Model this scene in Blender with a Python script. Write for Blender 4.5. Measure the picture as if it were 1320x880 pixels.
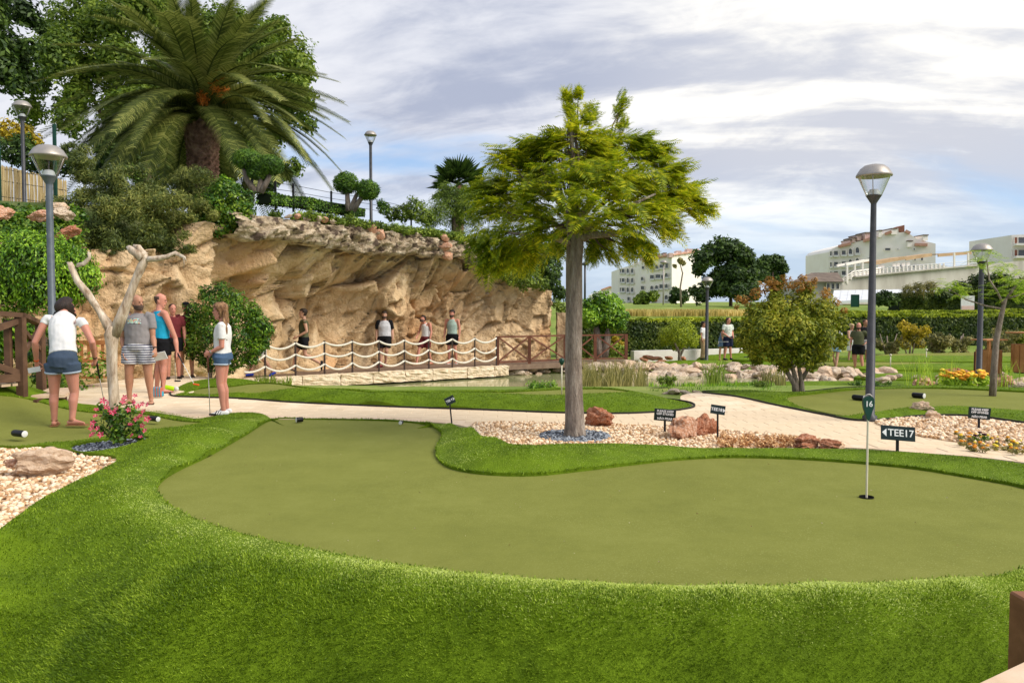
import bpy, bmesh, math, random
import numpy as np
from mathutils import Vector, Matrix, noise
from mathutils.geometry import delaunay_2d_cdt
for o in list(bpy.data.objects): bpy.data.objects.remove(o)
S = bpy.context.scene
COL = S.collection
R = math.radians
# ---------------- camera ----------------
CZ = 1.5; F = 1000.0; TH = math.atan(40/F)
cam = bpy.data.cameras.new('camera'); co = bpy.data.objects.new('camera', cam); COL.objects.link(co)
co.location = (0, 0, CZ); co.rotation_euler = (math.pi/2-TH, 0, 0)
cam.sensor_width = 36; cam.lens = 36*F/1320; cam.clip_start = .05; cam.clip_end = 5000
S.camera = co
S.render.resolution_x = 1024; S.render.resolution_y = 682
# ---------------- light ----------------
SUN_AZ, SUN_EL = 112, 42          # degrees to the right of the view direction, above the horizon
sun = bpy.data.lights.new('sun', 'SUN'); so = bpy.data.objects.new('sun', sun); COL.objects.link(so)
sun.energy = 2.6; sun.angle = R(38); sun.color = (1, .93, .82)
sd = Vector((math.sin(R(SUN_AZ))*math.cos(R(SUN_EL)), math.cos(R(SUN_AZ))*math.cos(R(SUN_EL)), math.sin(R(SUN_EL))))
so.rotation_euler = sd.to_track_quat('Z', 'Y').to_euler()
S.view_settings.view_transform = 'Standard'; S.view_settings.look = 'None'
S.view_settings.exposure = 0.66; S.view_settings.gamma = 1
# ---------------- sky ----------------
W = bpy.data.worlds.new('World'); S.world = W; W.use_nodes = True
nt = W.node_tree; N = nt.nodes; L = nt.links; N.clear()
def wn(t, **k):
    n = N.new(t)
    for a, b in k.items(): setattr(n, a, b)
    return n
def wmath(op, a, b=None, c=None, clamp=False):
    n = N.new('ShaderNodeMath'); n.operation = op; n.use_clamp = clamp
    for i, v in enumerate((a, b, c)):
        if v is None: continue
        if isinstance(v, (int, float)): n.inputs[i].default_value = v
        else: L.new(v, n.inputs[i])
    return n.outputs[0]
def wss(x, lo, hi):
    n = N.new('ShaderNodeMapRange'); n.interpolation_type = 'SMOOTHSTEP'
    L.new(x, n.inputs[0]); n.inputs[1].default_value = lo; n.inputs[2].default_value = hi
    return n.outputs[0]
def wmix(f, a, b):
    n = N.new('ShaderNodeMix'); n.data_type = 'RGBA'
    if isinstance(f, (int, float)): n.inputs[0].default_value = f
    else: L.new(f, n.inputs[0])
    for i, v in ((6, a), (7, b)):
        if isinstance(v, tuple): n.inputs[i].default_value = (*v, 1)
        else: L.new(v, n.inputs[i])
    return n.outputs[2]
sky = wn('ShaderNodeTexSky', sky_type='NISHITA', sun_disc=False, sun_elevation=R(SUN_EL), sun_rotation=R(SUN_AZ))
tc = wn('ShaderNodeTexCoord'); sx = wn('ShaderNodeSeparateXYZ'); L.new(tc.outputs['Generated'], sx.inputs[0])
zz = wmath('MAXIMUM', sx.outputs[2], 0.0)
den = wmath('ADD', zz, 0.30)
u = wmath('DIVIDE', sx.outputs[0], den); v = wmath('DIVIDE', sx.outputs[1], den)
def wnoise(su, sv, ou, ov, detail, rough=.55, rot=0.0, dist=0.0):
    cr, sr = math.cos(rot), math.sin(rot)
    a = wmath('ADD', wmath('MULTIPLY', u, su*cr), wmath('ADD', wmath('MULTIPLY', v, su*sr), ou))
    b = wmath('ADD', wmath('MULTIPLY', v, sv*cr), wmath('ADD', wmath('MULTIPLY', u, -sv*sr), ov))
    c = wn('ShaderNodeCombineXYZ'); L.new(a, c.inputs[0]); L.new(b, c.inputs[1])
    n = wn('ShaderNodeTexNoise'); L.new(c.outputs[0], n.inputs['Vector'])
    n.inputs['Scale'].default_value = 1; n.inputs['Detail'].default_value = detail
    n.inputs['Roughness'].default_value = rough; n.inputs['Distortion'].default_value = dist
    return n.outputs[0]
SKY_OFF = (3.1, 1.7)
n1 = wnoise(.62, 1.9, SKY_OFF[0], SKY_OFF[1], 7, .52, R(10), .3)
n2 = wnoise(1.7, 3.6, 7.3, 2.2, 8, .6, R(-16), .6)
n3 = wnoise(.62, 2.5, 1.9, 9.1, 6, .55, R(-14), .5)
n4 = wnoise(4.5, 8, 4.2, 5.4, 6, .62, R(-12), .6)
cover = wss(wmath('ADD', wmath('MULTIPLY', n1, .75), wmath('MULTIPLY', n2, .25)), .33, .50)
hi = wss(sx.outputs[2], .03, .20)
cover = wmath('MULTIPLY', cover, wmath('ADD', wmath('MULTIPLY', hi, .72), .28), clamp=True)
thick = wss(wmath('ADD', wmath('ADD', wmath('MULTIPLY', n3, .55), wmath('MULTIPLY', n2, .30)), wmath('MULTIPLY', n4, .15)), .42, .57)
gd = Vector((.50, 1, .25)).normalized()          # the bright gap in the clouds where the sun lights them
dt = wn('ShaderNodeVectorMath', operation='DOT_PRODUCT'); L.new(tc.outputs['Generated'], dt.inputs[0]); dt.inputs[1].default_value = gd
glow = wss(dt.outputs['Value'], .90, 1.0)
thick = wmath('MULTIPLY', thick, wmath('SUBTRACT', 1, wmath('MULTIPLY', glow, .25)))
white = wmix(glow, (5.5, 5.6, 6.0), (8.2, 7.9, 7.2))
cloud = wmix(thick, white, (2.9, 3.2, 4.1))
horizon = wss(sx.outputs[2], .30, -.01)
skyc = wmix(horizon, (2.3, 3.6, 5.9), (3.2, 4.5, 6.5))
skyb = wmix(.35, skyc, sky.outputs[0])
fin = wmix(cover, skyb, cloud)
bg = wn('ShaderNodeBackground'); bg.inputs[1].default_value = .1; L.new(fin, bg.inputs[0])
wo = wn('ShaderNodeOutputWorld'); L.new(bg.outputs[0], wo.inputs[0])
W.cycles.sampling_method = 'AUTOMATIC'

# ---------------- pixel -> place helpers ----------------
CT, ST = math.cos(TH), math.sin(TH)
def ray(px, py):
    dx = (px-660)/F; dy = -(py-440)/F
    return Vector((dx, CT+dy*ST, dy*CT-ST))
def P(px, py, Y):
    d = ray(px, py); return Vector((0, 0, CZ))+d*(Y/d.y)
def G(px, py, z=0.0):
    d = ray(px, py); return Vector((0, 0, CZ))+d*((z-CZ)/d.z)
def XZ(px, z, Y): return Vector(((px-660)/F*Y*1.0, Y, z))
rnd = random.Random(7)
rg = np.random.default_rng(11)

# ---------------- object helpers ----------------
def link(o, parent=None):
    COL.objects.link(o)
    if parent: o.parent = parent
    return o
def tag(o, label=None, cat=None, group=None, kind=None):
    if label: o['label'] = label
    if cat: o['category'] = cat
    if group: o['group'] = group
    if kind: o['kind'] = kind
    return o
def thing(name, label, cat, loc=(0, 0, 0), rz=0, group=None):
    o = bpy.data.objects.new(name, None); o.empty_display_size = .2
    o.location = loc; o.rotation_euler = (0, 0, rz); link(o)
    return tag(o, label, cat, group)
def copy_tree(o, parent=None):
    c = o.copy(); link(c)
    if parent: c.parent = parent
    for ch in list(o.children): copy_tree(ch, c)
    return c
def npmesh(name, V, Fc, mat, parent=None, smooth=False, mats=None, mi=None):
    V = np.asarray(V, dtype=np.float32).reshape(-1, 3); Fc = np.asarray(Fc, dtype=np.int32)
    k = Fc.shape[1]
    me = bpy.data.meshes.new(name)
    me.vertices.add(len(V)); me.vertices.foreach_set('co', V.ravel())
    me.loops.add(Fc.size); me.loops.foreach_set('vertex_index', Fc.ravel())
    me.polygons.add(len(Fc)); me.polygons.foreach_set('loop_start', np.arange(0, Fc.size, k, dtype=np.int32))
    me.polygons.foreach_set('loop_total', np.full(len(Fc), k, dtype=np.int32))
    if smooth: me.polygons.foreach_set('use_smooth', np.ones(len(Fc), dtype=bool))
    for m in (mats or [mat]): me.materials.append(m)
    if mi is not None: me.polygons.foreach_set('material_index', np.asarray(mi, dtype=np.int32))
    me.update(calc_edges=True)
    return link(bpy.data.objects.new(name, me), parent)
class MB:
    """collects simple shapes and links them as one mesh object"""
    def __init__(s): s.v = []; s.f = []; s.sm = []
    def add(s, V, Fs, smooth=False):
        b = len(s.v); s.v += [tuple(p) for p in V]
        s.f += [tuple(b+i for i in f) for f in Fs]; s.sm += [smooth]*len(Fs)
    def box(s, c, d, M=None):
        hx, hy, hz = d[0]/2, d[1]/2, d[2]/2
        V = [Vector((x, y, z)) for x in (-hx, hx) for y in (-hy, hy) for z in (-hz, hz)]
        if M: V = [M @ p for p in V]
        V = [p+Vector(c) for p in V]
        s.add(V, [(0, 1, 3, 2), (4, 6, 7, 5), (0, 4, 5, 1), (2, 3, 7, 6), (0, 2, 6, 4), (1, 5, 7, 3)])
    def bar(s, a, b, w, h, up=(0, 0, 1)):
        a, b = Vector(a), Vector(b); d = (b-a); ln = d.length; d.normalize()
        sd_ = d.cross(Vector(up))
        if sd_.length < 1e-4: sd_ = d.cross(Vector((1, 0, 0)))
        sd_.normalize(); u_ = sd_.cross(d)
        M = Matrix((sd_, d, u_)).transposed()
        s.box((a+b)/2, (w, ln, h), M)
    def tube(s, pts, rad, n=8, cap=True, smooth=True):
        pts = [Vector(p) for p in pts]
        if isinstance(rad, (int, float)): rad = [rad]*len(pts)
        V = []; Fs = []
        t = (pts[1]-pts[0]).normalized()
        a = t.cross(Vector((0, 0, 1)))
        if a.length < .05: a = t.cross(Vector((1, 0, 0)))
        a.normalize()
        for i, p in enumerate(pts):
            if i == 0: t = pts[1]-pts[0]
            elif i == len(pts)-1: t = pts[-1]-pts[-2]
            else: t = pts[i+1]-pts[i-1]
            t.normalize(); a = (a-t*a.dot(t)).normalized(); b = t.cross(a)
            for k in range(n):
                q = 2*math.pi*k/n; V.append(p+(a*math.cos(q)+b*math.sin(q))*rad[i])
        for i in range(len(pts)-1):
            for k in range(n):
                Fs.append((i*n+k, i*n+(k+1) % n, (i+1)*n+(k+1) % n, (i+1)*n+k))
        s.add(V, Fs, smooth)
        if cap:
            b0 = len(s.v)-len(V)
            s.f.append(tuple(b0+k for k in reversed(range(n)))); s.sm.append(False)
            s.f.append(tuple(b0+(len(pts)-1)*n+k for k in range(n))); s.sm.append(False)
    def lathe(s, prof, c=(0, 0, 0), n=20, smooth=True, M=None):
        V = []; Fs = []
        for r, z in prof:
            for k in range(n):
                q = 2*math.pi*k/n; p = Vector((r*math.cos(q), r*math.sin(q), z))
                V.append((M @ p if M else p)+Vector(c))
        for i in range(len(prof)-1):
            for k in range(n):
                Fs.append((i*n+k, i*n+(k+1) % n, (i+1)*n+(k+1) % n, (i+1)*n+k))
        s.add(V, Fs, smooth)
    def prism(s, poly, z0, z1):
        n = len(poly); V = [(p[0], p[1], z0) for p in poly]+[(p[0], p[1], z1) for p in poly]
        s.add(V, [tuple(reversed(range(n))), tuple(range(n, 2*n))]+[(i, (i+1) % n, n+(i+1) % n, n+i) for i in range(n)])
    def xform(s, M):
        s.v = [tuple(M @ Vector(p)) for p in s.v]
    def build(s, name, mat, parent=None):
        me = bpy.data.meshes.new(name); me.from_pydata(s.v, [], s.f); me.materials.append(mat)
        me.polygons.foreach_set('use_smooth', s.sm); me.update()
        return link(bpy.data.objects.new(name, me), parent)

# ---------------- materials ----------------
def material(name, stops, scale=6.0, detail=5, rough=.85, bump=0.0, bscale=None, bdist=.02, spec=.3, trans=0.0,
             dist=0.0, island=0.0, metallic=0.0, coord='Object', rough_noise=.55, stretch=(1, 1, 1), sss=0.0, second=None):
    """colour from a noise through a ramp of stops [(pos, rgb)...]; optional bump, translucency and per-island variation"""
    m = bpy.data.materials.new(name); m.use_nodes = True
    t = m.node_tree; n = t.nodes; l = t.links; n.clear()
    out = n.new('ShaderNodeOutputMaterial'); b = n.new('ShaderNodeBsdfPrincipled')
    b.inputs['Roughness'].default_value = rough; b.inputs['Specular IOR Level'].default_value = spec
    b.inputs['Metallic'].default_value = metallic
    tcn = n.new('ShaderNodeTexCoord'); mp = n.new('ShaderNodeMapping'); mp.inputs['Scale'].default_value = stretch
    l.new(tcn.outputs[coord], mp.inputs[0])
    nz = n.new('ShaderNodeTexNoise'); nz.inputs['Scale'].default_value = scale; nz.inputs['Detail'].default_value = detail
    nz.inputs['Roughness'].default_value = rough_noise; nz.inputs['Distortion'].default_value = dist
    l.new(mp.outputs[0], nz.inputs['Vector'])
    rp = n.new('ShaderNodeValToRGB'); cr = rp.color_ramp
    if isinstance(stops[0], (int, float)): stops = [(0.3, stops), (.7, tuple(c*.82 for c in stops))]
    cr.elements[0].position = stops[0][0]; cr.elements[0].color = (*stops[0][1], 1)
    cr.elements[1].position = stops[-1][0]; cr.elements[1].color = (*stops[-1][1], 1)
    for p_, c_ in stops[1:-1]:
        e = cr.elements.new(p_); e.color = (*c_, 1)
    fac = nz.outputs[0]
    if island:
        g = n.new('ShaderNodeNewGeometry')
        mm = n.new('ShaderNodeMath'); mm.operation = 'MULTIPLY_ADD'; l.new(g.outputs['Random Per Island'], mm.inputs[0])
        mm.inputs[1].default_value = island; ad = n.new('ShaderNodeMath'); ad.operation = 'ADD'; ad.inputs[1].default_value = -island/2
        l.new(fac, ad.inputs[0]); l.new(ad.outputs[0], mm.inputs[2]); fac = mm.outputs[0]
    l.new(fac, rp.inputs[0]); colr = rp.outputs[0]
    if second:   # (rgb, scale, lo, hi): patches of another colour
        c2, s2, lo, h2 = second
        z2 = n.new('ShaderNodeTexNoise'); z2.inputs['Scale'].default_value = s2; z2.inputs['Detail'].default_value = 4
        l.new(mp.outputs[0], z2.inputs['Vector'])
        mr = n.new('ShaderNodeMapRange'); mr.inputs[1].default_value = lo; mr.inputs[2].default_value = h2; l.new(z2.outputs[0], mr.inputs[0])
        mx = n.new('ShaderNodeMix'); mx.data_type = 'RGBA'; l.new(mr.outputs[0], mx.inputs[0]); l.new(colr, mx.inputs[6]); mx.inputs[7].default_value = (*c2, 1)
        colr = mx.outputs[2]
    l.new(colr, b.inputs['Base Color'])
    sh = b.outputs[0]
    if bump:
        bz = n.new('ShaderNodeTexNoise'); bz.inputs['Scale'].default_value = bscale or scale*3; bz.inputs['Detail'].default_value = 6
        bz.inputs['Roughness'].default_value = .6
        l.new(mp.outputs[0], bz.inputs['Vector'])
        bp = n.new('ShaderNodeBump'); bp.inputs['Strength'].default_value = bump; bp.inputs['Distance'].default_value = bdist
        l.new(bz.outputs[0], bp.inputs['Height']); l.new(bp.outputs[0], b.inputs['Normal'])
    if trans:
        tr = n.new('ShaderNodeBsdfTranslucent'); l.new(colr, tr.inputs[0])
        mx = n.new('ShaderNodeMixShader'); mx.inputs[0].default_value = trans; l.new(sh, mx.inputs[1]); l.new(tr.outputs[0], mx.inputs[2]); sh = mx.outputs[0]
    if sss:
        b.inputs['Subsurface Weight'].default_value = sss; b.inputs['Subsurface Radius'].default_value = (.02, .008, .004); b.inputs['Subsurface Scale'].default_value = 1
    l.new(sh, out.inputs[0])
    return m
def leafmat(name, dark, mid, light, trans=.35, scale=1.5, rough=.55):
    dark, mid, light = [(c[0]*1.6, c[1]*1.4, c[2]*1.1) for c in (dark, mid, light)]
    return material(name, [(.28, dark), (.5, mid), (.74, light)], scale=scale, detail=3, rough=rough, trans=trans, island=.42, spec=.35)
# ================= ground shapes =================
def dens(poly, step=.12, closed=True):
    """resample a closed 2D polyline evenly and smooth it (Catmull-Rom)"""
    p = np.array([[q[0], q[1]] for q in poly], float); n = len(p); out = []
    for i in range(n if closed else n-1):
        a, b, c, d = (p[(i-1) % n], p[i], p[(i+1) % n], p[(i+2) % n]) if closed else (p[max(i-1, 0)], p[i], p[i+1], p[min(i+2, n-1)])
        k = max(1, int(np.linalg.norm(c-b)/step))
        for j in range(k):
            t = j/k
            out.append(.5*((2*b)+(-a+c)*t+(2*a-5*b+4*c-d)*t*t+(-a+3*b-3*c+d)*t**3))
    if not closed: out.append(p[-1])
    return np.array(out)
def px2(poly, z=0.0):
    r = []
    for q in poly:
        g = G(q[0], q[1], q[2] if len(q) > 2 else z); r.append((g.x, g.y))
    return r
def inside(poly, pts):
    x, y = pts[:, 0], pts[:, 1]; r = np.zeros(len(pts), bool); n = len(poly)
    for i in range(n):
        x1, y1 = poly[i]; x2, y2 = poly[(i+1) % n]
        if y1 == y2: continue
        c = ((y1 > y) != (y2 > y)) & (x < (x2-x1)*(y-y1)/(y2-y1)+x1); r ^= c
    return r
def sdist(poly, pts, closed=True):
    d = np.full(len(pts), 1e9); n = len(poly)
    for i in range(n if closed else n-1):
        a = poly[i]; b = poly[(i+1) % n]; ab = b-a; L2 = max(ab@ab, 1e-12)
        t = np.clip(((pts-a)@ab)/L2, 0, 1); q = a+t[:, None]*ab
        d = np.minimum(d, np.hypot(pts[:, 0]-q[:, 0], pts[:, 1]-q[:, 1]))
    return d
class TPS:
    def __init__(s, pts, lam=1e-3):
        p = np.array(pts, float); s.c = p[:, :2]; z = p[:, 2]; n = len(p)
        K = s.k(np.linalg.norm(s.c[:, None]-s.c[None], axis=2)); K += np.eye(n)*lam
        Q = np.c_[np.ones(n), s.c]; A = np.zeros((n+3, n+3)); A[:n, :n] = K; A[:n, n:] = Q; A[n:, :n] = Q.T
        w = np.linalg.solve(A, np.r_[z, 0, 0, 0]); s.w = w[:n]; s.a = w[n:]
    def k(s, r): r = np.maximum(r, 1e-9); return r*r*np.log(r)
    def __call__(s, pts):
        pts = np.asarray(pts, float); out = np.empty(len(pts))
        for i in range(0, len(pts), 20000):
            q = pts[i:i+20000]
            out[i:i+20000] = s.k(np.linalg.norm(q[:, None]-s.c[None], axis=2))@s.w+s.a[0]+q@s.a[1:]
        return out
def sheet(name, outer, holes, hf, mat, step=.12, skirt=.15, parent=None, jitter=.25, holeskirt=.06, stepf=None):
    """triangulated sheet inside outer minus holes; heights from hf(pts Nx2); with skirts going down at its borders"""
    loops = [outer]+list(holes)
    lo = outer.min(0); hi_ = outer.max(0)
    gx, gy = np.meshgrid(np.arange(lo[0], hi_[0], step), np.arange(lo[1], hi_[1], step))
    pts = np.c_[gx.ravel(), gy.ravel()]; pts += rg.uniform(-jitter, jitter, pts.shape)*step
    m = inside(outer, pts)
    for h in holes: m &= ~inside(h, pts)
    pts = pts[m]
    for lp in loops: pts = pts[sdist(lp, pts) > step*.45]
    V2 = [Vector(p) for p in pts]; E = []
    for lp in loops:
        b = len(V2); V2 += [Vector(p) for p in lp]; E += [(b+i, b+(i+1) % len(lp)) for i in range(len(lp))]
    vv, ee, ff, _, _, _ = delaunay_2d_cdt(V2, E, [], 0, 1e-6)
    vv = np.array([(a.x, a.y) for a in vv]); ff = np.array([f for f in ff if len(f) == 3])
    cen = vv[ff].mean(1); m = inside(outer, cen)
    for h in holes: m &= ~inside(h, cen)
    ff = ff[m]
    a, b, c = vv[ff[:, 0]], vv[ff[:, 1]], vv[ff[:, 2]]
    ar = (b[:, 0]-a[:, 0])*(c[:, 1]-a[:, 1])-(b[:, 1]-a[:, 1])*(c[:, 0]-a[:, 0])
    ff[ar < 0] = ff[ar < 0][:, ::-1]
    z = hf(vv); V = np.c_[vv, z]; Fl = [ff]
    for li, lp in enumerate(loops):
        sk = skirt if li == 0 else holeskirt
        if not sk: continue
        zl = hf(lp); n = len(lp); b = len(V)
        V = np.r_[V, np.c_[lp, zl], np.c_[lp, zl-sk]]
        i = np.arange(n); j = (i+1) % n
        Fl += [np.c_[b+i, b+j, b+n+j], np.c_[b+i, b+n+j, b+n+i]]
    used = np.concatenate(Fl)
    o = npmesh(name, V, used, mat, parent, smooth=True)
    return o
def area_sample(outer, holes, dens_per_m2, lo=None, hi_=None):
    lo = outer.min(0) if lo is None else lo; hi_ = outer.max(0) if hi_ is None else hi_
    n = int((hi_[0]-lo[0])*(hi_[1]-lo[1])*dens_per_m2)
    p = rg.uniform(lo, hi_, (n, 2)); m = inside(outer, p)
    for h in holes: m &= ~inside(h, p)
    return p[m]
def blades(name, label, pts, z, hgt, wid, mat, lean=.6, seed=1, normal=None):
    """grass blades: two triangles each, bending over"""
    r = np.random.default_rng(seed); n = len(pts)
    a = r.uniform(0, 2*math.pi, n); L_ = hgt*r.uniform(.6, 1.25, n); w = wid*r.uniform(.7, 1.3, n)
    ln = lean*r.uniform(.3, 1.2, n)
    base = np.c_[pts, z-.004]; d = np.c_[np.cos(a), np.sin(a), np.zeros(n)]; s = np.c_[-np.sin(a), np.cos(a), np.zeros(n)]
    tw = r.uniform(-1.5, 1.5, n); s = s*np.cos(tw)[:, None]+d*np.sin(tw)[:, None]
    up = np.array([0, 0, 1.])
    if normal is not None: up = normal
    mid = base+d*(L_*ln*.35)[:, None]+up*(L_*.62)[:, None] if normal is not None else base+d*(L_*ln*.35)[:, None]+up*(L_*.62)[:, None]
    tip = base+d*(L_*ln)[:, None]+up*(L_*(1-.35*ln))[:, None]
    V = np.stack([base-s*(w/2)[:, None], base+s*(w/2)[:, None], mid+s*(w*.4)[:, None], mid-s*(w*.4)[:, None], tip], 1).reshape(-1, 3)
    k = np.arange(n)[:, None]*5
    Fc = np.concatenate([k+[0, 1, 2], k+[0, 2, 3], k+[3, 2, 4]])
    o = npmesh(name, V, Fc, mat); return tag(o, label, None, kind='stuff')
ICO = None
def ico(sub=1):
    bm = bmesh.new(); bmesh.ops.create_icosphere(bm, subdivisions=sub, radius=1)
    V = np.array([v.co[:] for v in bm.verts]); Fc = np.array([[v.index for v in f.verts] for f in bm.faces]); bm.free(); return V, Fc
def pebbles(name, label, pts, z, size, mat, seed=3, flat=.62):
    V0, F0 = ico(1); r = np.random.default_rng(seed); n = len(pts); out = []; fs = []
    for i in range(n):
        q = r.normal(size=(3, 3)); Q, _ = np.linalg.qr(q)
        sc = size*r.uniform(.55, 1.35)*np.array([r.uniform(.8, 1.3), r.uniform(.6, 1), r.uniform(.45, .8)])
        v_ = V0*(1+r.normal(0, .10, (len(V0), 1)))*sc@Q; v_[:, 2] *= .8
        out.append(v_+[pts[i, 0], pts[i, 1], z[i]+size*.35]); fs.append(F0+i*len(V0))
    o = npmesh(name, np.concatenate(out), np.concatenate(fs), mat); return tag(o, label, None, kind='stuff')

# ---- materials of the ground ----
M = {}
def turfmat(name, d, m_, l_, s=3.0):
    return material(name, [(.3, d), (.5, m_), (.72, l_)], scale=s, detail=8, rough=.8, bump=.8, bscale=90, bdist=.03, spec=.15, rough_noise=.7)
M['turf'] = turfmat('artificial_turf', (.08, .135, .004), (.13, .21, .006), (.18, .28, .010))
M['blade'] = material('turf_blade', [(.25, (.070, .135, .002)), (.5, (.165, .275, .005)), (.8, (.37, .50, .03))], scale=2.5, detail=6, rough=.5, trans=.3, island=.5, spec=.3)
M['blade_short'] = material('crest_highlight_blade', [(.25, (.36, .46, .05)), (.5, (.55, .66, .10)), (.8, (.74, .82, .28))], scale=2.5, detail=6, rough=.5, trans=.3, island=.5, spec=.3)  # pale colour paints the bright crest highlight into the short blades
M['green'] = material('putting_surface', [(.3, (.162, .175, .034)), (.5, (.198, .210, .043)), (.7, (.232, .244, .056))], scale=1.1, detail=14, rough=.9, bump=.6, bscale=260, bdist=.008, spec=.1, rough_noise=.80,
                      second=((.33, .35, .12), 130, .60, .70))
M['path'] = material('sandstone_path', [(.3, (.60, .44, .29)), (.5, (.71, .54, .37)), (.7, (.80, .65, .48))], scale=3.5, detail=9, rough=.9, bump=.35, bscale=22, bdist=.02, rough_noise=.7)
M['ground'] = material('ground', [(.3, (.11, .17, .02)), (.5, (.18, .25, .035)), (.7, (.34, .34, .10))], scale=.35, detail=10, rough=.95, bump=.5, bscale=12, bdist=.05, rough_noise=.7)
M['bedbase'] = material('bed_base', [(.3, (.40, .26, .15)), (.7, (.62, .45, .30))], scale=18, detail=6, rough=.95, bump=.6, bscale=60, bdist=.02)
M['pebble'] = material('cream_gravel', [(.2, (.46, .27, .13)), (.45, (.74, .52, .32)), (.8, (.90, .74, .54))], scale=9, detail=3, rough=.8, island=.9, bump=.2, bscale=80, bdist=.004)
M['slate'] = material('slate_chips', [(.3, (.03, .035, .045)), (.5, (.12, .14, .17)), (.75, (.35, .38, .42))], scale=14, detail=3, rough=.55, island=.8)

# ---- outlines (photo pixels dropped onto the ground) ----
N_in = dens(px2([(352, 541), (400, 540.5), (450, 541), (500, 542), (540, 545), (560, 551), (570, 562), (563, 577), (565, 592), (584, 604), (630, 611), (690, 612), (750, 606), (810, 599), (870, 593),
                 (940, 589.5), (1020, 591), (1100, 596), (1180, 604), (1250, 615), (1320, 628), (1410, 655), (1440, 690), (1400, 725), (1320, 742), (1240, 750), (1100, 757),
                 (1000, 760.5), (900, 760.5), (800, 757.5), (700, 751.5), (600, 742), (500, 728.5), (420, 714), (340, 697.5), (270, 678), (222, 656), (203, 637), (208, 621), (230, 606), (270, 587), (315, 562)]), .10)
L_in = dens(px2([(-160, 520, .32), (-60, 507, .36), (0, 506, .3), (40, 512, .2), (80, 523, .08), (120, 531), (180, 532), (230, 541), (262, 545), (240, 549), (180, 555), (120, 566), (60, 571), (0, 574), (-80, 577), (-190, 560)]), .10)
GRL = dens(px2([(-120, 575), (0, 577), (60, 577), (110, 583), (150, 591), (135, 604), (90, 625), (45, 650), (0, 684), (-60, 720), (-160, 700), (-200, 620)], -.03), .10)
BEDP = dens(px2([(92, 569, .03), (130, 564, .03), (165, 562, .03), (192, 564, .03), (185, 569, .03), (150, 574, .03), (105, 575, .03)]), .05)
GR2 = dens(px2([(608, 549), (650, 545), (700, 546), (760, 547), (830, 549), (900, 553), (960, 558), (1040, 565), (1085, 572), (1080, 578.5), (1010, 575, .05), (940, 574, .06), (860, 571, .08), (790, 569, .1), (720, 570, .12), (670, 571, .14), (640, 562, .15)]), .10)
# turf around the near green: outer border
T_out = dens(px2([(375, 549), (352, 542), (335, 535.5), (300, 534), (262, 538), (225, 533), (180, 527), (130, 526), (95, 518, .1), (60, 505, .22), (20, 493, .38), (-30, 490, .42), (-120, 490, .42), (-330, 540), (-420, 640)]) +
             [(-6.5, 4.2), (-5.2, 2.2), (-3, 1.2), (0, .9), (3, 1.0), (5.2, 2.0), (6.6, 4.0)] +
             px2([(1560, 665), (1450, 622, .08), (1320, 600, .08), (1250, 591, .08), (1180, 585, .07), (1100, 580, .06), (1020, 577, .06), (940, 576, .07), (860, 573, .09), (790, 571, .11), (720, 572, .13), (672, 573, .14), (640, 563, .16), (610, 550, .15), (580, 544, .10), (556, 544, .05), (530, 552), (450, 550)]), .12)
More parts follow.
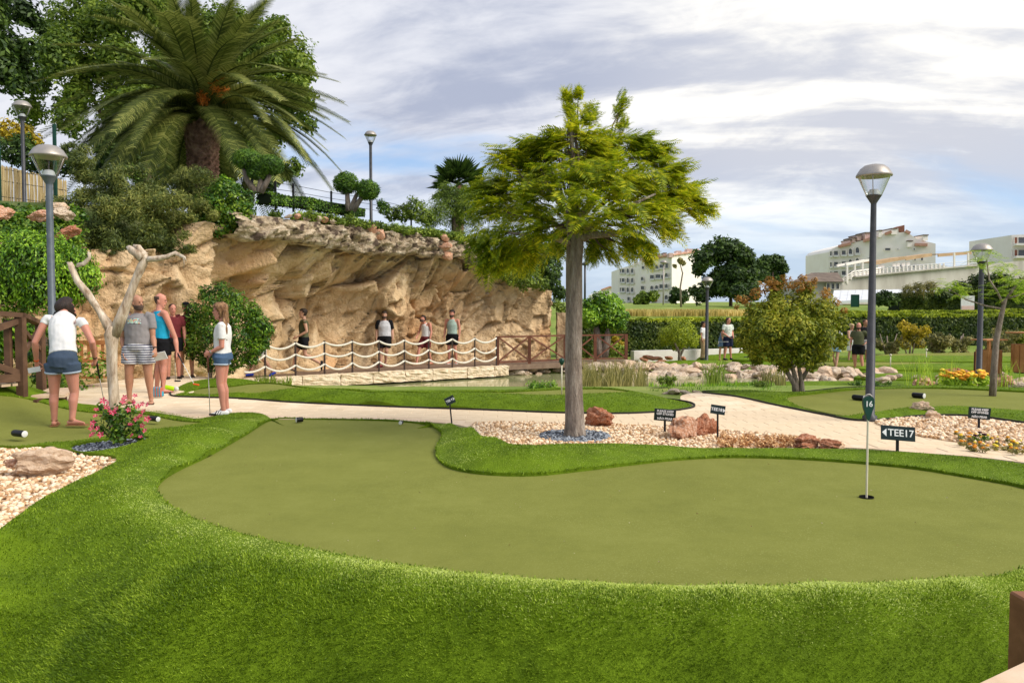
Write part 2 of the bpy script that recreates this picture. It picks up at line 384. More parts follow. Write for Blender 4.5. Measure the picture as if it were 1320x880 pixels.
# keep the turf off the mouth of the green where it meets the path
mouth = N_in
def cps():
    c = []
    for p in N_in[::4]: c.append((p[0], p[1], .018))
    for p in L_in[::5]:
        pass
    def a(px, py, z): g = G(px, py, z); c.append((g.x, g.y, z))
    # near crest and the bank falling to the camera
    for x, y in ((300, 702), (420, 733), (540, 757), (660, 771), (800, 780), (950, 784), (1100, 780), (1250, 770), (1380, 752)): a(x, y, .03)
    for X in (-1.9, -1.2, -.5, .2, .9, 1.6, 2.3, 3.0):
        e = 3.86+.055*(X-.6)**2
        c.append((X, e-.25, -.24 if X > -1.3 else -.12)); c.append((X, e-.6, -.84 if X > -1.3 else -.42)); c.append((X, e-1.1, -1.2)); c.append((X*1.2, e-2.2, -1.45))
    for x, y, z in ((150, 640, .05), (180, 612, .07), (215, 590, .10), (255, 570, .13), (290, 552, .14), (325, 541, .09), (160, 672, .0), (210, 700, .0), (60, 700, -.12), (120, 740, -.18), (0, 730, -.18),  (0, 860, -.50),
                    (120, 660, -.02), (205, 560, .06), (262, 552, .07), (250, 600, .07), (300, 573, .08), (335, 553, .05)): a(x, y, z)
    for p in GRL[::6]: c.append((p[0], p[1], -.02))
    for p in GR2[::5]: c.append((p[0], p[1], .07 if p[0] > 1.2 else .10))
    for x, y, z in ((-30, 490, .42), (-120, 490, .42), (20, 493, .38), (60, 505, .22), (95, 518, .1), (130, 526, .02), (180, 527, .0), (225, 533, .0), (262, 538, .0), (300, 534, .03), (335, 535.5, .03), (552, 542.5, .05), (580, 544, .10), (610, 550, .15),
                    (640, 563, .17), (600, 563, .15), (590, 578, .09), (620, 585, .13), (672, 573, .15), (680, 588, .13), (720, 572, .14), (760, 585, .11), (790, 571, .11), (860, 573, .09), (940, 576, .07), (1020, 577, .06), (1100, 580, .07), (1180, 585, .08), (1250, 591, .09), (1320, 600, .09), (1450, 622, .08),
                    (-160, 520, .32), (-60, 507, .35), (0, 506, .29), (40, 512, .19), (80, 523, .07), (120, 531, 0), (180, 532, 0), (230, 541, 0), (240, 549, .01), (180, 555, .01), (120, 566, .01), (60, 571, .01), (0, 574, .01), (-80, 577, .0), (-40, 545, .1), (30, 545, .03), (80, 550, 0), (150, 545, 0),
                    (-300, 560, .2), (-400, 640, -.2)): a(x, y, z)
    c += [(-6.5, 4.2, -.6), (-5.2, 2.2, -1.2), (-3, 1.2, -1.5), (0, .9, -1.6), (3, 1, -1.6), (5.2, 2, -1.4), (6.6, 4, -.6)]
    # drop near-duplicates
    out = []
    for q in c:
        if all((q[0]-r_[0])**2+(q[1]-r_[1])**2 > .008 for r_ in out): out.append(q)
    return out
hT = TPS(cps(), 1.2e-2)
def flat(z): return lambda p: np.full(len(p), z)
def rough_(f, amp, sc): return lambda p: f(p)+amp*np.array([noise.noise(Vector((a*sc, b*sc, 3.1))) for a, b in p])
hN = lambda p: rough_(flat(0.0), .012, .55)(p)-.008
turf = sheet('turf_bank', T_out, [N_in, L_in, GRL, BEDP], hT, M['turf'], .10, skirt=.3, holeskirt=.07)
tag(turf, kind='structure')
_fc = G(1117, 640, 0)
cup16 = np.array([(_fc.x+.056*math.cos(a), _fc.y+.056*math.sin(a)) for a in np.linspace(0, 2*math.pi, 25)[:-1]])
gr = sheet('putting_green', N_in, [cup16], hN, M['green'], .15, skirt=0); tag(gr, kind='structure')
gl = sheet('putting_green', L_in, [], lambda p: hT(p)-.015, M['green'], .15, skirt=0); tag(gl, kind='structure')
b1 = sheet('gravel_base', GRL, [], lambda p: hT(p)-.05, M['bedbase'], .2, skirt=0); tag(b1, kind='structure')
b2 = sheet('gravel_base', GR2, [], flat(.012), M['bedbase'], .2, skirt=.02); tag(b2, kind='structure')
b3 = sheet('slate_base', BEDP, [], lambda p: hT(p)-.04, M['slate'], .1, skirt=0); tag(b3, kind='structure')

# ---- path slab ----
PATH = dens([(-7.6, 13.2), (-8.6, 15.0), (-8.0, 17.6), (-6.6, 17.2), (-5.6, 15.4)]+px2([(310, 512), (520, 520), (700, 525), (860, 522)])+px2([(880, 509), (915, 504.5), (975, 504.5), (1040, 520), (1100, 534), (1180, 527), (1300, 527), (1480, 545), (1700, 600), (1600, 640), (1450, 616), (1320, 596), (1250, 588), (1180, 583), (1100, 577), (940, 573), (800, 567), (680, 567), (625, 556), (585, 546.5), (548, 543.5), (535, 543.4), (500, 541.0), (450, 540.0), (400, 539.6), (352, 540), (333, 537.5), (300, 536), (262, 540), (225, 535), (180, 529), (130, 527), (60, 519)]), .18)
pa = sheet('path', PATH, [], flat(0.002), M['path'], .4, skirt=.25); tag(pa, kind='structure')
_V = []; _F = []; rp_ = random.Random(77)
def in1(poly, x, y): return bool(inside(poly, np.array([[x, y]]))[0])
_cand = []
for r_i in range(46):
    y0 = 7.2+r_i*.24
    for c_i in range(56):
        x0 = -8.4+c_i*.42+(.21 if r_i % 2 else 0); _cand.append((x0, y0))
_c = np.array(_cand)+.01; _ok = inside(PATH, _c) & inside(PATH, _c+[.40, 0]) & inside(PATH, _c+[0, .22]) & inside(PATH, _c+[.40, .22])
_keep = []
for (x0, y0), k_ in zip(_cand, _ok):
    if k_: _keep.append((x0, y0))
_keep = [q_ for q_ in _keep if not any(in1(pl, q_[0]+.2, q_[1]+.11) for pl in (T_out, N_in))]
_keep.sort(key=lambda q_: q_[1])
M['paver'] = material('sandstone_paver', [(.25, (.64, .49, .31)), (.5, (.77, .61, .42)), (.75, (.85, .72, .53))], scale=2.2, detail=8, rough=.9, bump=.4, bscale=26, bdist=.01, rough_noise=.7, island=.22)
_PM = []
for v_ in range(6):
    w_, d_ = .4165, .2365; mb_ = MB(); e_ = .004; V8 = [(0, 0, 0), (w_, 0, 0), (w_, d_, 0), (0, d_, 0)]; top_ = [(e_+rp_.uniform(0, .003), e_, .0045), (w_-e_, e_+rp_.uniform(0, .003), .0045), (w_-e_-rp_.uniform(0, .003), d_-e_, .0045), (e_, d_-e_-rp_.uniform(0, .003), .0045)]
    mb_.add(V8+top_, [(4, 5, 6, 7), (0, 1, 5, 4), (1, 2, 6, 5), (2, 3, 7, 6), (3, 0, 4, 7)]); o_ = mb_.build('paver', M['paver']); _PM.append(o_.data); bpy.data.objects.remove(o_)
for x0, y0 in _keep[:300]:
    o_ = link(bpy.data.objects.new('paver', rp_.choice(_PM)), pa); o_.location = (x0, y0, .002+rp_.uniform(0, .0015))
_mb = MB()
for x0, y0 in _keep[300:]:
    w_, d_ = .4165, .2365; z_ = .0065+rp_.uniform(0, .0015); _mb.add([(x0, y0, .001), (x0+w_, y0, .001), (x0+w_, y0+d_, .001), (x0, y0+d_, .001), (x0+.004, y0+.004, z_), (x0+w_-.004, y0+.004, z_), (x0+w_-.004, y0+d_-.004, z_), (x0+.004, y0+d_-.004, z_)], [(4, 5, 6, 7), (0, 1, 5, 4), (1, 2, 6, 5), (2, 3, 7, 6), (3, 0, 4, 7)])
if _mb.v: tag(_mb.build('pavers', M['paver'], pa), kind='stuff')

# ---- middle hole (mound with green behind the path) ----
M_out = dens(px2([(225, 503), (222, 511), (262, 513), (310, 514.5), (370, 519), (450, 523), (540, 526.5), (630, 529.5), (720, 533), (800, 534), (860, 531), (893, 526), (890, 520), (862, 514, .02), (830, 507, .10), (790, 499.5, .16), (730, 499, .16), (650, 502, .15), (560, 502.5, .15), (470, 501.5, .15), (410, 500, .15), (360, 494, .2), (320, 489, .2), (280, 487, .2), (245, 492, .1)]), .12)
M_in = dens(px2([(300, 497, .12), (258, 500, .05), (240, 506, .02), (262, 508, .04), (310, 505.5, .10), (370, 503.5, .14), (400, 503.5, .14), (480, 507, .13), (560, 509.5, .13), (650, 511, .13), (720, 511.5, .13), (780, 510, .13), (815, 504, .14), (790, 501.5, .145), (730, 502, .14), (650, 504.5, .14), (560, 505, .14), (480, 504, .14), (420, 502.5, .14), (370, 497, .17), (330, 493.5, .17)]), .12)
cm = [(p[0], p[1], .0) for p in M_out[::4]]
cm = []
for x, y, z in ((225, 503, 0), (222, 511, 0), (262, 513, 0), (310, 514.5, 0), (370, 519, 0), (450, 523, 0), (540, 526.5, 0), (630, 529.5, 0), (720, 533, 0), (800, 534, 0), (860, 531, 0), (893, 526, 0), (890, 520, 0), (862, 514, .02), (830, 507, .12), (790, 499.5, .16), (730, 499, .16), (650, 502, .15), (560, 502.5, .15), (470, 501.5, .15), (410, 500, .15), (360, 494, .2), (320, 489, .2), (280, 487, .2), (245, 492, .1),
                (300, 497, .12), (258, 500, .05), (240, 506, .02), (262, 508, .04), (310, 505.5, .10), (370, 502, .17), (430, 506, .16), (480, 510, .15), (560, 512, .15), (650, 513, .15), (720, 513, .15), (790, 510, .17), (830, 512, .13), (790, 501.5, .15), (650, 505, .14), (560, 506, .13), (480, 505, .13), (330, 493.5, .17),
                (370, 511, .09), (480, 517, .09), (600, 520, .09), (720, 522, .1), (830, 520, .10), (420, 515, .08)): g = G(x, y, z); cm.append((g.x, g.y, z))
hM = TPS(cm, 2e-3)
t2 = sheet('turf_mound', M_out, [M_in], hM, M['turf'], .10, skirt=.25, holeskirt=.05); tag(t2, kind='structure')
g2 = sheet('putting_green', M_in, [], lambda p: hM(p)-.02, M['green'], .2, skirt=0); tag(g2, kind='structure')

# ---- right hole ----
R_out = dens(px2([(905, 506), (960, 505), (1020, 507), (1100, 500), (1200, 499), (1320, 501), (1500, 510), (1700, 530), (1600, 560), (1400, 556), (1320, 546), (1250, 537), (1190, 537), (1150, 541), (1105, 543), (1060, 535), (1000, 523), (950, 512)]), .14)
R_in = dens(px2([(1045, 511), (1110, 504.5), (1200, 503), (1300, 507), (1450, 516), (1560, 532), (1440, 540), (1320, 535), (1240, 529), (1180, 531), (1140, 536), (1095, 539), (1050, 531), (1015, 521), (1018, 514)]), .14)
BEDT = dens(px2([(1005, 509.5), (1030, 507.5), (1060, 509.5), (1030, 512.5)]), .08)
def hR(p):
    d = sdist(R_out, p); di = sdist(R_in, p)
    r = np.clip(d/.35, 0, 1); return .012+.055*r*r*(3-2*r)+.035*np.array([noise.noise(Vector((a*.8, b*.8, 9))) for a, b in p])*r
t3 = sheet('turf_bank', R_out, [R_in], hR, M['turf'], .14, skirt=.25, holeskirt=.05); tag(t3, kind='structure')
g3 = sheet('putting_green', R_in, [], lambda p: hR(p)*0+.03, M['green'], .25, skirt=0); tag(g3, kind='structure')
# gravel bed on the right with flowers
GR3 = dens(px2([(1128, 545), (1160, 540.5), (1210, 539), (1260, 541), (1320, 549), (1420, 562), (1500, 585), (1460, 610), (1380, 592), (1320, 584), (1270, 575), (1220, 569), (1180, 562), (1150, 555)]), .12)
b4 = sheet('gravel_base', GR3, [], flat(.012), M['bedbase'], .25, skirt=.02); tag(b4, kind='structure')

# ---- dark edging strips under the turf borders ----
M['edging'] = material('dark_edging', (.03, .028, .022), scale=5, rough=.8)
for lp_, i_ in ((M_out, 0), (R_out, 1), (T_out, 2)):
    sel_ = [q_ for q_ in lp_ if (i_ == 0 and (q_[1] < 13.9 or q_[0] < -4)) or (i_ == 1 and q_[0] < 8) or (i_ == 2 and q_[1] > 7.2 and q_[0] > -.75 and not (q_[0] < .2 and q_[1] < 9.6 and sdist(N_in, np.array([q_]))[0] < .12))]
    mb_ = MB()
    for a_, b_ in zip(sel_[:-1], sel_[1:]):
        if (a_[0]-b_[0])**2+(a_[1]-b_[1])**2 < .09: mb_.bar((a_[0], a_[1], .018), (b_[0], b_[1], .018), .022, .030)
    tag(mb_.build('turf_edging', M['edging']), kind='structure')
# ---- wide ground ----
def smooth(x, a, b): t = np.clip((x-a)/(b-a), 0, 1); return t*t*(3-2*t)
POND = np.array([(-7.2, 20.0), (-6.4, 22.8), (-.6, 27.3), (2.5, 28.0), (6.5, 27.6), (9.5, 25.8), (11.8, 24.2), (15.0, 24.2), (15.5, 20.5), (9, 19.5), (4, 17.8), (-2, 17.6), (-5.5, 18.8)])
def hG(p):
    x, y = p[:, 0], p[:, 1]
    z = -.6+0*x
    z = z+.48*smooth(y, 20, 16.5)                                  # plateau carrying the paths
    z = z-1.7*smooth(y, 8.6, 6.5)
    d = sdist(POND, p); ins = inside(POND, p); sd_ = np.where(ins, -d, d)
    z = np.where(sd_ < .9, z+(-1.25-z)*smooth(sd_, .9, -.1), z)
    # the planted hill on the left behind the rock wall
    wx = np.interp(y, [9, 14, 18, 24.5, 30, 36, 60, 200], [-11, -9.5, -8.6, -6.2, -1.5, 1.0, -2, -30])
    k = smooth(wx-x, .8, 6.0)*smooth(y, 12, 20)
    top = np.interp(y, [10, 16, 22, 30, 45, 80], [1.0, 2.6, 3.6, 3.9, 5.0, 7.0])
    z = z*(1-k)+top*k
    # far field rising on the right
    f = smooth(y, 34, 75)*(1-k); z = z+f*(2.5+.012*np.clip(y-75, 0, 400))
    return z
ys = np.concatenate([np.arange(-6, 14, 1.0), np.arange(14, 40, .5), np.arange(40, 100, 2.5), np.geomspace(100, 3000, 30)])
xs0 = np.concatenate([-np.geomspace(25, 3000, 26)[::-1], np.arange(-24, 24.01, .6), np.geomspace(25, 3000, 26)])
gx, gy = np.meshgrid(xs0, ys); gp = np.c_[gx.ravel(), gy.ravel()]; gz = hG(gp)
nx = len(xs0); i = np.arange(len(ys)-1)[:, None]*nx+np.arange(nx-1)[None]; i = i.ravel()
ground = npmesh('ground', np.c_[gp, gz], np.c_[i, i+1, i+nx+1, i+nx], M['ground'], smooth=True); tag(ground, kind='structure')
def gh(x, y): return float(hG(np.array([[x, y]], float))[0])

# water
M['water'] = bpy.data.materials.new('pond_water'); M['water'].use_nodes = True
_t = M['water'].node_tree; _b = _t.nodes['Principled BSDF']; _b.inputs['Base Color'].default_value = (.30, .31, .15, 1); _b.inputs['Roughness'].default_value = .06; _b.inputs['IOR'].default_value = 1.33
_n = _t.nodes.new('ShaderNodeTexNoise'); _n.inputs['Scale'].default_value = 2.5; _n.inputs['Detail'].default_value = 3
_p = _t.nodes.new('ShaderNodeBump'); _p.inputs['Strength'].default_value = .12; _p.inputs['Distance'].default_value = .05
_c = _t.nodes.new('ShaderNodeTexCoord'); _t.links.new(_c.outputs['Object'], _n.inputs['Vector']); _t.links.new(_n.outputs[0], _p.inputs['Height']); _t.links.new(_p.outputs[0], _b.inputs['Normal'])
pw = dens(POND*1.0, .5); cpw = pw.mean(0)
wt = sheet('pond_water', cpw+(pw-cpw)*1.03, [], flat(-.8), M['water'], 1.0, skirt=.1); tag(wt, kind='structure')

# ---- litter on the near green: specks and dry leaves ----
_q = area_sample(N_in, [], 3.0)
_lv = []
M['litter'] = material('dry_litter', [(.3, (.30, .20, .08)), (.7, (.62, .55, .40))], scale=9, island=.8)
_V = []; _F = []
for _i, (_x, _y) in enumerate(_q):
    a_ = rnd.uniform(0, 6.28); s1 = rnd.uniform(.003, .010); c_, d_ = math.cos(a_)*s1, math.sin(a_)*s1
    _V += [(_x-c_, _y-d_, .012), (_x+d_*.5, _y-c_*.5, .018), (_x+c_, _y+d_, .012), (_x-d_*.5, _y+c_*.5, .018)]; _F += [(4*_i, 4*_i+1, 4*_i+2), (4*_i, 4*_i+2, 4*_i+3)]
tag(npmesh('leaf_litter', np.array(_V), np.array(_F), M['litter']), 'tiny dry leaves and specks scattered over the near putting green', None, kind='stuff')
# ---- grass blades ----
def with_normals(hf, p):
    e = .02; z = hf(p); zx = hf(p+[e, 0]); zy = hf(p+[0, e]); n = np.c_[-(zx-z)/e, -(zy-z)/e, np.ones(len(p))]
    n /= np.linalg.norm(n, axis=1)[:, None]; return z, n
holesT = [N_in, L_in, GRL, BEDP]
for (x0, x1, y0, y1, dn, h_, w_, sd_) in ((-3.4, 3.4, 2.6, 4.6, 22000, .021, .0042, 1), (-3.4, 3.4, 4.6, 6.4, 10000, .018, .0042, 2), (-6.4, -3.4, 3.0, 6.4, 7000, .020, .005, 3), (3.4, 5.5, 3, 6.4, 6000, .02, .005, 4), (-6.4, 5.5, 6.4, 12.5, 3600, .016, .0055, 5)):
    p = area_sample(T_out, holesT, dn, np.array([x0, y0]), np.array([x1, y1]))
    z, nn = with_normals(hT, p)
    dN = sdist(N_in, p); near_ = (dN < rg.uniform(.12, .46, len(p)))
    blades('turf_blades', None, p[~near_], z[~near_], h_*1.15, w_, M['blade'], .9, sd_, nn[~near_])
    blades('turf_blades', None, p[near_], z[near_], h_*.62, w_, M['blade_short'], 1.1, sd_+50, nn[near_])  # short blades beside the green, crest highlight put into their colour
for out_, ho, hf, dn in ((M_out, [M_in], hM, 1600), (R_out, [R_in], hR, 900)):
    p = area_sample(out_, ho, dn*2.2); p = p[p[:, 1] < 17]; z, nn = with_normals(hf, p)
    blades('turf_blades', None, p, z, .016, .007, M['blade'], .9, 8, nn)
# fringe of blades leaning over the borders of the putting greens
for lp, hf in ((N_in, hT), (L_in, hT), (M_in, hM), (R_in, hR)):
    k = int(140*len(lp)*.1); q = rg.uniform(0, len(lp), k); i0 = q.astype(int) % len(lp); f_ = (q-np.floor(q))[:, None]
    p = lp[i0]*(1-f_)+lp[(i0+1) % len(lp)]*f_+rg.normal(0, .006, (k, 2)); blades('turf_blades', None, p, hf(p)-.005, .03, .007, M['blade'], 1.0, 12)
# gravel
def peb(poly, n, size, hf, label, mat, seed):
    p = area_sample(poly, [], n); return pebbles('gravel', label, p, hf(p), size, mat, seed)
peb(GRL, 620, .028, lambda p: hT(p)-.045, 'loose cream gravel in the bed on the left', M['pebble'], 21)
peb(GR2, 700, .024, flat(.012), 'loose cream gravel around the young tree', M['pebble'], 22)
peb(GR3, 520, .028, flat(.012), 'loose cream gravel around the lamp post on the right', M['pebble'], 23)
peb(BEDP, 2200, .016, lambda p: hT(p)-.035, 'dark slate chips around the flowering plant', M['slate'], 24)
# ================= rock wall =================
def stonemat(name, a, b, c, scale=2.0, bump=.7, bs=14, bd=.05, sec=None):
    return material(name, [(.3, a), (.5, b), (.7, c)], scale=scale, detail=9, rough=.92, bump=bump, bscale=bs, bdist=bd, rough_noise=.68, spec=.15, second=sec)
M['rockwall'] = stonemat('ochre_rock', (.42, .28, .14), (.66, .47, .27), (.84, .67, .44), .9, 1.0, 13, .08, ((.66, .40, .20), .45, .54, .68))
M['ledge'] = stonemat('weathered_ledge', (.16, .11, .07), (.46, .36, .24), (.72, .62, .47), 5, 1.0, 16, .06, ((.10, .07, .05), 3.2, .52, .62))
M['curb'] = stonemat('cream_stone', (.55, .42, .26), (.74, .60, .42), (.85, .73, .56), 5, .8, 18, .05)
M['redrock'] = stonemat('red_rock', (.30, .09, .04), (.52, .21, .11), (.80, .52, .38), 8, .9, 24, .03)
M['pinkrock'] = stonemat('salmon_rock', (.40, .15, .07), (.62, .33, .20), (.88, .72, .58), 8, .9, 20, .03)
M['palerock'] = stonemat('pale_rock', (.34, .25, .17), (.62, .49, .36), (.80, .70, .57), 2.6, .8, 14, .04, ((.16, .11, .07), 3.1, .60, .68))
M['tanrock'] = stonemat('tan_rock', (.45, .30, .19), (.66, .48, .33), (.82, .66, .50), 4, .8, 18, .03)
FOOT = np.array([(-14.5, 14.2), (-12, 15.6), (-9.6, 17.6), (-8.25, 19.3), (-7.75, 21.3), (-6.5, 24.4), (-4.3, 26.9), (-1.7, 28.8), (1.66, 30.2)])
def wallgrid():
    fp = dens(FOOT, .05, closed=False); seg = np.r_[0, np.cumsum(np.hypot(*np.diff(fp, axis=0).T))]
    Ltot = seg[-1]; ns = int(Ltot/.055); s = np.linspace(0, Ltot, ns)
    x = np.interp(s, seg, fp[:, 0]); y = np.interp(s, seg, fp[:, 1])
    x = np.convolve(np.pad(x, 9, mode='edge'), np.ones(19)/19, 'valid'); y = np.convolve(np.pad(y, 9, mode='edge'), np.ones(19)/19, 'valid')
    tx = np.gradient(x); ty = np.gradient(y); n = np.hypot(tx, ty); nx_, ny_ = ty/n, -tx/n
    px = x/y*1000+660
    top = np.interp(px, [-200, 120, 236, 250, 300, 600, 622, 640, 690, 716], [3.0, 2.9, 2.95, 3.75, 3.6, 3.3, 2.9, 2.7, 2.35, 2.25])
    over = np.interp(px, [0, 246, 300, 380, 560, 610, 640, 720], [0, .1, 1.1, 1.45, 1.3, .7, .05, 0])
    return s, x, y, nx_, ny_, px, top, over
s_, wx_, wy_, wnx, wny, wpx, wtop, wover = wallgrid()
nt_ = 84; tt = np.linspace(0, 1, nt_)
Sg, Tg = np.meshgrid(s_, tt); Hg = Tg*wtop[None]+Tg*.45     # metres above foot
def facets(S_, H_, cw, amp, tilt, ang, stretch, seed):
    r = np.random.default_rng(seed); ca, sa = math.cos(ang), math.sin(ang)
    U = (S_*ca+H_*sa)/stretch; V = -S_*sa+H_*ca
    wu = .08*cw*np.sin(V*3.1/cw+1.3); U = U+wu
    lo = (U.min(), V.min()); hi_ = (U.max(), V.max()); n = int((hi_[0]-lo[0])*(hi_[1]-lo[1])/(cw*cw))+4
    c = r.uniform(lo, hi_, (n, 2)); b = r.uniform(-1, 1, n)*amp; g = r.normal(0, tilt, (n, 2))
    out = np.empty(U.size); P_ = np.c_[U.ravel(), V.ravel()]
    for i in range(0, len(P_), 8000):
        q = P_[i:i+8000]; d = ((q[:, None]-c[None])**2).sum(2); k = d.argmin(1)
        dd = np.partition(d, 1, axis=1); edge = np.sqrt(dd[:, 1])-np.sqrt(dd[:, 0])
        df = q-c[k]; out[i:i+8000] = b[k]+(df*g[k]).sum(1)-amp*1.1*np.exp(-(edge/(.05*cw))**2)
    return out.reshape(U.shape)
wp = np.broadcast_to(wpx[None], Sg.shape)
big = facets(Sg, Hg, .95, .26, .50, R(68), 1.7, 5)
med = facets(Sg, Hg, .36, .06, .50, R(60), 1.6, 6)
sml = facets(Sg, Hg, .13, .022, .30, R(70), 1.5, 7)
calm = np.interp(wp, [200, 245, 300, 560, 630], [.42, .8, 1, .9, .35])
lowc = np.clip(.45+.55*smooth(Hg, .8, 2.0), 0, 1)
disp = big*calm*lowc*1.1+med*(.45+.55*lowc)+sml*.7
sq = np.array([abs(noise.noise(Vector((a*4.0, b*4.2, 1)))) for a, b in zip(Sg.ravel(), Hg.ravel())]).reshape(Sg.shape)
sq2 = np.array([noise.fractal(Vector((a*1.1, b*1.1, 5)), 1.0, 2.0, 5) for a, b in zip(Sg.ravel(), Hg.ravel())]).reshape(Sg.shape)
disp = disp+.09*np.minimum(sq, .22)*(1.3-.6*lowc)+.02*sq2
ov = wover[None]*smooth(Tg, .45, 1.0)**1.2
tot = disp+ov-.12*np.interp(wp, [200, 250], [0, 1])*np.sin(np.pi*Tg)
zf = np.where(Tg > .999, 0, 0)
VX = wx_[None]+wnx[None]*tot; VY = wy_[None]+wny[None]*tot; VZ = -.45+Tg*(wtop[None]+.45)+.05*med
# cap row going back
capx = wx_-wnx*.6; capy = wy_-wny*.6
V = np.stack([np.r_[VX, capx[None]], np.r_[VY, capy[None]], np.r_[VZ, (wtop-.1)[None]]], -1).reshape(-1, 3)
nS = len(s_); i = (np.arange(nt_)[:, None]*nS+np.arange(nS-1)[None]).ravel()
wall = thing('rock_wall', 'long craggy ochre rock wall overhanging the walkway below the palm', 'rock wall', (0, 0, 0))
npmesh('rock_face', V, np.c_[i, i+1, i+nS+1, i+nS], M['rockwall'], wall)
# craggy ledge stones along the brow of the wall
def rockmesh(seed, sub=2, rough=.16, planes=7, dims=(1, .8, .7)):
    bm = bmesh.new(); bmesh.ops.create_icosphere(bm, subdivisions=sub, radius=1); r = random.Random(seed)
    pl = []
    for k in range(planes):
        n = Vector((r.gauss(0, 1), r.gauss(0, 1), r.gauss(0, .8))).normalized(); pl.append((n, r.uniform(.55, .85)))
    off = Vector((r.uniform(0, 50),)*3)
    for v in bm.verts:
        for n, d in pl:
            k = v.co.dot(n)
            if k > d: v.co -= n*(k-d)
        v.co *= 1+rough*noise.noise(v.co*1.8+off)+rough*.6*noise.noise(v.co*4.5+off)
        v.co = Vector((v.co.x*dims[0], v.co.y*dims[1], v.co.z*dims[2]))
    me = bpy.data.meshes.new('rock'); bm.to_mesh(me); bm.free(); return me
def rock(me_, mat, loc, sc, rot=None, parent=None, name='rock', label=None, group=None):
    key = (me_.name, mat.name)
    if key not in RK: m2 = me_.copy(); m2.materials.clear(); m2.materials.append(mat); RK[key] = m2
    o = bpy.data.objects.new(name, RK[key]); link(o, parent); o.location = loc
    o.scale = sc if hasattr(sc, '__len__') else (sc, sc, sc)
    o.rotation_euler = rot or (rnd.uniform(-.3, .3), rnd.uniform(-.3, .3), rnd.uniform(0, 6.28))
    if label: tag(o, label, 'rock', group)
    return o
RK = {}
RM = [rockmesh(i+3, 2) for i in range(9)]; RMH = [rockmesh(i+33, 4, .34, 6) for i in range(5)]
idx = np.where((wpx > 262) & (wpx < 632))[0]
# the ledge: a strip swept along the brow with a rugged front
lx = wx_+wnx*(wover+.42); ly = wy_+wny*(wover+.42)
k0, k1 = idx[0], idx[-1]; K = np.arange(k0, k1+1); nl = 26
prof = []
for j in range(nl):
    t = j/(nl-1)
    prof.append(t)
ltop = np.interp(wpx[K], [262, 300, 400, 500, 560, 632], [4.06, 4.02, 4.02, 4.0, 3.88, 3.36]); lth = np.interp(wpx[K], [262, 300, 420, 560, 632], [.7, .62, .8, .62, .4])
lw = np.array([noise.noise(Vector((a*1.4, 3, 3)))*.16 for a in s_[K]])
LSg, LHg = np.meshgrid(s_[K], np.array(prof)*.7); LF = facets(LSg, LHg, .40, .08, .42, R(60), 1.3, 15)+facets(LSg, LHg, .10, .03, .4, R(20), 1.2, 16)
LX = []; LY = []; LZ = []
for t in prof:
    f = .22*math.sin(math.pi*min(1, t*1.05))+(-.35 if t == 0 else 0)+(-.9 if t == 1 else 0)
    zt = ltop-lth*(1-t)-lw*(1-t)
    dsp = LF[prof.index(t)]+np.array([.10*noise.noise(Vector((a*2.1, t*2.2*b, 8)))+.13*noise.noise(Vector((a*5.5, t*4, 2)))+.07*noise.noise(Vector((a*13, t*9, 2))) for a, b in zip(s_[K], lth)])
    LX.append(lx[K]+wnx[K]*(f+dsp)); LY.append(ly[K]+wny[K]*(f+dsp)); LZ.append(zt+.03*np.array([noise.noise(Vector((a*3, t*3, 20))) for a in s_[K]]))
n2_ = len(K); V = np.stack([np.array(LX), np.array(LY), np.array(LZ)], -1).reshape(-1, 3)
i = (np.arange(nl-1)[:, None]*n2_+np.arange(n2_-1)[None]).ravel()
npmesh('rock_ledge', V, np.c_[i, i+1, i+n2_+1, i+n2_], M['ledge'], wall)
def wallpt(px, dz=0, out=0):
    k = int(np.argmin(np.abs(wpx-px))); return Vector((lx[k]+wnx[k]*out, ly[k]+wny[k]*out, dz)), k
for px, dz, sc, mt in ((310, 4.05, .28, 'palerock'), (322, 4.10, .22, 'pinkrock'), (333, 4.08, .34, 'palerock'), (347, 4.10, .36, 'palerock'), (357, 4.12, .26, 'pinkrock'), (368, 4.08, .30, 'palerock'), (382, 4.06, .24, 'palerock'), (398, 4.04, .2, 'palerock'), (432, 4.0, .34, 'pinkrock'), (440, 3.85, .42, 'pinkrock'), (462, 3.95, .3, 'palerock'), (495, 3.95, .3, 'palerock'), (537, 3.95, .34, 'pinkrock'), (536, 3.6, .40, 'pinkrock'), (540, 3.35, .34, 'pinkrock'), (572, 3.8, .3, 'palerock'), (600, 3.6, .3, 'palerock')):
    p, k = wallpt(px, dz, .02 if dz > 3.98 else .12); sc *= (.45 if mt == 'palerock' else .75); rock(rnd.choice(RM), M[mt], p, (sc*rnd.uniform(.8, 1.3), sc*.8, sc*rnd.uniform(.7, 1.1)), parent=wall, name='ledge_stone')
for px, z, out, sc in ():
    p, k = wallpt(px, z, out-.5); rock(rnd.choice(RM), M['rockwall'], p, (sc*.8, sc*.7, sc), parent=wall, name='ledge_stone')
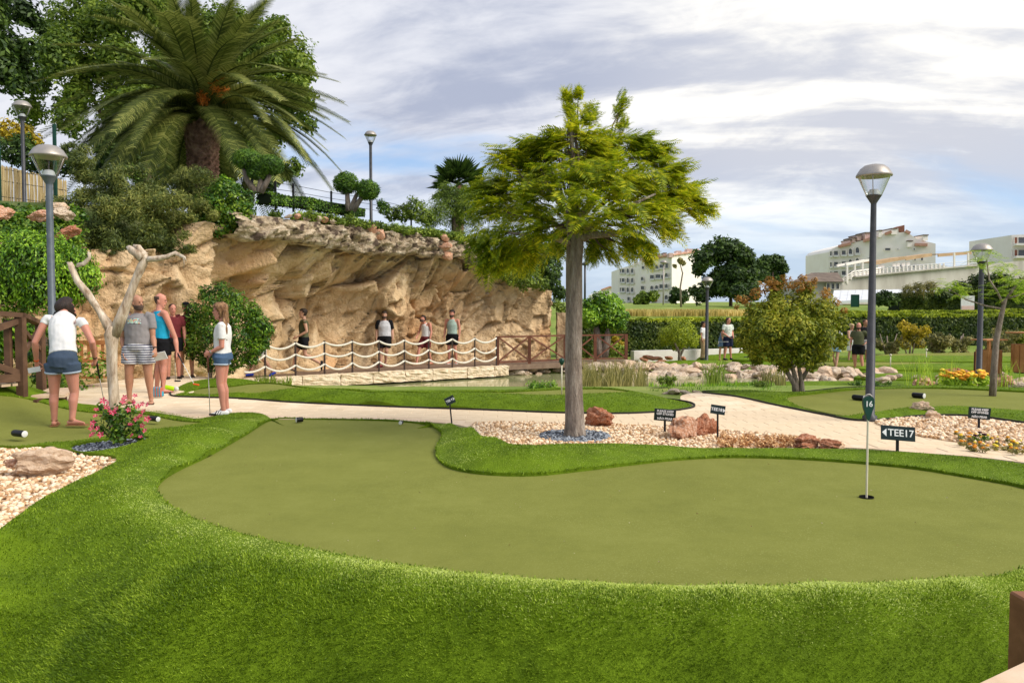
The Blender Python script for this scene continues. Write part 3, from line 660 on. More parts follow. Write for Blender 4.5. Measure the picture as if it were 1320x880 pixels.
# terrace of soil behind the ledge and the left part of the wall
tl = [(wx_[k]+wnx[k]*(wover[k]*.9-.55), wy_[k]+wny[k]*(wover[k]*.9-.55)) for k in range(0, len(s_), 6)]
outer = np.array(tl+[(.9, 31.6), (-.5, 35), (-4, 42), (-20, 40), (-26, 16), (-16, 13.5)]); outer = dens(outer, .5)
def hill(p):
    z = hG(p); px = p[:, 0]/np.maximum(p[:, 1], 1)*1000+660
    d = sdist(FOOT, p, closed=False)
    edge = np.interp(px, [-200, 120, 240, 262, 400, 500, 560, 632, 716], [2.8, 2.8, 2.85, 3.9, 3.95, 3.92, 3.8, 3.1, 2.2])
    t = smooth(d, .5, 3.4); tg = np.interp(px, [0, 300, 480, 560, 720], [4.2, 4.6, 4.7, 4.3, 2.6])+.02*np.clip(p[:, 1]-24, 0, 30)
    return edge*(1-t)+tg*t+.10*np.array([noise.noise(Vector((a*.6, b*.6, 2))) for a, b in p])
M['ivyground'] = material('hill_soil', [(.3, (.05, .07, .015)), (.5, (.09, .13, .03)), (.7, (.20, .19, .08))], scale=1.2, detail=9, rough=.95, bump=.8, bscale=9, bdist=.08, rough_noise=.7)
hl = sheet('hillside', outer, [], hill, M['ivyground'], .8, skirt=.4); tag(hl, kind='structure')
def hz(x, y): return float(hill(np.array([[x, y]], float))[0])
# small block of wall standing to the right of the main wall
sb = MB(); sb.box((2.05, 30.9, .45), (.55, .9, 1.9)); o = sb.build('rock_pillar', M['rockwall'])
md = o.modifiers.new('sub', 'SUBSURF'); md.subdivision_type = 'SIMPLE'; md.levels = md.render_levels = 4
tx = bpy.data.textures.new('rocky', 'CLOUDS'); tx.noise_scale = .35; md = o.modifiers.new('rough', 'DISPLACE'); md.texture = tx; md.strength = .18
tag(o, 'short square ochre rock pillar at the far right end of the rock wall', 'rock pillar')

# ---- walkway and its stone curb ----
A0 = Vector((-7.95, 21.45, 0)); A1 = Vector((-.54, 26.8, 0)); ax = (A1-A0).normalized(); an = Vector((ax.y, -ax.x, 0))
M['deck'] = material('walkway_deck', [(.3, (.16, .10, .07)), (.7, (.27, .19, .13))], scale=5, rough=.8, bump=.3)
wd = dens([(-8.6, 21.0), (A0.x, A0.y), (A1.x, A1.y), (3.2, 28.7), (4.6, 29.1), (4.6, 30.0), (2.5, 30.4), (-1.7, 29.3), (-4.6, 27.6), (-7, 25), (-8.4, 22.6)], .4)
o = sheet('walkway', wd, [], flat(-.4), M['deck'], .6, skirt=.18); tag(o, kind='structure')
curb = thing('stone_curb', 'long cream stone curb between the walkway and the pond', 'curb', A0)
ln = (A1-A0).length; s = 0; first = None
while s < ln+.1:
    w = rnd.uniform(.95, 1.35); w = min(w, ln+.35-s)
    bm = bmesh.new(); bmesh.ops.create_cube(bm, size=1); bmesh.ops.subdivide_edges(bm, edges=bm.edges[:], cuts=7, use_grid_fill=True)
    for v in bm.verts:
        q = Vector((v.co.x*(w-.02), v.co.y*.28, v.co.z*.34)); q2 = q*7+Vector((s*7, 0, 0))
        dd = noise.noise(q2)*.045+noise.noise(q2*2.3)*.025
        v.co = q+Vector((0, -abs(dd)*2 if v.co.y < 0 else 0, dd*.5))
    me = bpy.data.meshes.new('stone'); bm.to_mesh(me); bm.free(); me.materials.append(M['curb'])
    b = link(bpy.data.objects.new('stone', me), curb); p = A0+ax*(s+w/2)+an*.10
    b.location = Vector((p.x, p.y, -.575))-A0; b.rotation_euler = (0, 0, math.atan2(ax.y, ax.x)); s += w
# ---- rope fence ----
M['postmetal'] = material('dark_post', [(.3, (.05, .035, .03)), (.7, (.09, .065, .055))], scale=8, rough=.6, metallic=.2)
M['rope'] = material('white_rope', [(.3, (.62, .57, .46)), (.7, (.82, .78, .68))], scale=30, rough=.9, bump=.5, bscale=60, bdist=.01)
rope = thing('rope_fence', 'rope fence with dark posts and three white ropes along the walkway', 'fence', A0)
np_ = 10; posts = []
for k in range(-1, np_):
    t = (k)/(9); p = Vector((-7.05, 22.1, -.4)).lerp(Vector((-.54, 26.8, -.4)), t); posts.append(p)
    m = MB(); m.box((p.x-A0.x, p.y-A0.y, .09), (.05, .05, .99)); m.box((p.x-A0.x, p.y-A0.y, .59), (.062, .062, .02)); m.build('post', M['postmetal'], rope)
for k in range(len(posts)-1):
    for h, sg in ((.95, .13), (.62, .15), (.30, .15)):
        a, b = posts[k]-A0, posts[k+1]-A0; sg2 = sg*rnd.uniform(.75, 1.3); m = MB()
        m.tube([a.lerp(b, j/12)+Vector((0, 0, h-.0-sg2*4*(j/12)*(1-j/12))) for j in range(13)], .032, 7); m.build('rope', M['rope'], rope)
# ---- wooden cross railing ----
def woodmat(name, a, b, s=3, **k): return material(name, [(.3, a), (.7, b)], scale=s, detail=7, rough=.7, bump=.35, bscale=12, bdist=.01, stretch=(1, 1, 1), dist=1.2, **k)
M['redwood'] = woodmat('red_brown_wood', (.10, .035, .02), (.20, .075, .04))
M['darkwood'] = woodmat('dark_brown_wood', (.07, .035, .018), (.15, .08, .045))
M['orangewood'] = woodmat('orange_wood', (.34, .13, .04), (.52, .24, .09))
M['palewood'] = woodmat('pale_board', (.55, .38, .24), (.74, .56, .40))
rail = thing('wooden_railing', 'red brown cross braced railing to the right of the rope fence', 'railing', (-.5, 26.85, -.4))
pts = [Vector((-.50, 26.85, 0)), Vector((.62, 27.6, 0)), Vector((1.95, 28.5, 0)), Vector((3.1, 28.9, 0)), Vector((4.3, 29.2, 0))]; O = pts[0]
for k, p in enumerate(pts):
    m = MB(); q = p-O; m.box((q.x, q.y, .50), (.11, .11, 1.02)); m.build('post', M['redwood'], rail)
    if k < len(pts)-1:
        r_ = pts[k+1]-O; d = (r_-q).normalized()*.06; a, b = q+d, r_-d
        for z in (.98, .10): m = MB(); m.bar(a+Vector((0, 0, z)), b+Vector((0, 0, z)), .05, .06); m.build('rail', M['redwood'], rail)
        m = MB(); m.bar(a+Vector((0, 0, .14)), b+Vector((0, 0, .94)), .035, .05); m.build('brace', M['redwood'], rail)
        e = an*.036; m = MB(); m.bar(a+e+Vector((0, 0, .94)), b+e+Vector((0, 0, .14)), .035, .05); m.build('brace', M['redwood'], rail)

# ---- stones round the pond ----
def field_of_rocks(line, n, rows, smin, smax, z0, z1, mats, label, group):
    lp = dens(line, .1, closed=False); seg = np.r_[0, np.cumsum(np.hypot(*np.diff(lp, axis=0).T))]
    for k in range(n):
        t = (k+rnd.uniform(-.3, .3))/n*seg[-1]; x = np.interp(t, seg, lp[:, 0]); y = np.interp(t, seg, lp[:, 1]); rr = rnd.random()
        sc = rnd.uniform(smin, smax)
        mt = rnd.choice(mats); wx = rnd.uniform(.8, 1.5); q = (sc-smin)/(smax-smin)
        lb = '%s %s%s stone %s, %s end' % ('small' if q < .33 else ('large' if q > .7 else 'medium'), 'pale' if mt == 'palerock' else 'tan', ' long' if wx > 1.2 else ' blocky', label % ('upper row' if rr > .5 else 'front row'), ('left', 'middle-left', 'middle-right', 'right')[min(3, int(4*k/n))])
        rock(rnd.choice(RM), M[mt], (x+rnd.uniform(-.05, .05), y+rr*rows, z0+(z1-z0)*rr), (sc*wx, sc*rnd.uniform(.7, 1.1), sc*rnd.uniform(.45, .85)), label=lb, group=group)
field_of_rocks([(-.4, 27.2), (1.8, 28.3), (4.0, 28.5), (6.4, 27.9)], 84, .5, .14, .30, -.82, -.5, ['palerock', 'palerock', 'tanrock'], 'in the %s under the railing', 'rubble stones behind the pond')
field_of_rocks([(3.0, 27.6), (5.2, 27.4), (7.4, 26.6), (9.4, 25.2)], 80, .9, .18, .46, -.86, -.46, ['palerock', 'palerock', 'tanrock'], 'in the %s of the far pond edge', 'stones on the far pond edge')
field_of_rocks([(8.2, 24.6), (10.0, 23.9), (12.0, 23.3)], 54, 1.1, .18, .5, -.86, -.42, ['palerock', 'palerock', 'tanrock'], 'in the %s behind orange-tipped tree', 'stones on the right pond edge')
field_of_rocks([(8.6, 18.4), (10.4, 17.6), (13.5, 17.3), (17, 17.6)], 46, .6, .12, .3, -.22, -.08, ['palerock', 'tanrock', 'tanrock'], 'in the %s behind the right green', 'stones behind the right green')
for px, py, sc, Y in ((870, 505, .17, 15.0), (884, 506, .11, 14.9), (898, 505, .09, 15.3), (861, 507, .10, 15.0)):
    rock(rnd.choice(RM), M['palerock'], P(px, py, Y), (sc*1.5, sc, sc*.7), label={870: 'largest grey stone beside the tip of the grass mound', 884: 'small stone right of the large grey stone by the mound tip', 898: 'smallest stone at the right end of the row by the mound tip', 861: 'small stone left of the large grey stone by the mound tip'}[px])
# ---- single feature rocks ----
def feature(px, py, z, w, h, mat, label, m=None, dz=.3, rot=None, deep=.8):
    g = G(px, py, z); s_c = w/2*1.22
    return rock(RMH[m if m is not None else rnd.randrange(5)], M[mat], (g.x, g.y+s_c*.5, z+h*dz), (s_c*1.12, s_c*deep, h*.78), rot or (0, 0, rnd.uniform(0, 6)), label=label)
feature(883, 566, .01, .37, .30, 'pinkrock', 'large salmon rock in front of the keep off stones sign', 0)
feature(911, 562, .01, .27, .27, 'redrock', 'upright dark red rock leaning by the tee 18 sign', 1)
feature(771, 551, .01, .36, .28, 'redrock', 'single reddish rock just right of the tree trunk', 2)
feature(1042, 578, .02, .33, .15, 'redrock', 'flat dark red rock at the right tip of the gravel island', 3)
feature(1071, 579, .02, .20, .12, 'redrock', 'small red rock at the very right tip of the gravel island', 4)
feature(44, 604, .0, .40, .22, 'tanrock', 'large pale boulder lying on the gravel at the left', 3, dz=.2, rot=(0, 0, .5), deep=.7)
feature(22, 603, .0, .22, .10, 'pinkrock', 'small brown rock at the left foot of the pale boulder', 2)
feature(1204, 541, .01, .26, .13, 'tanrock', 'lower rounded tan stone beneath a leaning stone by the lamp post', 3)
feature(1192, 533, .01, .22, .20, 'tanrock', 'upper tan stone leaning on the rounded stone by the lamp post', 0)
g = P(1191, 497, 16.5); rock(RMH[2], M['pinkrock'], g, (.34, .26, .22), (0, 0, 1), label='salmon rock just left of the marigolds behind the right green')
g = P(1296, 497, 16.2); rock(RMH[0], M['pinkrock'], g, (.24, .22, .30), (0, .2, 2), label='pointed reddish rock right of the young tree trunk')
g = P(1311, 501, 16.0); rock(RMH[3], M['palerock'], g, (.22, .22, .18), (0, 0, 2), label='pale rounded rock at the right edge behind the green')
g = P(1236, 481, 22.0); rock(RMH[4], M['redrock'], g, (.42, .3, .20), (0, 0, 2), label='reddish rock on the lawn left of the wooden bin')
g = P(1291, 483, 21.0); rock(RMH[1], M['palerock'], g, (.2, .2, .12), (0, 0, 2), label='small pale rock on the lawn right of the wooden bin')
for px, py, Y, mt, lb in ((3, 275, 15.5, 'pinkrock', 'tan rock on the hillside at the left edge under the reed fence'), (52, 279, 16, 'pinkrock', 'salmon rock beside the left lamp post on the hillside'), (82, 276, 16.5, 'palerock', 'pale rock on the hillside right of the left lamp post'), (90, 300, 16, 'redrock', 'brown round rock on the slope above the clipped bush'), (76, 268, 17.5, 'tanrock', 'flat tan rock at the foot of the reed fence')):
    rock(RMH[rnd.randrange(5)], M[mt], P(px, py, Y), (.26, .2, .18), label=lb)
# stones at the foot of the far small tree
for k, (px, py) in enumerate(((838, 461), (848, 462), (862, 461), (880, 462), (830, 463), (852, 466))):
    rock(RM[k], M['redrock'], P(px, py, 30+.3*k), (.3, .2, .12), label=('second', 'third', 'fourth', 'rightmost', 'leftmost', 'lowest')[k]+' of six reddish rocks before the white wall', group='reddish rocks before the white wall')
# mound of dried flowers with pebbles on the gravel island
M['dryleaf'] = leafmat('dry_creeper', (.22, .12, .06), (.42, .27, .15), (.62, .50, .32), .2, 20)
# ================= lamps =================
M['lampmetal'] = material('lamp_metal', [(.3, (.06, .06, .065)), (.7, (.085, .085, .09))], scale=12, rough=.45, metallic=.4, bump=.05)
M['lampcap'] = material('lamp_cap', [(.3, (.33, .30, .27)), (.7, (.42, .38, .34))], scale=9, rough=.45, metallic=.5)
M['white'] = material('white_plastic', (.75, .75, .72), scale=6, rough=.5)
M['greypole'] = material('grey_pole', [(.3, (.10, .12, .14)), (.7, (.14, .16, .18))], scale=12, rough=.45, metallic=.3)
gm = bpy.data.materials.new('lamp_glass'); gm.use_nodes = True; gn = gm.node_tree.nodes; gn.clear()
o_ = gn.new('ShaderNodeOutputMaterial'); tr = gn.new('ShaderNodeBsdfTransparent'); tr.inputs[0].default_value = (.95, .97, .99, 1); gl_ = gn.new('ShaderNodeBsdfGlossy'); gl_.inputs['Roughness'].default_value = .05
fr = gn.new('ShaderNodeLayerWeight'); fr.inputs[0].default_value = .35; mx = gn.new('ShaderNodeMixShader')
gm.node_tree.links.new(fr.outputs['Facing'], mx.inputs[0]); gm.node_tree.links.new(tr.outputs[0], mx.inputs[1]); gm.node_tree.links.new(gl_.outputs[0], mx.inputs[2]); gm.node_tree.links.new(mx.outputs[0], o_.inputs[0]); M['glass'] = gm
def lamp(label, base, ztop, hr, pr0, pr1, metal='lampmetal', lean=0):
    t = thing('street_lamp', label, 'street lamp', base, 0, 'dome topped street lamps')
    H_ = ztop-base[2]; k = hr/.15
    m = MB(); m.lathe([(pr0*1.5, 0), (pr0*1.5, .04*k), (pr0, .06*k), (pr1, H_-.36*k)], n=16); m.build('post', M[metal], t)
    m = MB(); m.lathe([(pr1, H_-.36*k), (pr1*1.02, H_-.35*k), (.065*k, H_-.285*k), (.07*k, H_-.28*k), (.06*k, H_-.275*k), (0, H_-.275*k)], n=20); m.build('collar', M[metal], t)
    m = MB(); m.lathe([(.066*k, H_-.279*k), (.10*k, H_-.20*k), (.135*k, H_-.12*k), (.142*k, H_-.10*k)], n=24); m.build('glass_bowl', M['glass'], t)
    m = MB(); m.lathe([(0, H_-.112*k), (.13*k, H_-.113*k), (.152*k, H_-.11*k), (.155*k, H_-.10*k), (.148*k, H_-.085*k), (.12*k, H_-.04*k), (.085*k, H_-.012*k), (.04*k, H_-.001*k), (0, H_)], n=28); m.build('cap', M['lampcap'], t)
    m = MB(); m.lathe([(.055*k, H_-.274*k), (.05*k, H_-.245*k), (.035*k, H_-.225*k), (0, H_-.22*k)], n=16); m.build('lamp_holder', M['white'], t)
    for a in (0, 2.1, 4.2): m = MB(); m.tube([(.067*k*math.cos(a), .067*k*math.sin(a), H_-.28*k), (.105*k*math.cos(a), .105*k*math.sin(a), H_-.2*k), (.143*k*math.cos(a), .143*k*math.sin(a), H_-.11*k)], .004*k, 5); m.build('strut', M['lampcap'], t)
    return t
g = G(1121, 542, .01); lamp('tall dark street lamp on the gravel bed behind the numbered flag stick', g, P(1130, 212, g.y).z, .222, .062, .036)
b = P(68, 440, 12); lamp('tall grey street lamp behind the woman in the white top', (b.x, b.y, 0), P(58, 187, 12).z, .255, .060, .048, 'greypole')
b = P(30, 200, 20); lamp('small street lamp beside the reed fence up the hill', (b.x, b.y, 3.9), P(30, 130, 20).z, .22, .05, .045)
b = P(478, 230, 27); lamp('thin street lamp standing behind the twin topiary balls', (b.x, b.y, 4.0), P(478, 169, 27).z, .21, .055, .05)
b = P(911, 440, 31); lamp('street lamp in front of the long hedge beside the small round tree', (b.x, b.y, -.62), P(911, 357, 31).z, .225, .07, .06)
b = P(1263, 440, 19); lamp('street lamp on the far lawn behind the young tree at right', (b.x, b.y, -.5), P(1265, 314, 19).z, .235, .07, .055)
# ================= flag sticks =================
M['stick'] = material('cream_stick', (.72, .66, .50), scale=8, rough=.4)
M['darkgreen'] = material('dark_green_plastic', (.012, .06, .04), scale=8, rough=.35)
M['black'] = material('black_plastic', (.012, .012, .014), scale=8, rough=.4)
M['signface'] = material('sign_panel', (.012, .025, .022), scale=8, rough=.3)
M['letters'] = material('white_lettering', (.85, .85, .83), scale=8, rough=.5)
def text_mesh(body, size, mat, parent, loc, rx=math.pi/2, rz=0, align='CENTER', extr=.0012, bold=.0):
    cu = bpy.data.curves.new('lettering', 'FONT'); cu.body = body; cu.size = size; cu.align_x = align; cu.align_y = 'CENTER'; cu.extrude = extr; cu.offset = bold; cu.resolution_u = 3
    tmp = bpy.data.objects.new('tmp', cu); me = bpy.data.meshes.new_from_object(tmp); bpy.data.objects.remove(tmp)
    me.materials.clear(); me.materials.append(mat); o = link(bpy.data.objects.new('lettering', me), parent); o.location = loc; o.rotation_euler = (rx, 0, rz); return o
fs = thing('flag_stick', 'cream flag stick with a dark green numbered marker standing in the near hole', 'flag stick', (_fc.x, _fc.y, -.02))
m = MB(); m.lathe([(.0085, 0), (.0085, .66), (.007, .70), (0, .705)], n=12); m.build('pole', M['stick'], fs)
k_ = .695
m = MB(); mk = [(0, -.06), (.012, -.045), (.018, -.02), (.040, .045), (.046, .085), (.043, .115), (.028, .135), (0, .14)]
poly = [(x, z) for x, z in mk]+[(-x, z) for x, z in reversed(mk[1:-1])]
m.add([(x, -.012, z) for x, z in poly]+[(x, .012, z) for x, z in poly], [tuple(reversed(range(len(poly))))[::-1], tuple(range(len(poly), 2*len(poly)))[::-1]]+[(i, (i+1) % len(poly), len(poly)+(i+1) % len(poly), len(poly)+i) for i in range(len(poly))])
mk_ = m.build('marker', M['darkgreen'], fs); mk_.location = (0, 0, k_)
m = MB(); m.tube([(.03*math.cos(a), 0, .12+.032*math.sin(a)+.0) for a in np.linspace(-.2, math.pi+.2, 12)], .007, 7); m.build('loop', M['lampcap'], mk_)
text_mesh('16', .062, M['letters'], mk_, (0, -.0135, .075), bold=.0012)
m = MB(); m.lathe([(.056, .024), (.055, -.10), (0, -.10)], n=24); m.build('cup', M['black']); c_ = bpy.data.objects['cup']; c_.location = (_fc.x, _fc.y, -.02); tag(c_, 'black cup sunk in the near putting green under the flag stick', 'golf hole')
def farflag(label, px, py, z, top, Y=None):
    g = G(px, py, z) if Y is None else P(px, py, Y); h = P(px, top, g.y).z-g.z; t = thing('flag_stick', label, 'flag stick', g)
    m = MB(); m.tube([(0, 0, -.02), (0, 0, h*.82)], .011 if g.y < 20 else .018, 8); m.build('pole', M['stick'], t)
    m = MB(); m.lathe([(.0, h*.8), (.02, h*.82), (.045, h*.9), (.04, h*.97), (0, h)], n=10); m.build('marker', M['darkgreen'] if px < 1000 else M['stick'], t)
farflag('thin cream flag stick with a green knob on the middle green left of the trunk', 724, 510.5, .12, 461)
farflag('short pale flag stick on the distant right lawn', 1147.7, 475, 0, 456, 26)
farflag('thin white flag stick further left among the distant right lawns', 1194, 468, 0, 449, 30)
# ================= signs =================
def sign(label, px, pb, z, w, h, ptop, lines, rz=0, tilt=0, roll=0, lean=0, arrow=None, stake=.02):
    g = G(px, pb, z); zt = P(px, ptop, g.y).z; t = thing('sign', label, 'sign', g, rz)
    hh = zt-z; e = Matrix.Rotation(roll, 3, 'Y') @ Matrix.Rotation(tilt, 3, 'X')
    m = MB(); m.bar((lean, .004, -.05), (0, .012, hh-h*.55), stake, .012, (0, 1, 0)); m.build('stake', M['black'], t)
    m = MB(); m.box((0, 0, 0), (w, .012, h)); pn = m.build('panel', M['signface'], t); pn.location = (0, 0, hh-h/2); pn.rotation_euler = e.to_euler()
    md = pn.modifiers.new('b', 'BEVEL'); md.width = .002; md.segments = 2
    for txt, sz, x, zz_ in lines: text_mesh(txt, sz, M['letters'], pn, (x, -.0075, zz_), bold=.0012 if sz > .03 else .0006)
    if arrow:
        ax_, s_a, dr = arrow; m = MB(); m.add([(ax_, -.0072, s_a), (ax_, -.0072, -s_a), (ax_+dr*s_a*1.1, -.0072, 0)], [(0, 1, 2) if dr > 0 else (0, 2, 1)]); m.build('arrow', M['letters'], pn)
    return t
sign('black sign reading TEE 17 with a left arrow on the near turf', 1157, 583, .07, .335, .145, 549, [('TEE17', .098, .025, 0)], rz=R(-4), tilt=R(-14), roll=R(4), arrow=(-.115, .04, -1), stake=.028)
sign('black sign reading TEE 18 with a right arrow behind the red rock', 925, 566, .01, .165, .105, 522, [('TEE18', .050, -.015, .0)], rz=R(-6), tilt=R(-8), roll=R(8), arrow=(.058, .024, 1))
sign('grey tilted sign with a white arrow plate beside the grass curl', 580, 543, .05, .135, .10, 511, [('TEE 9', .040, -.012, 0)], rz=R(28), tilt=R(-10), roll=R(-22), lean=.03, arrow=(.045, .022, 1), stake=.016)
sign('keep off stones sign half hidden by the salmon rock', 857, 558, .01, .26, .145, 527, [('PLEASE KEEP', .036, 0, .045), ('OFF STONES', .036, 0, .010), ('NÃO PISAR', .036, 0, -.045)], rz=R(-6), roll=R(4), stake=.026)
sign('keep off stones sign standing in the right gravel bed by the yellow flowers', 1262, 554, .01, .26, .145, 525, [('PLEASE KEEP', .036, 0, .045), ('OFF STONES', .036, 0, .010), ('NÃO PISAR', .036, 0, -.045)], rz=R(-6), roll=R(4), stake=.026)
# ================= tee spot lights =================
def spot(label, px, py, z, L_, r_, rz, face=1):
    g = G(px, py, z); t = thing('tee_light', label, 'tee light', (g.x, g.y, z+r_*1.05), rz, 'black cylinder tee lights')
    m = MB(); m.lathe([(0, -L_/2), (r_*.9, -L_/2), (r_, -L_*.4), (r_, L_*.42), (r_*.94, L_*.5)], n=18, M=Matrix.Rotation(math.pi/2, 3, 'Y')); m.build('housing', M['black'], t)
    m = MB(); m.lathe([(r_*.94, L_*.5), (r_*.9, L_*.505), (0, L_*.51)], n=18, M=Matrix.Rotation(math.pi/2, 3, 'Y')); m.build('lens', M['white'], t)
    return t
spot('black cylinder light on the left green before the gravel bed', 25, 563, .02, .20, .04, R(-25))
spot('black cylinder light right of the pink flowers', 199, 543, .02, .17, .035, R(-32))
spot('small round light at the edge of the path by the green entrance', 386, 544, .005, .09, .034, R(215))
spot('smallest light at the middle of the green entrance', 517, 547, .005, .06, .026, R(-100))
spot('black cylinder light on the right green left of the lamp post', 1107, 516, .03, .21, .045, R(-60))
spot('black cylinder light on the right green before the salmon rock', 1184, 513, .03, .20, .045, R(-60))
spot('black cylinder light on the distant lawn by the white wall', 967, 465, -.6, .5, .09, R(-20))
m = MB(); m.lathe([(0, 0), (.021, .006), (.018, .03), (0, .04)], n=10)
# ================= bench =================
def bench(loc, rz):
    t = thing('bench', 'orange wooden slatted bench behind the woman in the white top', 'bench', loc, rz)
    for x in (-.6, .6):
        for y, h in ((-.2, .62), (.22, .88)): m = MB(); m.box((x, y, h/2), (.06, .06, h)); m.build('leg', M['orangewood'], t)
        m = MB(); m.box((x, .01, .635), (.06, .52, .03)); m.build('armrest', M['orangewood'], t)
        m = MB(); m.box((x, .01, .36), (.045, .36, .07)); m.build('side_rail', M['orangewood'], t)
    for k in range(5): m = MB(); m.box((0, -.2+k*.095, .415), (1.32, .08, .025)); m.build('seat_slat', M['orangewood'], t)
    for z in (.86, .50): m = MB(); m.box((0, .22, z), (1.14, .035, .09)); m.build('back_rail', M['orangewood'], t)
    for k in range(9): m = MB(); m.box((-.5+k*.125, .22, .68), (.055, .02, .27)); m.build('back_slat', M['orangewood'], t)
    m = MB(); m.box((0, -.2, .2), (1.14, .035, .05)); m.build('stretcher', M['orangewood'], t)
g = G(95, 500, 0); bench((g.x, g.y+.2, .002), R(15))
# ================= wooden bridge at left =================
br = thing('wooden_bridge', 'dark brown wooden bridge with cross braced railing at the left edge', 'bridge', (-7, 12, 0))
def W_(p): return Vector(p)-Vector((-7, 12, 0))
pA = P(-40, 412, 11.0); pA.z = 0; p1 = P(27, 440, 11.6); p1.z = 0; p2 = P(52, 440, 12.8); p2.z = 0; p0 = P(-80, 440, 10.6); p0.z = 0
bz = .25
for p, h in ((p0, 1.5), (p1, 1.4), (p2, 1.25)): m = MB(); q = W_(p); m.box((q.x, q.y, h/2), (.11, .11, h)); m.build('post', M['darkwood'], br)
q = W_(p1)+Vector((-.16, -.05, 0)); m = MB(); m.box((q.x, q.y, .88), (.09, .07, .96)); m.build('post', M['darkwood'], br)
def bb(a, b, w, h, nm): m = MB(); m.bar(W_(a), W_(b), w, h); m.build(nm, M['darkwood'], br)
Z = lambda p, z: Vector((p.x, p.y, z))
bb(Z(p0, 1.52), Z(p1, 1.43), .13, .07, 'handrail'); bb(Z(p1, 1.43), Z(p2, 1.28), .13, .065, 'handrail')
bb(Z(p0, .95), Z(p1, 1.36), .06, .09, 'brace'); bb(Z(p0, 1.0), Z(p1, .55), .06, .09, 'brace'); bb(Z(p0, .5), Z(p1, .5), .07, .12, 'rail')
bb(Z(p1, .8), Z(p2, 1.22), .05, .07, 'brace'); bb(Z(p1, 1.25), Z(p2, .85), .05, .07, 'brace')
for k in range(7):
    a = p0.lerp(p1, k/7+.02); b = p0.lerp(p1, (k+1)/7-.005); m = MB(); d = (p1-p0).normalized(); nn_ = Vector((-d.y, d.x, 0)); m.bar(W_(Z((a+b)/2, .40)), W_(Z((a+b)/2+nn_*1.1, .40)), (b-a).length, .045); m.build('plank', M['palewood'], br)
for k in range(4):
    a = p1.lerp(p2, k/4+.04); b = p1.lerp(p2, (k+1)/4); m = MB(); d = (p2-p1).normalized(); nn_ = Vector((d.y, -d.x, 0)); m.bar(W_(Z((a+b)/2+nn_*.1, .19)), W_(Z((a+b)/2+nn_*.55, .19)), (b-a).length, .045); m.build('plank', M['palewood'], br)
m = MB(); m.bar(W_(Z(p1, .1)+Vector((.25, -.1, 0))), W_(Z(p2, .1)+Vector((.45, -.1, 0))), .05, .14); m.build('step_board', M['darkwood'], br)
# ================= deck rail at the near right corner =================
dr = thing('deck_rail', 'brown deck post and pale handrail board in the near right corner', 'handrail', (1.5, 2.0, 0))
p = P(1322, 768, 2.35); m = MB(); m.box((p.x-1.5+.03, p.y-2, p.z-.75), (.10, .10, 1.5)); o = m.build('post', woodmat('post_wood', (.13, .05, .02), (.27, .12, .055), 6), dr); o.modifiers.new('b', 'BEVEL').width = .006
a = P(1246, 884, 1.75); b = P(1345, 838, 2.0); dd = (b-a).normalized(); a2 = a-dd*1.2; b2 = b+dd*.9; off = Vector((dd.y, -dd.x, 0))*.07
m = MB(); m.bar(a2+off-Vector((1.5, 2.0, .02)), b2+off-Vector((1.5, 2.0, .02)), .14, .035); o = m.build('handrail_board', M['palewood'], dr); o.modifiers.new('b', 'BEVEL').width = .005
# ================= bins =================
def binn(label, px, py, Y, s=1.0):
    g = P(px, py, Y); t = thing('litter_bin', label, 'litter bin', g, .3)
    for k in range(14):
        a = k/14*2*math.pi; m = MB(); m.box((0, 0, 0), (.12*s, .025, .62*s), Matrix.Rotation(0, 3, 'Z')); o = m.build('slat', M['orangewood'], t); o.location = (.29*s*math.cos(a), .29*s*math.sin(a), .36*s); o.rotation_euler = (0, 0, a+math.pi/2)
    m = MB(); m.lathe([(.26*s, .03), (.26*s, .62*s), (0, .62*s)], n=16); m.build('liner', M['black'], t)
    for a in (.7, 3.84): m = MB(); m.box((.30*s*math.cos(a), .30*s*math.sin(a), .45*s), (.06, .06, .95*s)); m.build('post', M['orangewood'], t)
    m = MB(); m.box((0, 0, .93*s), (.72*s, .5*s, .03)); m.build('roof_board', M['orangewood'], t)
binn('round slatted wooden litter bin behind the young tree trunk', 1274, 483, 20.5, 1.0)
binn('second wooden bin cut off by the right edge of the picture', 1323, 482, 20, 1.15)
# wooden pickets left of the bin
for k, (px, h) in enumerate(((1257, 30), (1261, 26))):
    g = P(px, 482, 20.7); m = MB(); m.box((0, 0, .3), (.07, .04, .6)); o = m.build('wooden_stake', M['redwood']); o.location = g; tag(o, ('left' if k == 0 else 'right')+' one of two short wooden stakes beside the far lamp base', 'stake')
# white low wall
M['whitewall'] = material('white_render', [(.3, (.66, .62, .56)), (.7, (.78, .75, .69))], scale=2, rough=.9, bump=.1)
m = MB(); a = P(815, 466, 31.5); b = P(966, 464, 34.2); m.bar(Z(a, -.40), Z(b, -.42), .25, .52); o = m.build('low_wall', M['whitewall']); tag(o, 'low white rendered wall in front of the long hedge', 'wall')
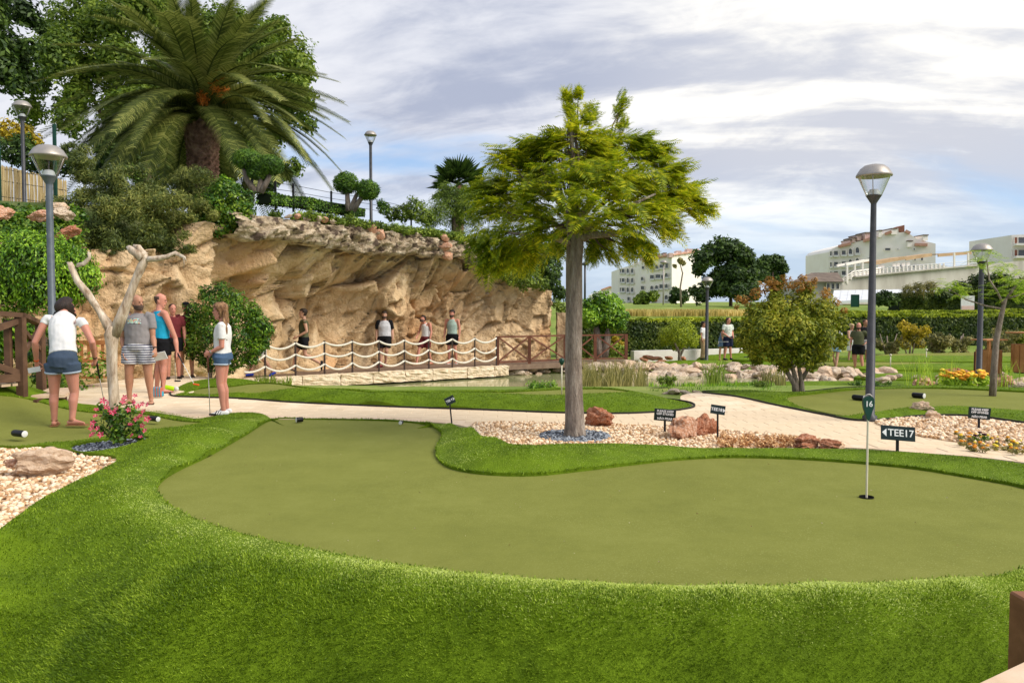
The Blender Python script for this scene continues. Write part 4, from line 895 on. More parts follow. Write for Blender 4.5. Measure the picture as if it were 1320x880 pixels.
# reed fence
M['reed'] = material('reed_screen', [(.25, (.28, .19, .08)), (.5, (.52, .40, .20)), (.75, (.70, .58, .34))], scale=4, detail=6, rough=.9, stretch=(14, 14, .6), bump=.6, bscale=30, bdist=.02)
rf = thing('reed_fence', 'reed screen fence on dark green posts at the upper left', 'fence', (-12, 20, 4))
a = P(-20, 240, 19.5); b = P(86, 240, 21.5)
for k in range(150):
    t = k/149; p = a.lerp(b, t); m_h = rnd.uniform(-.02, .04); 
    if k == 0: reeds = MB()
    z0, z1 = P(20, 272, 20).z, P(20, 214, 20).z-.15*t
    reeds.bar((p.x+12+rnd.uniform(-.01, .01), p.y-20+rnd.uniform(-.015, .015), z0-4), (p.x+12+rnd.uniform(-.02, .02), p.y-20, z1+m_h-4), .02, .012)
o = reeds.build('reeds', M['reed'], rf); tag(o, kind='stuff')
for z in (.35, .75, 1.05): m = MB(); q0 = a-Vector((12-24, 20, 0)); m.bar((a.x+12, a.y-20.02, P(20, 272, 20).z-4+z), (b.x+12, b.y-20.02, P(20, 272, 20).z-4+z), .01, .012); m.build('binding_wire', M['black'], rf)
for px in (3, 75): p = P(px, 240, 19.9 if px < 20 else 21.2); m = MB(); m.box((p.x+12, p.y-20.12, 1.0), (.07, .07, 3.0)); m.build('post', M['darkgreen'], rf)
# thin wire fence along the hill top with posts
wf = thing('wire_fence', 'thin dark wire fence on the hill crest behind the topiary', 'fence', (-6, 26, 4))
fp = [P(325, 238, 23), P(355, 244, 24), P(378, 247, 25), P(427, 256, 26.5), P(478, 263, 28.5), P(530, 275, 30)]
for p in fp: m = MB(); m.box((p.x+6, p.y-26, p.z-4-.2), (.06, .06, .9)); m.build('post', M['black'], wf)
for k in range(len(fp)-1):
    for dz in (.2, 0, -.2): m = MB(); m.tube([fp[k]-Vector((-6, 26, 4-dz)), fp[k+1]-Vector((-6, 26, 4-dz))], .008, 4); m.build('wire', M['black'], wf)
# distant mini golf lawns on the right
def mound(name, cx, cy, rx, ry, z, h, mat, seed):
    a = np.linspace(0, 2*math.pi, 40)[:-1]; r = np.random.default_rng(seed); w = 1+.12*np.sin(2*a+r.uniform(0, 6))+.08*np.sin(3*a+r.uniform(0, 6))
    pl = np.c_[cx+rx*w*np.cos(a), cy+ry*w*np.sin(a)]
    f = lambda p: z+h*np.sqrt(np.clip(sdist(pl, p)/min(rx, ry), 0, 1))
    o = sheet(name, pl, [], f, mat, min(rx, ry)/5, skirt=.3); return tag(o, kind='structure')
for k, (px, Y, wx, ry, z, h, mt) in enumerate(((1190, 19.5, 5.5, .7, -.42, .14, 'turf'), (1150, 26.2, 2.3, .6, -.56, .10, 'turf'), (1265, 23, 3.6, 1.0, -.48, .14, 'turf'), (1120, 28.6, 3.2, .6, -.5, .10, 'green'), (1270, 26.5, 4.6, .9, -.46, .16, 'turf'), (1180, 30.5, 7.5, 1.2, -.42, .14, 'turf'), (1050, 30, 3, .8, -.56, .10, 'turf'), (1290, 31, 5, .8, -.4, .22, 'green'))):
    mound('turf_mound' if mt == 'turf' else 'putting_green', (px-660)/1000*Y, Y, wx, ry, z, h, M[mt], k)
mound('turf_mound', (905-660)/1000*27.6, 29.0, 1.9, .8, -.62, .26, M['turf'], 31)
mound('turf_mound', (985-660)/1000*33, 33, 2.6, .9, -.62, .36, M['turf'], 32)
mound('putting_green', (975-660)/1000*30, 31, 3.4, 1.3, -.64, .06, M['green'], 33)
for p0_, n_ in ((1, 1),):
    pp = area_sample(np.array([(6.0, 28.3), (9.0, 28.3), (9.0, 29.4), (6.0, 29.4)]), [], 900)
# ================= vegetation =================
def V3(a): return np.array(a, float)
def leafcloud(clumps, n, leaf, seed, shell=.55, up=.5, fold=.25, aspect=.5, droop=0.0, hang=False, lump=.22):
    """n small folded leaves spread over clumps [(centre, radii)]; returns V, F"""
    r = np.random.default_rng(seed); C_ = np.array([c for c, _ in clumps], float); Rr = np.array([q if hasattr(q, '__len__') else (q, q, q) for _, q in clumps], float)
    w = (Rr.prod(1))**(2/3); k = r.choice(len(clumps), n, p=w/w.sum())
    d = r.normal(size=(n, 3)); d /= np.linalg.norm(d, axis=1)[:, None]
    rad = (shell+(1-shell)*r.random(n))**.8
    rad *= 1+lump*np.sin(d[:, 0]*5+k*1.7)*np.sin(d[:, 2]*6+k)+r.normal(0, .06, n)
    p = C_[k]+d*rad[:, None]*Rr[k]
    nrm = d*1.0+r.normal(0, .55, (n, 3)); nrm[:, 2] += up; nrm /= np.linalg.norm(nrm, axis=1)[:, None]
    t = np.cross(nrm, r.normal(size=(n, 3)));
    if hang: t = np.cross(np.cross(nrm, np.tile([0, 0, -1.], (n, 1))), nrm)+.4*t
    t /= np.linalg.norm(t, axis=1)[:, None]+1e-9
    t[:, 2] -= droop; b = np.cross(nrm, t); b /= np.linalg.norm(b, axis=1)[:, None]+1e-9
    L_ = leaf*r.uniform(.65, 1.35, n)[:, None]; wd_ = L_*aspect
    V = np.stack([p-t*L_*.5, p+b*wd_*.5-nrm*L_*fold*.3, p+t*L_*.5-nrm*L_*fold*.3, p-b*wd_*.5-nrm*L_*fold*.3], 1).reshape(-1, 3)
    i = np.arange(n)[:, None]*4
    return V, np.concatenate([i+[0, 1, 2], i+[0, 2, 3]])
def foliage(name, clumps, n, leaf, mat, seed, parent=None, **k):
    V, Fc = leafcloud(clumps, n, leaf, seed, **k); return npmesh(name, V, Fc, mat, parent)
def fill(c, rad, k, rc, seed, bias=.75, flat_=1.0, cut=-.6):
    """k clump centres inside an ellipsoid, most near its skin"""
    r = random.Random(seed); out = []
    while len(out) < k:
        d = Vector((r.gauss(0, 1), r.gauss(0, 1), r.gauss(0, 1))).normalized()
        if d.z < cut: continue
        q = bias+(1-bias)*r.random() if r.random() < .8 else r.random()*bias
        s = rc*r.uniform(.7, 1.3)
        out.append(((c[0]+d.x*q*rad[0], c[1]+d.y*q*rad[1], c[2]+d.z*q*rad[2]), (s, s, s*flat_)))
    return out
def trunk(name, paths, mat, parent, n=9):
    m = MB()
    for pts, rr in paths: m.tube(pts, rr, n)
    return m.build(name, mat, parent)
def wob(a, b, k, amp, seed):
    r = random.Random(seed); a, b = Vector(a), Vector(b); out = []
    for i in range(k+1):
        t = i/k; e = math.sin(math.pi*t)*amp; out.append(a.lerp(b, t)+Vector((r.uniform(-e, e), r.uniform(-e, e), r.uniform(-e, e)*.4)))
    return out
LM = {
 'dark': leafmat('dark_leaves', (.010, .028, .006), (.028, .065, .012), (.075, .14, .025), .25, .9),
 'juniper': leafmat('juniper_leaves', (.022, .042, .008), (.065, .10, .020), (.17, .20, .05), .2, .7),
 'poplar': leafmat('poplar_leaves', (.035, .075, .010), (.085, .155, .018), (.19, .28, .04), .4, .25),
 'ficus': leafmat('glossy_leaves', (.02, .07, .006), (.09, .22, .012), (.26, .46, .04), .3, 1.2, rough=.35),
 'bush': leafmat('bush_leaves', (.012, .045, .006), (.045, .125, .012), (.17, .28, .03), .3, 1.4, rough=.4),
 'pom': leafmat('topiary_leaves', (.015, .05, .004), (.05, .13, .010), (.12, .23, .02), .2, 2),
 'robinia': leafmat('robinia_leaves', (.075, .135, .004), (.20, .29, .010), (.45, .48, .022), .5, 1.0),
 'photinia': leafmat('photinia_leaves', (.05, .085, .007), (.15, .205, .015), (.33, .35, .04), .35, 1.3),
 'orange': leafmat('new_red_leaves', (.16, .10, .02), (.27, .15, .035), (.36, .23, .07), .4, 1.3),
 'yellow': leafmat('yellow_leaves', (.16, .15, .01), (.34, .30, .02), (.52, .44, .05), .4, 1.3),
 'olive': leafmat('olive_leaves', (.07, .085, .03), (.16, .17, .06), (.30, .29, .13), .3, 1.3),
 'ivy': leafmat('ivy_leaves', (.03, .06, .008), (.09, .16, .018), (.22, .32, .05), .3, 1.0),
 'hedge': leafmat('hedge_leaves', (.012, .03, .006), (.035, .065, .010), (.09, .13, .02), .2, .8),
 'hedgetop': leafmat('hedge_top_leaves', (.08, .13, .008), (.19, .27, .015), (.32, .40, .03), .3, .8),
 'fresh': leafmat('fresh_leaves', (.10, .20, .01), (.22, .38, .03), (.40, .55, .07), .5, 1.5),
 'straw': leafmat('straw_grass', (.22, .20, .06), (.38, .34, .13), (.55, .50, .24), .4, .3),
 'palm': leafmat('palm_leaves', (.03, .05, .010), (.085, .12, .025), (.22, .26, .08), .25, .8),
}
M['bark'] = material('grey_bark', [(.3, (.09, .065, .05)), (.5, (.27, .215, .17)), (.7, (.50, .43, .36))], scale=14, detail=10, rough=.9, bump=1.0, bscale=26, bdist=.07, stretch=(1, 1, .22), rough_noise=.75)
M['darkbark'] = material('dark_bark', [(.3, (.05, .035, .025)), (.7, (.17, .12, .09))], scale=8, detail=9, rough=.9, bump=1.0, bscale=22, bdist=.03, stretch=(1, 1, .25))
M['deadwood'] = material('bleached_wood', [(.33, (.20, .12, .07)), (.48, (.50, .39, .28)), (.68, (.76, .66, .54))], scale=15, detail=8, rough=.85, bump=.8, bscale=26, bdist=.015, stretch=(1, 1, .25), rough_noise=.65)

# ---- the young feathery tree on the gravel island ----
tg_ = G(741, 563, .015); TY = tg_.y
def TP(px, py, dy=0): return P(px, py, TY+dy)
tree = thing('feathery_tree', 'small feathery yellow green tree with a stout grey trunk on the gravel island', 'tree', tg_)
def rel(p): return Vector(p)-tg_
bm_ = [(rel(TP(741, 566)), .168), (rel(TP(741, 558)), .130), (rel(TP(741, 545)), .116), (rel(TP(740, 515)), .104), (rel(TP(739, 470)), .100), (rel(TP(740, 400)), .098), (rel(TP(740, 340)), .096), (rel(TP(742, 305)), .100), (rel(TP(741, 288)), .10), (rel(TP(738, 262)), .07)]
TRK = MB(); TRK.tube([b for b, _ in bm_], [q for _, q in bm_], 18)
lm = [([(742, 310, 0), (760, 303, -.1), (785, 302, -.25), (815, 295, -.35), (850, 285, -.3)], .055), ([(738, 315, 0), (720, 308, -.2), (690, 305, -.4), (655, 300, -.5)], .05), ([(741, 290, 0), (722, 262, .2), (700, 235, .3), (690, 205, .4)], .05),
      ([(741, 285, 0), (765, 258, .25), (790, 225, .35), (800, 175, .3)], .05), ([(739, 270, 0), (738, 230, 0), (737, 180, -.1), (736, 140, -.1)], .045), ([(742, 300, 0), (750, 280, .5), (770, 260, .9)], .045), ([(741, 300, 0), (735, 285, -.6), (730, 270, -1.0)], .045), ([(745, 300, 0), (790, 275, -.5), (845, 250, -.5)], .04), ([(735, 300, 0), (690, 275, .4), (640, 250, .5)], .04)]
for pts, r_ in lm:
    pp = [rel(TP(*q)) for q in pts]; TRK.tube(pp, [r_*(1-.75*i/(len(pp)-1)) for i in range(len(pp))], 7)
TRK.build('trunk', M['bark'], tree)
def frondmesh(L_, np_, droop, seed, wl=.30):
    r = random.Random(seed); V = []; Fc = []
    def rp(t): return Vector((L_*t*(1-.12*droop*t), 0, L_*(.12*t-droop*t*t*.55)))
    for i in range(np_):
        t = .14+.86*i/(np_-1); p = rp(t); tan = (rp(min(1, t+.02))-rp(t-.02)).normalized(); ll = L_*wl*(math.sin(math.pi*(.12+.80*t))**.7)*r.uniform(.85, 1.1)
        for s in (-1, 1):
            d = (Vector((.55, s*1.0, -.22*r.uniform(.4, 1.6)))).normalized(); d = (d+tan*.15).normalized(); w = ll*.13
            a = len(V); q = tan*w; V += [p, p+d*ll*.45+q, p+d*ll, p+d*ll*.5-q]; Fc += [(a, a+1, a+2), (a, a+2, a+3)]
    a = len(V); w = L_*.008
    for t in (0, .35, .7, 1): p = rp(t); V += [p+Vector((0, w*(1.1-t), 0)), p-Vector((0, w*(1.1-t), 0))]
    for k in range(3): b = a+2*k; Fc += [(b, b+1, b+3), (b, b+3, b+2)]
    return np.array([v[:] for v in V]), np.array(Fc)
FR = [frondmesh(.36, 12, dr_, k) for k, dr_ in enumerate((.15, .35, .6, .8))]
FRM = []
for V_, F_ in FR:
    o = npmesh('leaf', V_, F_, LM['robinia']); FRM.append(o.data); bpy.data.objects.remove(o)
cl = [(650, 203, 20, 0), (865, 218, 20, .1), (848, 192, 15, .3), (678, 188, 15, .2), (628, 245, 20, .2), (885, 245, 16, .3), (898, 258, 12, 0), (735, 150, 9, -.1), (739, 170, 9, -.1), (756, 178, 14, 0), (712, 180, 15, 0), (690, 186, 14, .1), (745, 128, 4, -.1), (730, 133, 5, -.1), (803, 136, 4, .3), (798, 150, 7, .3), (803, 168, 9, .3), (785, 180, 13, .3), (830, 184, 15, .2), (725, 185, 26, 0), (770, 190, 30, .1), (820, 185, 22, .2), (845, 200, 16, .2), (665, 205, 22, .3), (690, 215, 28, .3), (640, 235, 20, .4), (655, 250, 30, .2), (630, 270, 24, 0), (620, 300, 18, -.2), (632, 325, 14, -.2), (650, 300, 26, -.3), (690, 255, 36, -.4), (730, 225, 40, -.5), (780, 230, 40, -.4), (825, 230, 36, -.2), (860, 235, 24, 0), (870, 255, 22, 0), (895, 265, 16, 0), (912, 268, 10, 0), (840, 270, 30, -.3), (800, 270, 34, -.7), (745, 265, 38, -.9), (700, 290, 26, -.6), (860, 290, 18, -.1), (815, 300, 22, -.2), (770, 300, 24, .4), (790, 325, 12, .2), (765, 320, 12, .3), (838, 315, 9, -.2), (838, 328, 6, -.2), (680, 315, 20, -.1), (660, 325, 16, -.3), (643, 340, 9, -.3),
      (700, 230, 34, .8), (760, 220, 36, .9), (810, 240, 34, .8), (670, 270, 26, .8), (740, 280, 30, 1.0), (850, 262, 22, .7), (725, 300, 22, .6), (760, 160, 14, .3), (700, 190, 16, .2), (785, 205, 22, 0), (745, 205, 26, .2)]
rr = random.Random(5); fronds = []
for (px, py, rp_, dy) in cl:
    c = TP(px, py, dy); rad = rp_*TY/1000
    for k in range(int(13+1.8*rp_)):
        d = Vector((rr.gauss(0, 1), rr.gauss(0, 1), rr.gauss(0, 1))).normalized()*rr.uniform(.25, 1.0)*rad
        p = c+d*Vector((1, 1, .85)).length*.62 if False else c+Vector((d.x, d.y, d.z*.85))
        o_ = Vector((p.x-tg_.x, p.y-tg_.y, 0)); az = math.atan2(o_.y, o_.x)+rr.gauss(0, .9)
        pit = rr.uniform(-.45, .35)+(.75 if py < 175 else 0)-(.5 if py > 290 else 0)
        sc = rr.uniform(.65, 1.15)*(.62 if rp_ < 13 else 1)
        fronds.append((p-tg_-Vector((math.cos(az), math.sin(az), 0))*.14*sc, az, pit, rr.uniform(-.5, .5), sc, rr.randrange(4)))
rr.shuffle(fronds)
fronds.sort(key=lambda f: f[0].y)      # nearest to the viewer show largest
for f in fronds[:300]:
    o = link(bpy.data.objects.new('leaf', FRM[f[5]]), tree); o.location = f[0]; o.rotation_euler = (f[3], -f[2], f[1]); o.scale = (f[4],)*3
VV = []; FF = []; nv = 0
from mathutils import Euler
for f in fronds[300:]:
    V_, F_ = FR[f[5]]; Mx = np.array(Euler((f[3], -f[2], f[1])).to_matrix()); VV.append(V_@Mx.T*f[4]+np.array(f[0][:])); FF.append(F_+nv); nv += len(V_)
tag(npmesh('leaves', np.concatenate(VV), np.concatenate(FF), LM['robinia'], tree), kind='stuff')
# twigs
TW = MB(); r2 = random.Random(8)
for (px, py, rp_, dy) in cl:
    a = rel(TP(740+.35*(px-740), 290+.35*(py-290), dy*.35)); b = rel(TP(px, py, dy)); TW.tube(wob(a, b, 4, .05, int(px)), [.018, .015, .012, .009, .004], 5)
TW.build('twigs', M['darkbark'], tree)
# slate ring
m = MB(); m.lathe([(.42, 0), (.42, .025), (.36, .03), (0, .02)], (tg_.x, tg_.y+.02, .012), n=32); o = m.build('slate_bed', M['slate']); tag(o, kind='structure')
a = rg.uniform(0, 6.283, 900); q = np.sqrt(rg.random(900))*.40; pp = np.c_[tg_.x+q*np.cos(a), tg_.y+.02+q*np.sin(a)*1.0]
pebbles('slate_chips', 'grey slate chips ringing the trunk of the feathery tree', pp, np.full(900, .03), .020, M['slate'], 31)

# ---- dead forked tree ----
dg = G(151, 556, .02); DY = dg.y
def DP(px, py, dy=0): return P(px, py, DY+dy)-dg
dt_ = thing('dead_tree', 'bleached dead forked tree trunk rising out of the pink flowers', 'dead tree', dg)
paths = [([DP(150, 560), DP(148, 540), DP(146, 510), DP(146, 480), DP(144, 450), DP(145, 432), DP(147, 420)], [.072, .064, .060, .058, .062, .082, .068]),
         ([DP(146, 440), DP(139, 418), DP(130, 400), DP(112, 378), DP(100, 362), DP(92, 345), DP(90, 338)], [.055, .045, .042, .038, .036, .038, .022]),
         ([DP(148, 432), DP(158, 405), DP(165, 388), DP(175, 360), DP(184, 342), DP(187, 333), DP(182, 325)], [.07, .06, .054, .046, .042, .048, .04]),
         ([DP(98, 342), DP(108, 340), DP(115, 332), DP(117, 325)], [.028, .025, .022, .018]), ([DP(92, 346), DP(88, 338)], [.03, .012]),
         ([DP(185, 332), DP(176, 326), DP(169, 322), DP(166, 317)], [.07, .06, .05, .02]), ([DP(184, 330), DP(178, 318), DP(172, 316)], [.05, .035, .012]),
         ([DP(187, 334), DP(200, 334), DP(216, 331), DP(224, 326), DP(236, 332), DP(242, 337)], [.04, .034, .03, .026, .014, .006]), ([DP(224, 326), DP(234, 330), DP(238, 340), DP(236, 345)], [.02, .012, .008, .004])]
o = trunk('trunk', paths[:3], M['deadwood'], dt_, 12); trunk('branch', paths[3:5], M['deadwood'], dt_); trunk('branch', paths[5:7], M['deadwood'], dt_); trunk('branch', paths[7:], M['deadwood'], dt_)
for o in list(dt_.children):
    me = o.data
    for v in me.vertices: v.co += Vector(v.co).normalized()*0+Vector((noise.noise(v.co*9), noise.noise(v.co*9+Vector((5, 5, 5))), 0))*.035
# ---- pink flowering plant ----
fg = G(152, 570, .02); fl = thing('flowering_plant', 'dark leafed bush with pink and white trumpet flowers under the dead tree', 'flower bush', fg)
def FP(px, py, dy=0): return P(px, py, fg.y+dy)-fg
cls = [(FP(152, 555), .13), (FP(150, 545, -.05), .15), (FP(143, 535), .12), (FP(160, 532), .13), (FP(175, 548), .11), (FP(130, 552), .08), (FP(180, 562), .08), (FP(152, 563, -.08), .10), (FP(130, 523), .05), (FP(172, 527), .06), (FP(122, 545), .05)]
foliage('foliage', [(tuple(a), b) for a, b in cls], 900, .055, LM['bush'], 41, fl, aspect=.5, shell=.2)
m = MB(); r3 = random.Random(3)
for a, b in cls: m.tube([(0, 0, 0), a*.6+Vector((0, 0, -.02)), a], [.010, .007, .004], 5)
m.build('stems', M['darkbark'], fl)
M['pink'] = material('pink_petal', [(.35, (.72, .03, .10)), (.55, (.80, .10, .22)), (.75, (.90, .65, .68))], scale=45, detail=2, rough=.5, trans=.3)
M['cream'] = material('cream_petal', (.9, .82, .5), scale=9, rough=.5, trans=.3)
fm = MB()
for k in range(5):
    a = k*2*math.pi/5; d = Vector((math.cos(a), math.sin(a), 0)); s_v = Vector((-d.y, d.x, 0))
    fm.add([(0, 0, -.015), d*.020+s_v*.011+Vector((0, 0, .010)), d*.036+Vector((0, 0, .006)), d*.020-s_v*.011+Vector((0, 0, .010))], [(0, 1, 2), (0, 2, 3)])
fo = fm.build('flower', M['pink'], fl); first = True
for (px, py) in ((120, 545), (123, 536), (118, 552), (130, 560), (124, 528), (133, 516), (137, 524), (139, 519), (150, 527), (146, 532), (160, 512), (158, 517), (174, 510), (173, 518), (178, 524), (166, 528), (183, 520), (190, 521), (181, 536), (184, 548), (190, 540), (187, 555), (170, 560), (181, 563), (176, 540), (119, 560), (126, 552), (185, 530), (168, 547), (141, 528)):
    o = fo if first else fo.copy()
    if not first: link(o, fl)
    first = False; o.location = FP(px, py, -.12+r3.uniform(-.06, .04)); o.rotation_euler = (R(60)+r3.uniform(-.6, .6), r3.uniform(-.6, .6), r3.uniform(-1, 1)); sc = r3.uniform(.8, 1.25); o.scale = (sc, sc, sc)

# ---- palms ----
def palmfrond(L_, n, drop, seed, leaf=.42):
    r = random.Random(seed); V = []; Fc = []
    def rp(t): return Vector((L_*(t-.10*drop*t*t), 0, L_*(.42*t-drop*t*t)))
    for i in range(n):
        t = .10+.90*i/(n-1); p = rp(t); tan = (rp(min(1, t+.02))-rp(t-.02)).normalized(); nr = Vector((-tan.z, 0, tan.x)); ll = leaf*(math.sin(math.pi*(.10+.82*t))**.6)*r.uniform(.85, 1.1)
        for s in (-1, 1):
            d = (Vector((0, s*1.0, 0))+tan*.75+nr*(.25)-Vector((0, 0, .15*t))).normalized(); w = .050
            a = len(V); q = tan*w; V += [p-q*.5, p+q*.5, p+d*ll*.6+q*.3, p+d*ll-Vector((0, 0, ll*.22)), p+d*ll*.6-q*.3]; Fc += [(a, a+1, a+2), (a, a+2, a+4), (a+4, a+2, a+3)]
    a = len(V); ts = [j/8 for j in range(9)]
    for t in ts: p = rp(t); w = .05*(1.08-t); V += [p+Vector((0, w, .0)), p+Vector((0, 0, w)), p-Vector((0, w, 0)), p-Vector((0, 0, w))]
    for k in range(8):
        for j in range(4): b = a+4*k; c = (j+1) % 4; Fc += [(b+j, b+c, b+4+c), (b+j, b+4+c, b+4+j)]
    return np.array([v[:] for v in V]), np.array(Fc)
PY = 27.0; pc = P(266, 158, PY); pb = P(262, 235, PY)
palm = thing('date_palm', 'large date palm with drooping fronds on the hill above the rock wall', 'palm tree', (pb.x, pb.y, 3.9))
M['palmtrunk'] = material('palm_trunk', [(.3, (.09, .045, .03)), (.5, (.24, .13, .09)), (.7, (.38, .24, .17))], scale=5, rough=.9, bump=.6, bscale=20, bdist=.04)
m = MB(); H_ = pc.z-3.9; m.lathe([(.50, 0), (.46, H_*.5), (.50, H_*.8), (.62, H_*.93), (.4, H_*1.03)], n=20); m.build('trunk', M['palmtrunk'], palm)
m = MB()
for row in range(26):
    z = .6+row*(H_-.6)/26; rad_ = .47+.12*max(0, row-18)/8
    for k in range(13):
        a = (k+.5*(row % 2))/13*2*math.pi; d = Vector((math.cos(a), math.sin(a), 0)); s_v = Vector((-d.y, d.x, 0)); p = d*rad_+Vector((0, 0, z))
        m.add([p-s_v*.105, p+Vector((0, 0, -.10)), p+s_v*.105, p+Vector((0, 0, .10)), p+d*.09+Vector((0, 0, .05))], [(0, 1, 4), (1, 2, 4), (2, 3, 4), (3, 0, 4)])
m.build('trunk_scales', M['palmtrunk'], palm)
PF = []
for k, (dp) in enumerate((.45, .85, 1.1, 1.3)):
    V_, F_ = palmfrond(4.7, 96, dp, k, .58); o = npmesh('frond', V_, F_, LM['palm']); PF.append(o.data); bpy.data.objects.remove(o)
r4 = random.Random(21)
for k in range(130):
    u_ = k/129; pit = R(80)*(1-u_)**.8+R(4)*u_; az = k*2.39996+r4.uniform(-.25, .25)
    v = 0 if u_ < .16 else (1 if u_ < .45 else (2 if u_ < .75 else 3)); v = max(0, min(3, v+r4.choice((-1, 0, 0, 1)) if u_ > .2 else v))
    if v == 0: pit = max(pit, R(42))
    if u_ > .97 and math.sin(az) < -.55: continue
    if u_ > .70 and abs(math.sin(az)) < .30 and math.cos(az) > 0: continue
    if math.cos(az) > .55: v = min(v, 1)
    o = link(bpy.data.objects.new('frond', PF[v]), palm); o.location = (0, 0, H_-.15+.35*(1-u_)); o.rotation_euler = Euler((r4.uniform(-.25, .25), -(pit-R(20)), az)); sc = r4.uniform(.88, 1.05)*(1.0 if u_ > .1 else .93); o.scale = (sc, sc, sc)
M['datefruit'] = leafmat('date_stalks', (.30, .09, .01), (.50, .18, .02), (.62, .30, .06), .3, 3)
for (px, py, dy, s_) in ((280, 110, -1.2, .42), (290, 122, -.8, .3), (262, 128, -1.0, .28)):
    foliage('flower_stalks', [(tuple(P(px, py, PY+dy)-palm.location), (s_*.8, s_*.6, s_))], 150, .20, M['datefruit'], px, palm, aspect=.12, shell=.1, droop=.5)
# fan palm beyond the hill with a shaggy pine in front
fb = P(592, 245, 34); fp_ = thing('fan_palm', 'fan palm top showing above the pine on the hill', 'palm tree', (fb.x, fb.y, 4.0))
m = MB(); m.lathe([(.2, 0), (.18, fb.z-4), (.1, fb.z-3.8)], n=10); m.build('trunk', M['palmtrunk'], fp_)
def fan(seed):
    V = []; Fc = []
    for k in range(15):
        a = R(-75+150*k/14); d = Vector((math.cos(a), math.sin(a), .05)); s_v = Vector((-d.y, d.x, 0))*.035; o_ = Vector((.45, 0, 0)); L_ = .75*(1-.25*abs(k-7)/7); b = len(V)
        V += [o_, o_+d*L_*.6+s_v, o_+d*L_-Vector((0, 0, .12)), o_+d*L_*.6-s_v]; Fc += [(b, b+1, b+2), (b, b+2, b+3)]
    b = len(V); V += [Vector((0, .012, 0)), Vector((0, -.012, 0)), Vector((.45, 0, 0))]; Fc += [(b, b+1, b+2)]
    return np.array([v[:] for v in V]), np.array(Fc)
V_, F_ = fan(1); o = npmesh('fan_leaf', V_, F_, LM['dark']); fme = o.data; bpy.data.objects.remove(o)
for k in range(34):
    o = link(bpy.data.objects.new('fan_leaf', fme), fp_); o.location = (0, 0, fb.z-3.9); o.rotation_euler = (r4.uniform(-.6, .6), -R(80)*(1-k/33)+R(25)*(k/33), k*2.4); o.scale = (1.25,)*3
# ---- trees: silhouettes as clumps ----
def tree_px(name, label, cat, base, Y, clumps, n, leaf, mats, tr=None, group=None, tmat='darkbark', seed=1, depth=.8, **kw):
    """clumps: (px, py, radius px[, dy]) ; base pixel (px, py) or world z"""
    bz_ = P(base[0], base[1], Y) if len(base) == 2 else Vector(((base[0]-660)/1000*Y, Y, base[2]))
    t = thing(name, label, cat, bz_, 0, group); r = random.Random(seed); k = Y/1000
    cc = []
    for q in clumps:
        c = P(q[0], q[1], Y+(q[3] if len(q) > 3 else r.uniform(-depth, depth)))-bz_; cc.append((tuple(c), (q[2]*k,)*3))
    if tr:
        pa_ = []
        for pts, rads in tr: pa_.append(([P(a[0], a[1], Y+(a[2] if len(a) > 2 else 0))-bz_ for a in pts], [q*k for q in rads]))
        trunk('trunk', pa_, M[tmat], t)
    mats = mats if isinstance(mats, list) else [(mats, None)]
    if len(mats) == 1: foliage('crown', cc, n, leaf, LM[mats[0][0]], seed, t, **kw)
    else:
        for mname, sel in mats:
            sub = [c for c, q in zip(cc, clumps) if sel(q)]
            if sub: foliage('crown', sub, int(n*len(sub)/len(cc)), leaf, LM[mname], seed, t, **kw)
    return t
def blob(cx, cy, rx, ry, k, rc, seed, low=1.0):
    r = random.Random(seed); out = []
    for i in range(k):
        a = r.uniform(0, 6.283); q = math.sqrt(r.random())*.86
        out.append((cx+rx*q*math.cos(a), cy+ry*q*math.sin(a)*(1 if math.sin(a) < 0 else low), rc*r.uniform(.7, 1.3)))
    return out
# big poplars behind the palm
tree_px('poplar_tree', 'tall light green leafy tree behind the left half of the palm', 'tree', (120, 0, 4), 42, blob(150, 75, 95, 110, 34, 26, 1)+blob(60, 130, 45, 60, 8, 20, 2), 42000, .25, 'poplar', [([(150, 260), (152, 180), (150, 80)], [8, 6, 3]), ([(150, 180), (110, 110)], [4, 2]), ([(150, 160), (200, 90)], [4, 2])], depth=2.5, seed=1, shell=.35)
tree_px('poplar_tree', 'tall light green leafy tree behind the right half of the palm', 'tree', (320, 0, 4), 40, blob(315, 110, 88, 105, 34, 22, 3)+blob(330, 50, 40, 40, 8, 14, 4)+[(385, 95, 18), (395, 130, 16), (380, 215, 14), (398, 160, 12)], 38000, .23, 'poplar', [([(320, 260), (322, 180), (318, 60)], [8, 6, 3])], depth=2.2, seed=2, shell=.35)
tree_px('poplar_tree', 'tall leafy tree at the top centre left behind the palm crown', 'tree', (235, 0, 4), 46, blob(235, 60, 60, 90, 20, 26, 5), 22000, .26, 'poplar', [([(235, 260), (235, 100)], [7, 4])], depth=2, seed=3, shell=.35)
tree_px('dark_tree', 'dark leafy tree filling the top left corner', 'tree', (-30, 0, 3.5), 26, blob(-20, 60, 70, 90, 26, 22, 6)+[(30, 15, 22), (50, 30, 14), (35, 60, 14), (20, 110, 14)], 15000, .22, 'dark', [([(-30, 300), (-28, 100)], [10, 6])], depth=1.6, seed=4, shell=.3)
tree_px('dark_tree', 'dark green tree behind the palm trunk', 'tree', (190, 0, 4), 35, blob(190, 200, 90, 45, 22, 18, 7)+blob(330, 215, 60, 30, 12, 14, 8), 13000, .26, 'dark', [([(190, 260), (190, 200)], [6, 4])], depth=2, seed=5, shell=.35)
tree_px('shrub', 'yellowish shrub behind the reed fence at the upper left', 'shrub', (22, 205, ), 24, [(22, 166, 14), (8, 172, 14), (40, 180, 12)], 1800, .10, 'yellow', seed=6) if False else None
